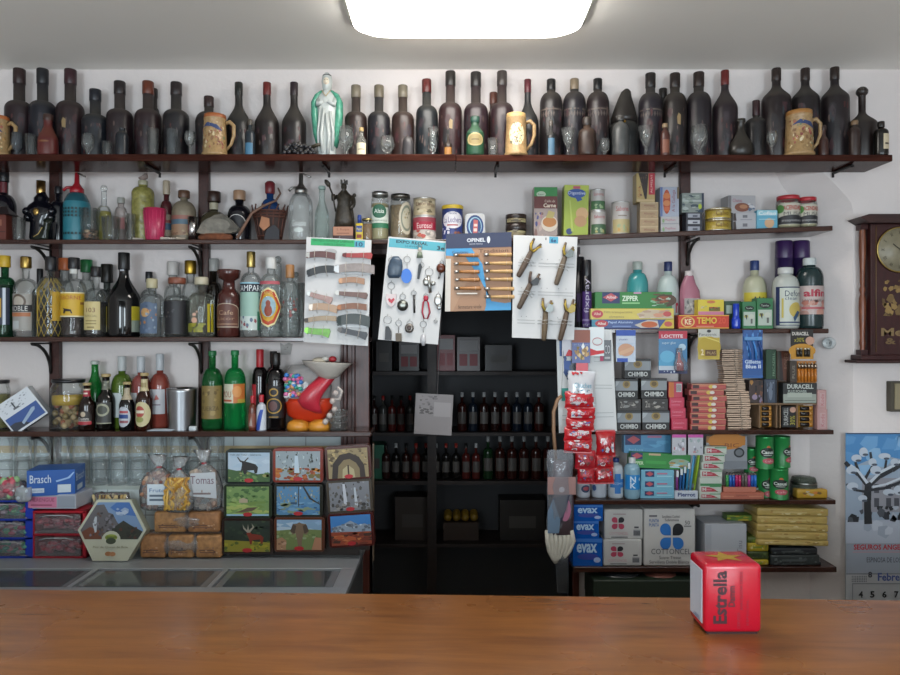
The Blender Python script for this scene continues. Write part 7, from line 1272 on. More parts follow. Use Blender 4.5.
def batt(label, x0, y0, x1, y1, Y, n, hor, z0, base='b0702c'):
    X0 = W(x0, Y); X1 = W(x1, Y); w = X1-X0; h = Z(y0, Y)-z0; r = thing('battery_blister', label, 'battery pack', ((X0+X1)/2, Y, z0), 'battery packs')
    MB().box(-w/2, .004, 0, w/2, .008, h, mat(base, .4), .001, 1).build('backing_card', r)
    for i in range(n):
        t = (i+.5)/n
        a, b = ((-w*.42, 0, h*t), (w*.42, 0, h*t)) if hor else ((-w/2+w*t, 0, h*.05), (-w/2+w*t, 0, h*.93))
        A_ = Vector(a); B_ = Vector(b); q = (h if hor else w)/n*.42
        MB().tube([A_, A_.lerp(B_, .68)], q, mat('201a16', .25) if hor else mat('b87028', .3), 10).tube([A_.lerp(B_, .68), A_.lerp(B_, .94)], q, mat('b07a34', .25) if hor else metal('b0a090', .3), 10).tube([A_.lerp(B_, .94), B_], q*.4, metal('b0b0b0', .3), 8).build('battery', r)
batt('row of six orange batteries standing on the grey display box', 797.5, 361, 817, 382.8, 2.772, 6, False, Z(383, 2.768)+.0005)
c2(790, 361, 797, 382.9, 2.772, .03, '3a3028', [('v', 'PLUS', .3, .2, .7, .8, '8a8478')], 'battery_box', 'thin dark battery carton left of the six orange batteries', z0=Z(383, 2.768)+.0005)
c2(766, 349.5, 776.5, 379, 2.80, .05, '1e3c28', [('v', 'FRICADELL', .62, .1, .85, .9, '7a9a7c'), ('r', .0, 0, .5, 1, '224430')], 'green_carton', 'narrow dark green upright carton between razors and batteries', z0=Z(379, 2.8))
c2(777, 351, 790, 380.5, 2.80, .05, '5c3424', [('r', 0, 0, .2, 1, '3a3a30'), ('p', [(.2, 0), (.5, 0), (.3, 1), (.2, 1)], '2a2020'), ('v', 'ROKER', .55, .4, .9, .95, '8a6a58')], 'brown_carton', 'narrow reddish brown upright carton behind the batteries', z0=Z(380.5, 2.8))
c2(764, 379.3, 777, 404, 2.79, .05, '3c4656', [('p', [(0, 0), (.3, 0), (.1, 1), (0, 1)], '2a2c34'), ('e', .5, .5, .16, .4, '6a7484'), ('r', .86, 0, 1, 1, '20242c'), ('n', .1, .1, .8, .9, 8, .1, ['5a6474', '2c3440', '8a94a4'], 3, .5)], 'razor_carton', 'blue-grey packet on the upper tray, left of the empty slot', z0=zt_)
c2(749, 380, 763, 404, 2.79, .05, '3a2a26', [('n', 0, 0, 1, 1, 14, .12, ['6a4430', '1c1616', '7a6a80', 'a8783c'], 9), ('e', .4, .25, .2, .12, '8a7a90')], 'razor_carton', 'brown and purple crumpled packet at the left of the upper tray', z0=zt_)
zl = Z4R+.0055
batt('four battery pack with yellow bands, lower tray left', 761, 405.8, 772, 428, 2.78, 4, True, zl, 'a8762c')
c2(782, 406.5, 796.5, 429, 2.78, .02, '19181a', [('v', 'DURACELL', .1, .1, .42, .95, 'b8b8b4'), ('v', '30%', .55, .1, .9, .55, 'a8a03c'), ('e', .75, .85, .22, .14, 'b8907c')], 'battery_box', 'black battery carton lettered sideways on the lower tray', z0=zl)
batt('four battery pack on orange card, lower tray right', 799, 405.8, 813.5, 428, 2.78, 4, True, zl, 'a87a2c')
for k, (a, b) in enumerate(((409.5, 430.5), (390, 409.5))):
    c2(817.5+k*.2, a, 827.5-k*1, b, 2.76, .04, 'b08a88', [('r', .2, .15, .8, .85, 'b89a98'), ('v', 'Kode', .3, .2, .7, .8, 'a85c68')], 'pink_packet', 'pale pink packet at the shelf end, %s of two' % ('lower', 'upper')[k], grp='pale pink packets')

# ================================================================ toothpaste shelf
def tubb(label, cx, t, w, Y, col, labs): cb(label, cx, t, w, Y, mat(col, .35), (.8, .95, .8, 'r'), (.86, 'b8bcc0', 1.0), labs, 'cream_bottle', Z5)
tubb('white plastic can with dark swirl badge under the left candy strip', 583, 474, 14, 2.80, 'b0b4bc', [(.1, .7, 2.2, [('e', .6, .5, .3, .28, '2a3a5a'), ('e', .62, .52, .2, .14, 'a04850')])])
tubb('white plastic can under the right candy strip', 599, 472, 15, 2.80, 'aeb4be', [(.2, .6, 2.2, [('e', .1, .5, .15, .3, '3a5080')])])
cb('white alcohol bottle with a blue cross', 615.5, 458, 15.5, 2.79, mat('b0b6bc', .3), (.7, .86, .4, 'r'), (.9, '20346c', 1.1), [(.1, .66, 2.3, [('r', .36, .05, .7, .95, '2a6cae'), ('r', .1, .32, .95, .7, '2a6cae'), ('t', 'ALCOHOL', .18, .46, .88, .56, 'b8ccdc')])], zs=Z5)
cb('clear blue bottle with white cap and bright blue label', 632, 457.5, 15.5, 2.775, mat('7c9cac', .15), (.72, .86, .38, 'r'), (.87, 'bcc0c0', 1.2), [(.24, .6, 2.4, [('r', 0, 0, 1, 1, '1f7cbc'), ('T', 'N', .3, .5, .6, .9, 'b8ccdc'), ('T', 'K', .3, .1, .6, .48, 'b8ccdc'), ('e', .85, .7, .08, .12, 'b8ccdc')])], zs=Z5)
c2(624, 435, 671, 453, 2.80, .04, '4c86ac', [('r', .02, .45, .36, 1, '22305a'), ('p', [(.06, .75), (.2, .98), (.34, .75), (.2, .5)], 'a84a54'), ('r', .5, .85, .8, .98, 'a86a88'), ('n', .4, .1, .95, .7, 6, .2, ['5a98bc', '447ca4'], 3), ('t', 'bolsas', .1, .1, .4, .25, '88b4cc')], 'bag_box', 'large blue freezer bag box at the back, above the green box', z0=Z(453, 2.8))
c2(630, 453.2, 690, 470, 2.775, .05, '2f8038', [('r', .0, .55, .2, 1, '22305a'), ('p', [(.02, .78), (.1, .98), (.2, .78), (.1, .58)], 'a84a54'), ('T', 'ZIPPER', .02, .2, .22, .42, 'b8d0a8'), ('r', .3, .85, .5, .98, 'b8a080'), ('e', .82, .4, .18, .3, '88a08c'), ('n', .62, .1, .98, .75, 16, .08, ['a8c8d0', 'a88a50', '3a3a30', '6aa4b4'], 4), ('r', .25, .3, .6, .5, '3c9444')], 'bag_box', 'green zip bag box lying tilted on the three light blue boxes', ry=.045)
for k, (a, b) in enumerate(((490, 501), (480, 490), (469.8, 480))):
    c2(640.5+.3*k, a, 674, b, 2.77, .05, '6aa2b8', [('r', .12, .3, .4, .88, '22305a'), ('p', [(.14, .6), (.26, .85), (.38, .6), (.26, .35)], 'a84a54'), ('r', .48, .55, .8, .7, 'a86a80'), ('r', .48, .3, .95, .42, '8fc0cc')], 'foil_roll_box', 'light blue freezer bag box, %s of three' % ('lowest', 'middle', 'uppermost')[k], grp='light blue freezer bag boxes')
for k, (x0, x1, lb) in enumerate(((672, 686, 'left'), (688, 703, 'right'))):
    blister('brush_pack', 'pink topped clear pack hanging under the soap shelf, %s one' % lb, x0, 434.5, x1, 455, 2.735, 'a8aab0', [('r', 0, .85, 1, 1, 'b04890'), ('n', .1, .1, .9, .8, 14, .09, ['c4c4cc', '7a7a84', 'a87a80', '8a9a98'], k)], grp='pink topped packs')
r = thing('toothbrush_tray', 'white toothbrush tray at the left of the toothpaste stack', 'tray', (W(686.5, 2.76), 2.76, Z5))
MB().box(-S(11.5, 2.76), 0, 0, S(11.5, 2.76), .05, Z(491, 2.76)-Z5, mat('b4bac4', .4), .001, 1).face([('T', 'Pierrot', .12, .28, .88, .8, '203468')], -S(11.5, 2.76), S(11.5, 2.76), 0, Z(491, 2.76)-Z5, 0).build('tray_body', r)
zz = Z(491, 2.76)+.0005
for k, (x0, dx, c, t, lb) in enumerate(((677, 0, '7a3a80', 470, 'purple'), (680, 1, '24548c', 468, 'dark blue'), (683, 1.5, '24649c', 466, 'blue'), (686.5, 2, '2c7ca4', 462, 'teal'), (690, 5, '4890b8', 446, 'light blue'), (694, 7, '8aa82c', 444, 'lime green'))):
    Y = 2.772+.003*(k % 2); h = Z(t, Y)-zz; d = S(dx, Y); cl = mat(c, .3)
    q = thing('toothbrush', lb+' toothbrush standing in the white tray', 'toothbrush', (W(x0, Y), Y, zz), 'toothbrushes in the tray')
    MB().tube([(0, 0, 0), (d*.5, 0, h*.5), (d*.8, 0, h*.8), (d, 0, h)], .004, cl, 8, rr=[.0045, .005, .003, .0035]).build('handle', q); MB().box(d-.004, -.009, h-.026, d+.004, -.002, h-.002, mat('c8d0d4', .6)).build('bristles', q)
blister('brush_pack', 'white backed clear toothbrush pack leaning behind the brushes', 690, 446, 703, 488, 2.80, 'a2aab2', [('r', .4, .82, .9, .9, 'a8606c'), ('p', [(.3, .1), (.5, .1), (.75, .8), (.6, .8)], '88a838'), ('p', [(.1, .05), (.25, .05), (.5, .75), (.4, .78)], '3c80a8')], grp=None, ry=.08)
for k in range(7):
    y1 = 500.7-7.75*k; dx = (0, 0, .4, .8, 2.2, 3.4, 5.2)[k]
    flip = k == 2
    sh = [('r', 0, 0, 1, .3, '3c7a4c'), ('r', 0, .35, 1, 1, 'b0b8ae')] if flip else [('p', [(.08, .15), (.45, .15), (.85, .15), (.65, .55), (.45, .75), (.08, .8)], 'a02c3c'), ('T', 'M', .12, .25, .3, .72, 'c9c0bc'), ('r', .45, .8, .98, .95, '3c7a4c'), ('p', [(.6, .3), (.95, .1), (.8, .1)], '3c7a4c'), ('r', .3, .35, .55, .55, 'b87078')]
    c2(699.5+dx, y1-7.6, 721.5+dx, y1, 2.76-.002*0, .06, 'b4bab0', sh, 'toothpaste_box', 'white, red and green toothpaste box, %s of seven' % ORD[6-k], cat='toothpaste', grp='toothpaste boxes')
blister('pen_pack', 'large orange topped pen pack leaning behind the lighters', 706, 436, 747, 469, 2.80, '8c8f94', [('r', 0, .8, .25, 1, '8a6030'), ('e', .5, .85, .46, .26, 'b8762c'), ('r', .15, .72, .95, 1, 'b8762c'), ('t', 'BIC', .45, .66, .8, .78, '7a4020'), ('e', .8, .5, .13, .15, '23262a'), ('e', .8, .5, .09, .1, '6a6e72'), ('r', .1, .35, .4, .42, 'a8604c'), ('r', 0, 0, 1, .25, '7a7e84')], grp=None)
r = thing('lighter_tray', 'coral cardboard lighter tray in two steps', 'tray', (W(742, 2.755), 2.755, Z5)); X = lambda p: S(p-742, 2.755); z = lambda p: Z(p, 2.755)-Z5
MB().box(X(721), 0, 0, X(764), .05, z(492.5), mat('a8604c', .5), .001, 1).face([('t', 'lighters', .35, .4, .6, .7, '6a3a34'), ('r', .05, .3, .3, .5, 'b87860'), ('r', .65, .3, .95, .5, 'b87860')], X(721), X(764), 0, z(492.5), 0).build('lower_step', r)
MB().box(X(724), .006, z(492.5)+.0003, X(757), .05, z(487.5), mat('b06c58', .5), .001, 1).build('upper_step', r)
zz = Z(487.5, 2.755)+.0005
for k, (c, n_) in enumerate((('3c8c4c', 'green'), ('245cae', 'first blue'), ('2450a0', 'second blue'), ('a82460', 'first crimson'), ('b02c5c', 'second crimson'), ('5a5654', 'grey'), ('6a605c', 'dark grey'), ('a03c8c', 'magenta'), ('2c5cae', 'third blue'), ('2c6cc0', 'rightmost blue'))):
    Y = 2.772; q = thing('lighter', n_+' pocket lighter in the coral tray', 'lighter', (W(727+3.1*k, Y), Y, zz), 'lighters in the coral tray'); h = Z(475, Y)-zz
    MB().loft([(0, 0, 0, .0055, .008), (h, 0, 0, .0055, .008)], mat(c, .15), 12, sq=3).build('lighter_body', q)
    MB().box(-.005, -.006, h, .005, .006, h+.007, metal('8a8480', .35), .001, 1).ball((0, 0, h+.008), (.003, .004, .004), mat('1c1a1a')).build('lighter_wheel', q)
GC = [('e', .52, .66, .1, .1, 'a85a2c'), ('e', .5, .52, .36, .17, '14201a'), ('T', 'Casual', .2, .48, .8, .6, 'c0c8c0'), ('r', .3, .42, .7, .45, '98a498'), ('e', .55, .24, .3, .1, 'a84a54'), ('t', 'cafe', .35, .2, .75, .28, 'd0a8a8')]
def gcan(lb, cx, t, b, w, Y, lid=None, turn=0): can('green_can', lb, 'can', cx, t, b, w, Y, '1f7a3c', [tuple([q[0]]+[v+turn if (i in (1,) and q[0] == 'e') or (q[0] in 'rT t' and i in ((1, 3) if q[0] == 'r' else (2, 4))) and not isinstance(v, str) else v for i, v in enumerate(q[1:], 1)]) for q in GC], 'green cans', rim='4a9a60', arc=2.5, z0=None)
gcan('green can behind, left of the double stack, lower part hidden', 751, 448, 475, 14, 2.83)
gcan('green can standing at the back under the hidden one', 751.5, 475, 501, 14, 2.83)
gcan('green can at the upper left of the stack', 764.5, 436, 466.5, 17, 2.785)
gcan('green can at the upper right of the stack', 781.5, 436, 466.5, 16.5, 2.815, turn=.25)
gcan('green can at the lower left, partly hidden by its neighbour', 766, 466.5, 501, 18, 2.815, turn=0)
gcan('green can at the lower front with red rim', 779, 468, 501, 17.5, 2.765, turn=-.1)
Y = 2.80; R = S(25, Y)/2; r = thing('clip_top_jar', 'low round glass jar with metal clip at the shelf end', 'jar', (W(803.5, 2.82), 2.82, Z5)); h = Z(476, 2.82)-Z5
MB().lathe([(0, 0), (R*.9, 0), (R, .01), (R, h*.6), (R*.85, h*.66), (R*.85, h*.72), (R*.95, h*.76), (R*.85, h*.95), (R*.3, h), (0, h)], glass('7a8478', .25), 26).build('jar_glass', r); MB().lathe([(R*.98, h*.6), (R*1.0, h*.66), (R*.98, h*.72)], metal('7a7a74'), 26).build('clip_ring', r)
q = MB().box(-S(17, 2.765), 0, 0, S(14, 2.765), .04, Z(489.5, 2.765)-Z5, mat('b08a30', .25), .006, 3).top([('n', .05, .05, .95, .95, 12, .12, ['a8602c', 'c0a85c', '3a3020', 'b8b4a8'], 4)], -S(15, 2.765), S(12, 2.765), .005, .035, Z(489.5, 2.765)-Z5).face([('n', .05, .2, .95, .9, 10, .2, ['c0a45c', '6a4a20', 'b8702c', 'a8a498'], 5, .5)], -S(15, 2.765), S(12, 2.765), .003, Z(490.5, 2.765)-Z5, -.0)
tag(q.build('yellow_packet', None, (W(814, 2.765), 2.765, Z5), (0, 0, 0)), 'small flat yellow packet in front of the clip top jar', 'packet')

# ================================================================ bottom right shelf
def evax(x0, y0, x1, y1, Y, lb): c2(x0, y0, x1, y1, Y, .08, '1352a4', [('T', 'evax', .12, .48, .82, .82, 'a8c4dc'), ('e', .5, .34, .36, .12, '2c3c90'), ('e', .82, .22, .12, .1, '9ab0d4'), ('r', .78, .16, .86, .2, 'b8a0c0'), ('p', [(0, .9), (1, .86), (1, 1), (0, 1)], '2a6ab8')], 'towel_pack', lb, cat='pack', grp='blue towel packs', rough=.2)
evax(573, 538.5, 602.5, 569, 2.75, 'bright blue pack with white lettering, lowest of three by the mop')
evax(573, 521, 599, 538.5, 2.752, 'bright blue pack with white lettering, middle of three by the mop')
evax(574, 504.8, 603, 521, 2.752, 'bright blue pack with white lettering, top of three, tight under the shelf')
def fl(cx, cz, rx, ry, a, b):
    o = []
    for i, (sx, sz) in enumerate(((-1, 1), (1, 1), (-1, -1), (1, -1))):
        x, z_ = cx+sx*rx*.58, cz+sz*ry*.58; c = b if i == 1 else a
        o += [('e', x, z_, rx*.5, ry*.5, c), ('r', min(x, x-sx*rx*.5) if True else 0, min(z_, z_+sz*ry*.5), max(x, x-sx*rx*.5), max(z_, z_+sz*ry*.5), c) if False else ('p', [(x, z_), (x+sx*0, z_-sz*ry*.5), (x-sx*rx*.5, z_-sz*ry*.5), (x-sx*rx*.5, z_)], c)]
    return o
def cotton(x0, y0, x1, y1, Y, dep, lb, a, big=False, ry=0, z0=None):
    sh = fl(.34, .55, .16, .2, a, '1c1c24')+[('t', 'COTTONCEL', .1, .14, .62, .24, 'b88a90'), ('r', .76, .1, .95, .32, '8a8c90')]+[('r', .77+.03*i, .12, .785+.03*i, .28, '2c2c30') for i in range(6)]+[('r', .2, .86, .55, .9, '9a8a8c'), ('r', .78, .38, .9, .44, '4a4a50'), ('r', .15, .04, .6, .08, '6a6a6e')]
    if big: sh = fl(.54, .52, .22, .22, a, '14161c')+[('t', 'PUNTA', .08, .78, .28, .84, '2c5c9c'), ('t', 'PUNTA', .08, .7, .28, .76, '2c5c9c'), ('r', .08, .88, .24, .91, '5a5a60'), ('t', 'Servilletas Cocktail', .34, .86, .7, .91, '3a3a40'), ('t', 'Sobremesa', .4, .8, .68, .85, '3a3a40'), ('t', '50', .8, .74, .9, .81, '3a3a40'), ('r', .78, .7, .93, .72, '6a6a6e'), ('t', 'COTTONCEL', .12, .2, .92, .3, '4a4c54'), ('t', 'Suave Tissue', .28, .11, .72, .17, '3a3a40'), ('t', 'Servilleta Doble Blanca', .08, .03, .88, .09, '3a3a40')]
    return c2(x0, y0, x1, y1, Y, dep, 'b9b8b6', sh, 'napkin_pack', lb, cat='napkins', grp='white napkin packs', bev=.004, rough=.25, ry=ry, z0=z0)
cotton(603.5, 539.5, 642, 569, 2.752, .13, 'white napkin pack with pink petal emblem, lower of two', 'a83a54')
cotton(604.5, 509.5, 643, 539.5, 2.755, .13, 'white napkin pack with pink petal emblem, upper of two', 'a83a54', z0=None)
cotton(644, 509, 695.5, 569, 2.752, .14, 'large white napkin pack with blue petal emblem', '2468b0', True)
c2(705, 524, 746.5, 569, 2.752, .13, 'a9adb4', [('v', 'Tisu', .78, .3, .9, .6, '6a6c72'), ('r', .0, .0, .15, 1, '9ca0a8')], 'white_carton', 'plain grey-white carton behind the red napkin holder')
c2(727, 515, 752, 524, 2.80, .05, '5a7a2c', [('n', 0, 0, 1, 1, 12, .2, ['7a8a2c', 'a8982c', '3c5a28'], 3)], 'green_booklet', 'green and yellow packet lying on the plain carton', z0=Z(524, 2.752))
def soft(label, x0, x1, y0, y1, Y, dep, col, cols, name='noodle_packet', seed=0, z0=None, ry=0, grp='yellow packets'):
    X0 = W(x0, Y); X1 = W(x1, Y); w = X1-X0; zb = snap(Z(y1, Y)) if z0 is None else z0; h = Z(y0, Y)-zb
    m = MB().box(-w/2, 0, 0, w/2, dep, h, mat(col, .3, noise=.1), min(.006, h*.4), 3); rd = random.Random(seed)
    m.face([('n', .03, .2, .97, .8, 16, .16, cols, seed, .25), ('r', .2, .4, .7, .6, cols[0])], -w/2+.006, w/2-.006, 0, h, -.0003).top([('n', .03, .03, .97, .97, 14, .1, cols, seed+1)], -w/2+.006, w/2-.006, .006, dep-.006, h)
    tag(m.build(name, None, ((X0+X1)/2, Y, zb), (0, ry, rd.uniform(-.02, .02))), label, 'packet', grp)
for k in range(3): soft('black and clear plastic packet under the yellow stack, %s of three' % ('lowest', 'middle', 'uppermost')[k], 771, 822-2*k, 562-7*k, 569-7*k, 2.755, .12, ('23262a', '2c3232', '1c2024')[k], ['4a5050', '5c6462', '2c3234'], 'dark_packet', 40+k, grp='dark packets')
for k in range(5): soft('yellow crinkly packet, %s of the five in the big pile' % ORD[4-k], 757+1.6*k*0, 829-1*(k % 2), 540-7.9*k, 547.9-7.9*k, 2.755, .13, 'b09858', ['c0ac70', 'cdbf90', '94783c', 'b08c50'], seed=50+k, ry=.02)  # pale blotches among the print paint the plastic's glare into the colour
soft('yellow packet lying low beside the plain carton, lower one', 747.5, 769, 560, 569, 2.76, .1, 'b09a24', ['7a8a2c', 'c4ba84'], seed=60)
soft('dark green packet between the two small yellow packets', 747.5, 769, 551.5, 560, 2.765, .1, '3c4a24', ['2a3420', '5a6a3c'], seed=61)
soft('yellow packet beside the plain carton, upper one', 747.5, 769, 543, 551.5, 2.765, .1, 'b09a24', ['7a8a2c', 'c4ba84'], seed=62)
soft('thin green topped packet above the small yellow packets', 747.5, 769, 537, 543, 2.77, .1, '56662a', ['7a8a2c', '3c4a24'], seed=63)

# ================================================================ napkin holder, clock, calendar
Y = 1.2235; X0 = W(704.5, Y); X1 = W(762.3, Y); w = X1-X0; h = Z(564, Y)-ZC; d = .078; r = thing('napkin_holder', 'red metal napkin holder with gothic lettering on the bar counter', 'napkin holder', ((X0+X1)/2, Y, ZC))
red = mat('b40f28', .25, coat=.3)
m = MB().box(-w/2, 0, .003, w/2, d, h, red, .008, 4)
dk_ = '35101c'
m.face([('V', 'Estrella', .12, .12, .38, .93, dk_), ('V', 'Damm', .40, .38, .53, .70, '4a1620'), ('v', 'CERVEZA', .57, .05, .62, .3, '8a2034'), ('v', 'BARCELONA DESDE', .62, .34, .67, .92, '7a1c30'), ('v', 'ESPECIAL', .74, .1, .78, .5, '8a2034')], -w/2+.004, w/2-.004, .006, h-.004, 0)
m.top([('p', [(.5+.36*math.cos(PI/2+i*PI/5)*(1 if i % 2 == 0 else .42), .5+.42*math.sin(PI/2+i*PI/5)*(1 if i % 2 == 0 else .42)) for i in range(10)], 'a8842c')], -w/2, w/2, .004, d-.004, h)
m.build('holder_body', r)
MB().box(-w/2-.0012, .010, .016, -w/2+.001, d-.008, h-.014, mat('bcc4d0', .45), .0008, 1).side([('r', .15, .03, .7, .045, '4a6a98'), ('r', .15, .06, .55, .07, '4a6a98'), ('r', .15, .085, .6, .095, '6a84a8')], -w/2-.0012, .010, d-.008, .016, h-.014).build('paper_panel', r)
MB().box(-w/2+.006, .006, 0, w/2-.006, d-.006, .004, mat('2a1014')).build('base_plate', r)
# clock on the wall
Y = BT; r = thing('wall_clock', 'dark mahogany wall clock with turned side columns', 'clock', (W(928, Y), Y-.001, Z(363, Y))); X = lambda p: W(p, Y-.055)-W(928, Y); z = lambda p: Z(p, Y-.055)-Z(363, Y)
mh = wood('2a0f10', '3c1818', .3, 8, 3); mh2 = wood('5a3020', '8a5238', .3, 20, 3)
MB().box(X(870), -.06, z(355), X(986), 0, z(224), mh, .002, 1).build('clock_case', r)
MB().prism([(X(855), z(218.5)), (X(864), z(215.5)), (X(992), z(215.5)), (X(1001), z(218.5)), (X(992), z(224)), (X(864), z(224))], -.09, 0, wood('241010', '381a16', .4)).build('cornice', r)
MB().box(X(852), -.085, z(363), X(1004), 0, z(360), wood('241010', '381a16', .4), .002, 1).box(X(858), -.075, z(360), X(998), 0, z(355), mh, .003, 1).build('base_moulding', r)
for c in (866, 990):
    P = []
    for t in range(33):
        u = t/32; zz_ = z(355)+(z(224)-z(355))*u; rr_ = .009+.004*math.sin(u*PI*2-.6)**2
        if abs(u-.1) < .02 or abs(u-.5) < .03 or abs(u-.9) < .02: rr_ = .012
        if abs(u-.53) < .012 or abs(u-.47) < .012: rr_ = .0075
        P.append((rr_, zz_))
    MB().lathe(P, mh2, 14, c=(X(c), -.03, 0)).box(X(c)-.014, -.045, z(224)-.02, X(c)+.014, -.01, z(224), mh).box(X(c)-.014, -.045, z(355), X(c)+.014, -.01, z(355)+.02, mh).build('turned_column', r)
MB().tube([(X(875), -.061, z(352)), (X(875), -.061, z(226))], .0015, mat('6a5230', .4), 5).tube([(X(981), -.061, z(352)), (X(981), -.061, z(226))], .0015, mat('6a5230', .4), 5).build('brass_beading', r)
m = MB(); xf = Matrix.Translation((X(898), -.062, z(250))) @ Matrix.Rotation(PI/2, 4, 'X'); R = S(21.5, Y)
m.lathe([(0, 0), (R, 0), (R*.98, .004), (0, .004)], mat('7d7660', .4, noise=.15), 36, xf=xf).lathe([(R*.97, .003), (R*1.02, .006), (R*1.05, .003), (R*1.02, 0)], metal('a08a50', .35), 36, xf=xf)
for k in range(12):
    a = k*PI/6; n = ('XII', 'I', 'II', 'III', 'IIII', 'V', 'VI', 'VII', 'VIII', 'IX', 'X', 'XI')[k]; sx = .004+.0024*len(n); cx_, cz_ = X(898)+R*.78*math.sin(a), z(250)+R*.78*math.cos(a)
    m.decal([('t', n, 0, 0, 1, 1, '3a3428')], lambda u, v, e: (cx_+(u-.5)*sx*math.cos(a)+(v-.5)*.014*math.sin(a), -.0665-e, cz_-(u-.5)*sx*math.sin(a)+(v-.5)*.014*math.cos(a)))
m.build('dial', r)
MB().box(-.0012, -.069, -.005, .0012, -.068, R*.6, mat('1c1814'), xf=Matrix.Translation((X(898), 0, z(250))) @ Matrix.Rotation(2.2, 4, 'Y')).box(-.0016, -.069, -.005, .0016, -.068, R*.42, mat('1c1814'), xf=Matrix.Translation((X(898), 0, z(250))) @ Matrix.Rotation(-.9, 4, 'Y')).build('clock_hands', r)
m = MB(); g = ['6a5430', '8a7040', '54401f', '7a6238']
m.face([('n', 0, 0, 1, 1, 60, .10, g, 3), ('e', .5, .5, .16, .16, '2f1214')], X(881), X(917), z(316), z(280), -.0605); m.build('gilt_ornament', r); m = MB(); m.face([('T', 'Merc', .0, .55, .9, 1, '7a6440'), ('T', '& Co', .1, .1, .9, .45, '6a5434')], X(880), X(922), z(346), z(328), -.0605); m.build('gilt_lettering', r)
r = thing('small_cabinet', 'small beige box with dark frame below the wall clock', 'box', (W(915, BT), BT-.001, Z(411, BT))); X = lambda p: S(p-915, BT)
MB().box(X(886), -.03, 0, X(944), 0, S(30, BT), mat('4a4438', .5), .002, 1).build('frame', r); MB().box(X(889.5), -.034, .01, X(940), -.029, S(28, BT), mat('8f8468', .5), .001, 1).build('beige_panel', r)
# calendar
Y = BT-.004; X0 = W(845.5, Y); X1 = W(962, Y); zt = Z(433, Y); zb = Z(640, Y); w = X1-X0; h = zt-zb
m = MB().box(0, 0, 0, w, .003, h, mat('b0b4b8', .5))
v = lambda p: (Z(p, Y)-zb)/h; u = lambda p: (W(p, Y)-X0)/w
rd = random.Random(9)
sh = [('r', .0, v(543), 1, 1, '4a84b8'), ('p', [(0, v(470)), (.3, v(455)), (.6, v(462)), (1, v(450)), (1, v(543)), (0, v(543))], '93a2b4'), ('n', 0, v(475), 1, v(436), 20, .05, ['6a9cc8', '5a90c0', '86aed0'], 3, 2),
      ('r', u(862), v(512), u(905), v(478), '8f9098'), ('r', u(920), v(512), u(962), v(470), '8a8c94')]+[('r', u(x0), v(y0+9), u(x0+5), v(y0), '4a4c54') for x0 in (866, 874, 886, 894, 926, 936, 946) for y0 in (484, 498)]
sh += [('n', 0, v(522), 1, v(506), 40, .025, ['2c3038', '4a5058', 'a8b0bc', '1f2228'], 5, 1.4), ('r', 0, v(543), 1, v(520), 'aab2c0'), ('n', 0, v(543), 1, v(520), 12, .03, ['b8c0cc', '98a2b2'], 6, 2)]
def br(pts, t, c): 
    o = []
    for (a, b), (c_, d) in zip(pts, pts[1:]): 
        L_ = math.hypot(c_-a, d-b) or 1; nx, ny = -(d-b)/L_*t, (c_-a)/L_*t
        o.append(('p', [(u(a+nx), v(b+ny)), (u(c_+nx*.8), v(d+ny*.8)), (u(c_-nx*.8), v(d-ny*.8)), (u(a-nx), v(b-ny))], c))
    return o
tree = br([(868, 524), (867, 500), (868, 484)], 4, '23262a')+br([(868, 486), (858, 474), (850, 468), (845, 462)], 2.4, '2a2d33')+br([(868, 486), (880, 476), (892, 470), (905, 462), (925, 458)], 2.4, '2a2d33')+br([(860, 476), (855, 462)], 1.6, '2a2d33')+br([(864, 480), (872, 466), (870, 452)], 1.5, '2a2d33')+br([(884, 474), (886, 460)], 1.4, '2a2d33')+br([(868, 490), (885, 488), (900, 482), (925, 480)], 1.6, '2a2d33')+br([(868, 492), (855, 490), (846, 484)], 1.4, '2a2d33')
snow = br([(867, 483), (858, 471), (850, 465)], 1.5, 'c4ccd6')+br([(870, 482), (880, 472), (892, 466), (905, 458), (925, 454)], 1.5, 'c4ccd6')+br([(872, 487), (886, 484), (900, 478)], 1.2, 'c4ccd6')
for bx, by in ((856, 458), (863, 452), (872, 462), (884, 456), (851, 470), (894, 462), (852, 486), (888, 492), (862, 498), (898, 490), (875, 470), (910, 470), (930, 480), (925, 448), (905, 446)): snow += [('e', u(bx), v(by), .035+.02*rd.random(), .014+.01*rd.random(), 'b8c2ce'), ('e', u(bx+2), v(by+2.5), .025, .006, '4a5260')]
sh += tree+snow
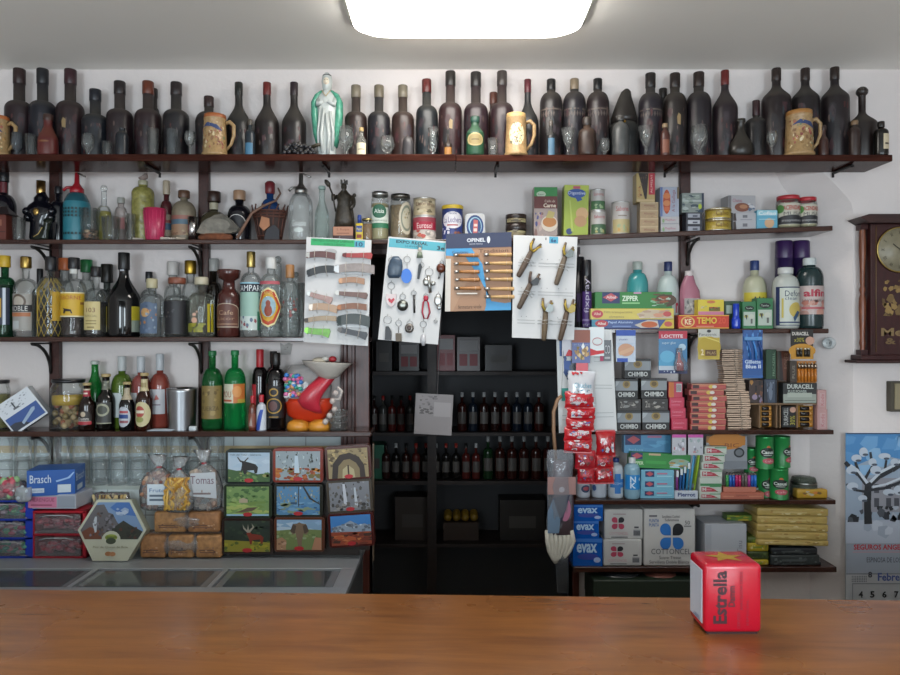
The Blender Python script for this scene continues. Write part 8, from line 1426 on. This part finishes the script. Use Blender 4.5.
sh += [('r', 0, v(573), 1, v(543), '8f98a4'), ('T', 'SEGUROS ANGEL GIL', u(853), v(549.5), u(914), v(544), 'a8202c'), ('r', u(852), v(552), u(950), v(551.4), 'b88088'), ('t', 'ESPINOSA DE LOS MONTEROS', u(866), v(562), u(924), v(557), '2a2e38'),
       ('r', 0, 0, 1, v(573), 'a4a8ac'), ('r', 0, v(574), 1, v(573), '6a6e74'), ('T', 'Febrero', u(877), v(580.5), u(908), v(572.5), '3c5088')]
sh += [('r', u(851+1.7*i), v(578+1.7*j), u(851.9+1.7*i), v(577+1.7*j), '5a5e66') for i in range(9) for j in range(-1, 3)]+[('T', '8', u(867), v(577), u(871), v(571), '3a3c44')]
sh += [('r', u(851), v(583), u(852), 0, '7a7e84'), ('r', u(851), v(583.5), 1, v(582.5), '7a7e84')]+[('T', s_, u(cx-2), v(597), u(cx+2.4), v(590.5), '16181c') for s_, cx in (('4', 859.5), ('5', 871), ('6', 883), ('7', 895), ('8', 907))]+[('r', 0, v(433.8), 1, 1, '1c2836')]
m.decal(sh, lambda a, b, e: (a*w, -e, b*h), e0=.0003, de=.00006)
tag(m.build('wall_calendar', None, (X0, Y, zb)), 'wall calendar with snowy tree photo and date grid at the right edge', 'calendar')
# ---------------------------------------------------------------- camera, world, colour
cd = bpy.data.cameras.new('camera'); cd.sensor_width = 36; cd.lens = 36*700/900; cd.clip_start = .02
co = bpy.data.objects.new('camera', cd); COL.objects.link(co); co.location = (0, 0, EYE); co.rotation_euler = (PI/2, 0, 0); SC.camera = co
w = bpy.data.worlds.new('world'); SC.world = w; w.use_nodes = True
w.node_tree.nodes['Background'].inputs[0].default_value = (.62, .78, 1, 1); w.node_tree.nodes['Background'].inputs[1].default_value = .6
SC.view_settings.view_transform = 'Standard'; SC.view_settings.look = 'None'; SC.view_settings.exposure = EXPO; SC.view_settings.gamma = 1
SC.view_settings.use_curve_mapping = False
cy = SC.cycles; cy.transparent_max_bounces = 32; cy.max_bounces = 8; cy.use_denoising = True; cy.caustics_reflective = False; cy.caustics_refractive = False; cy.sample_clamp_indirect = 4
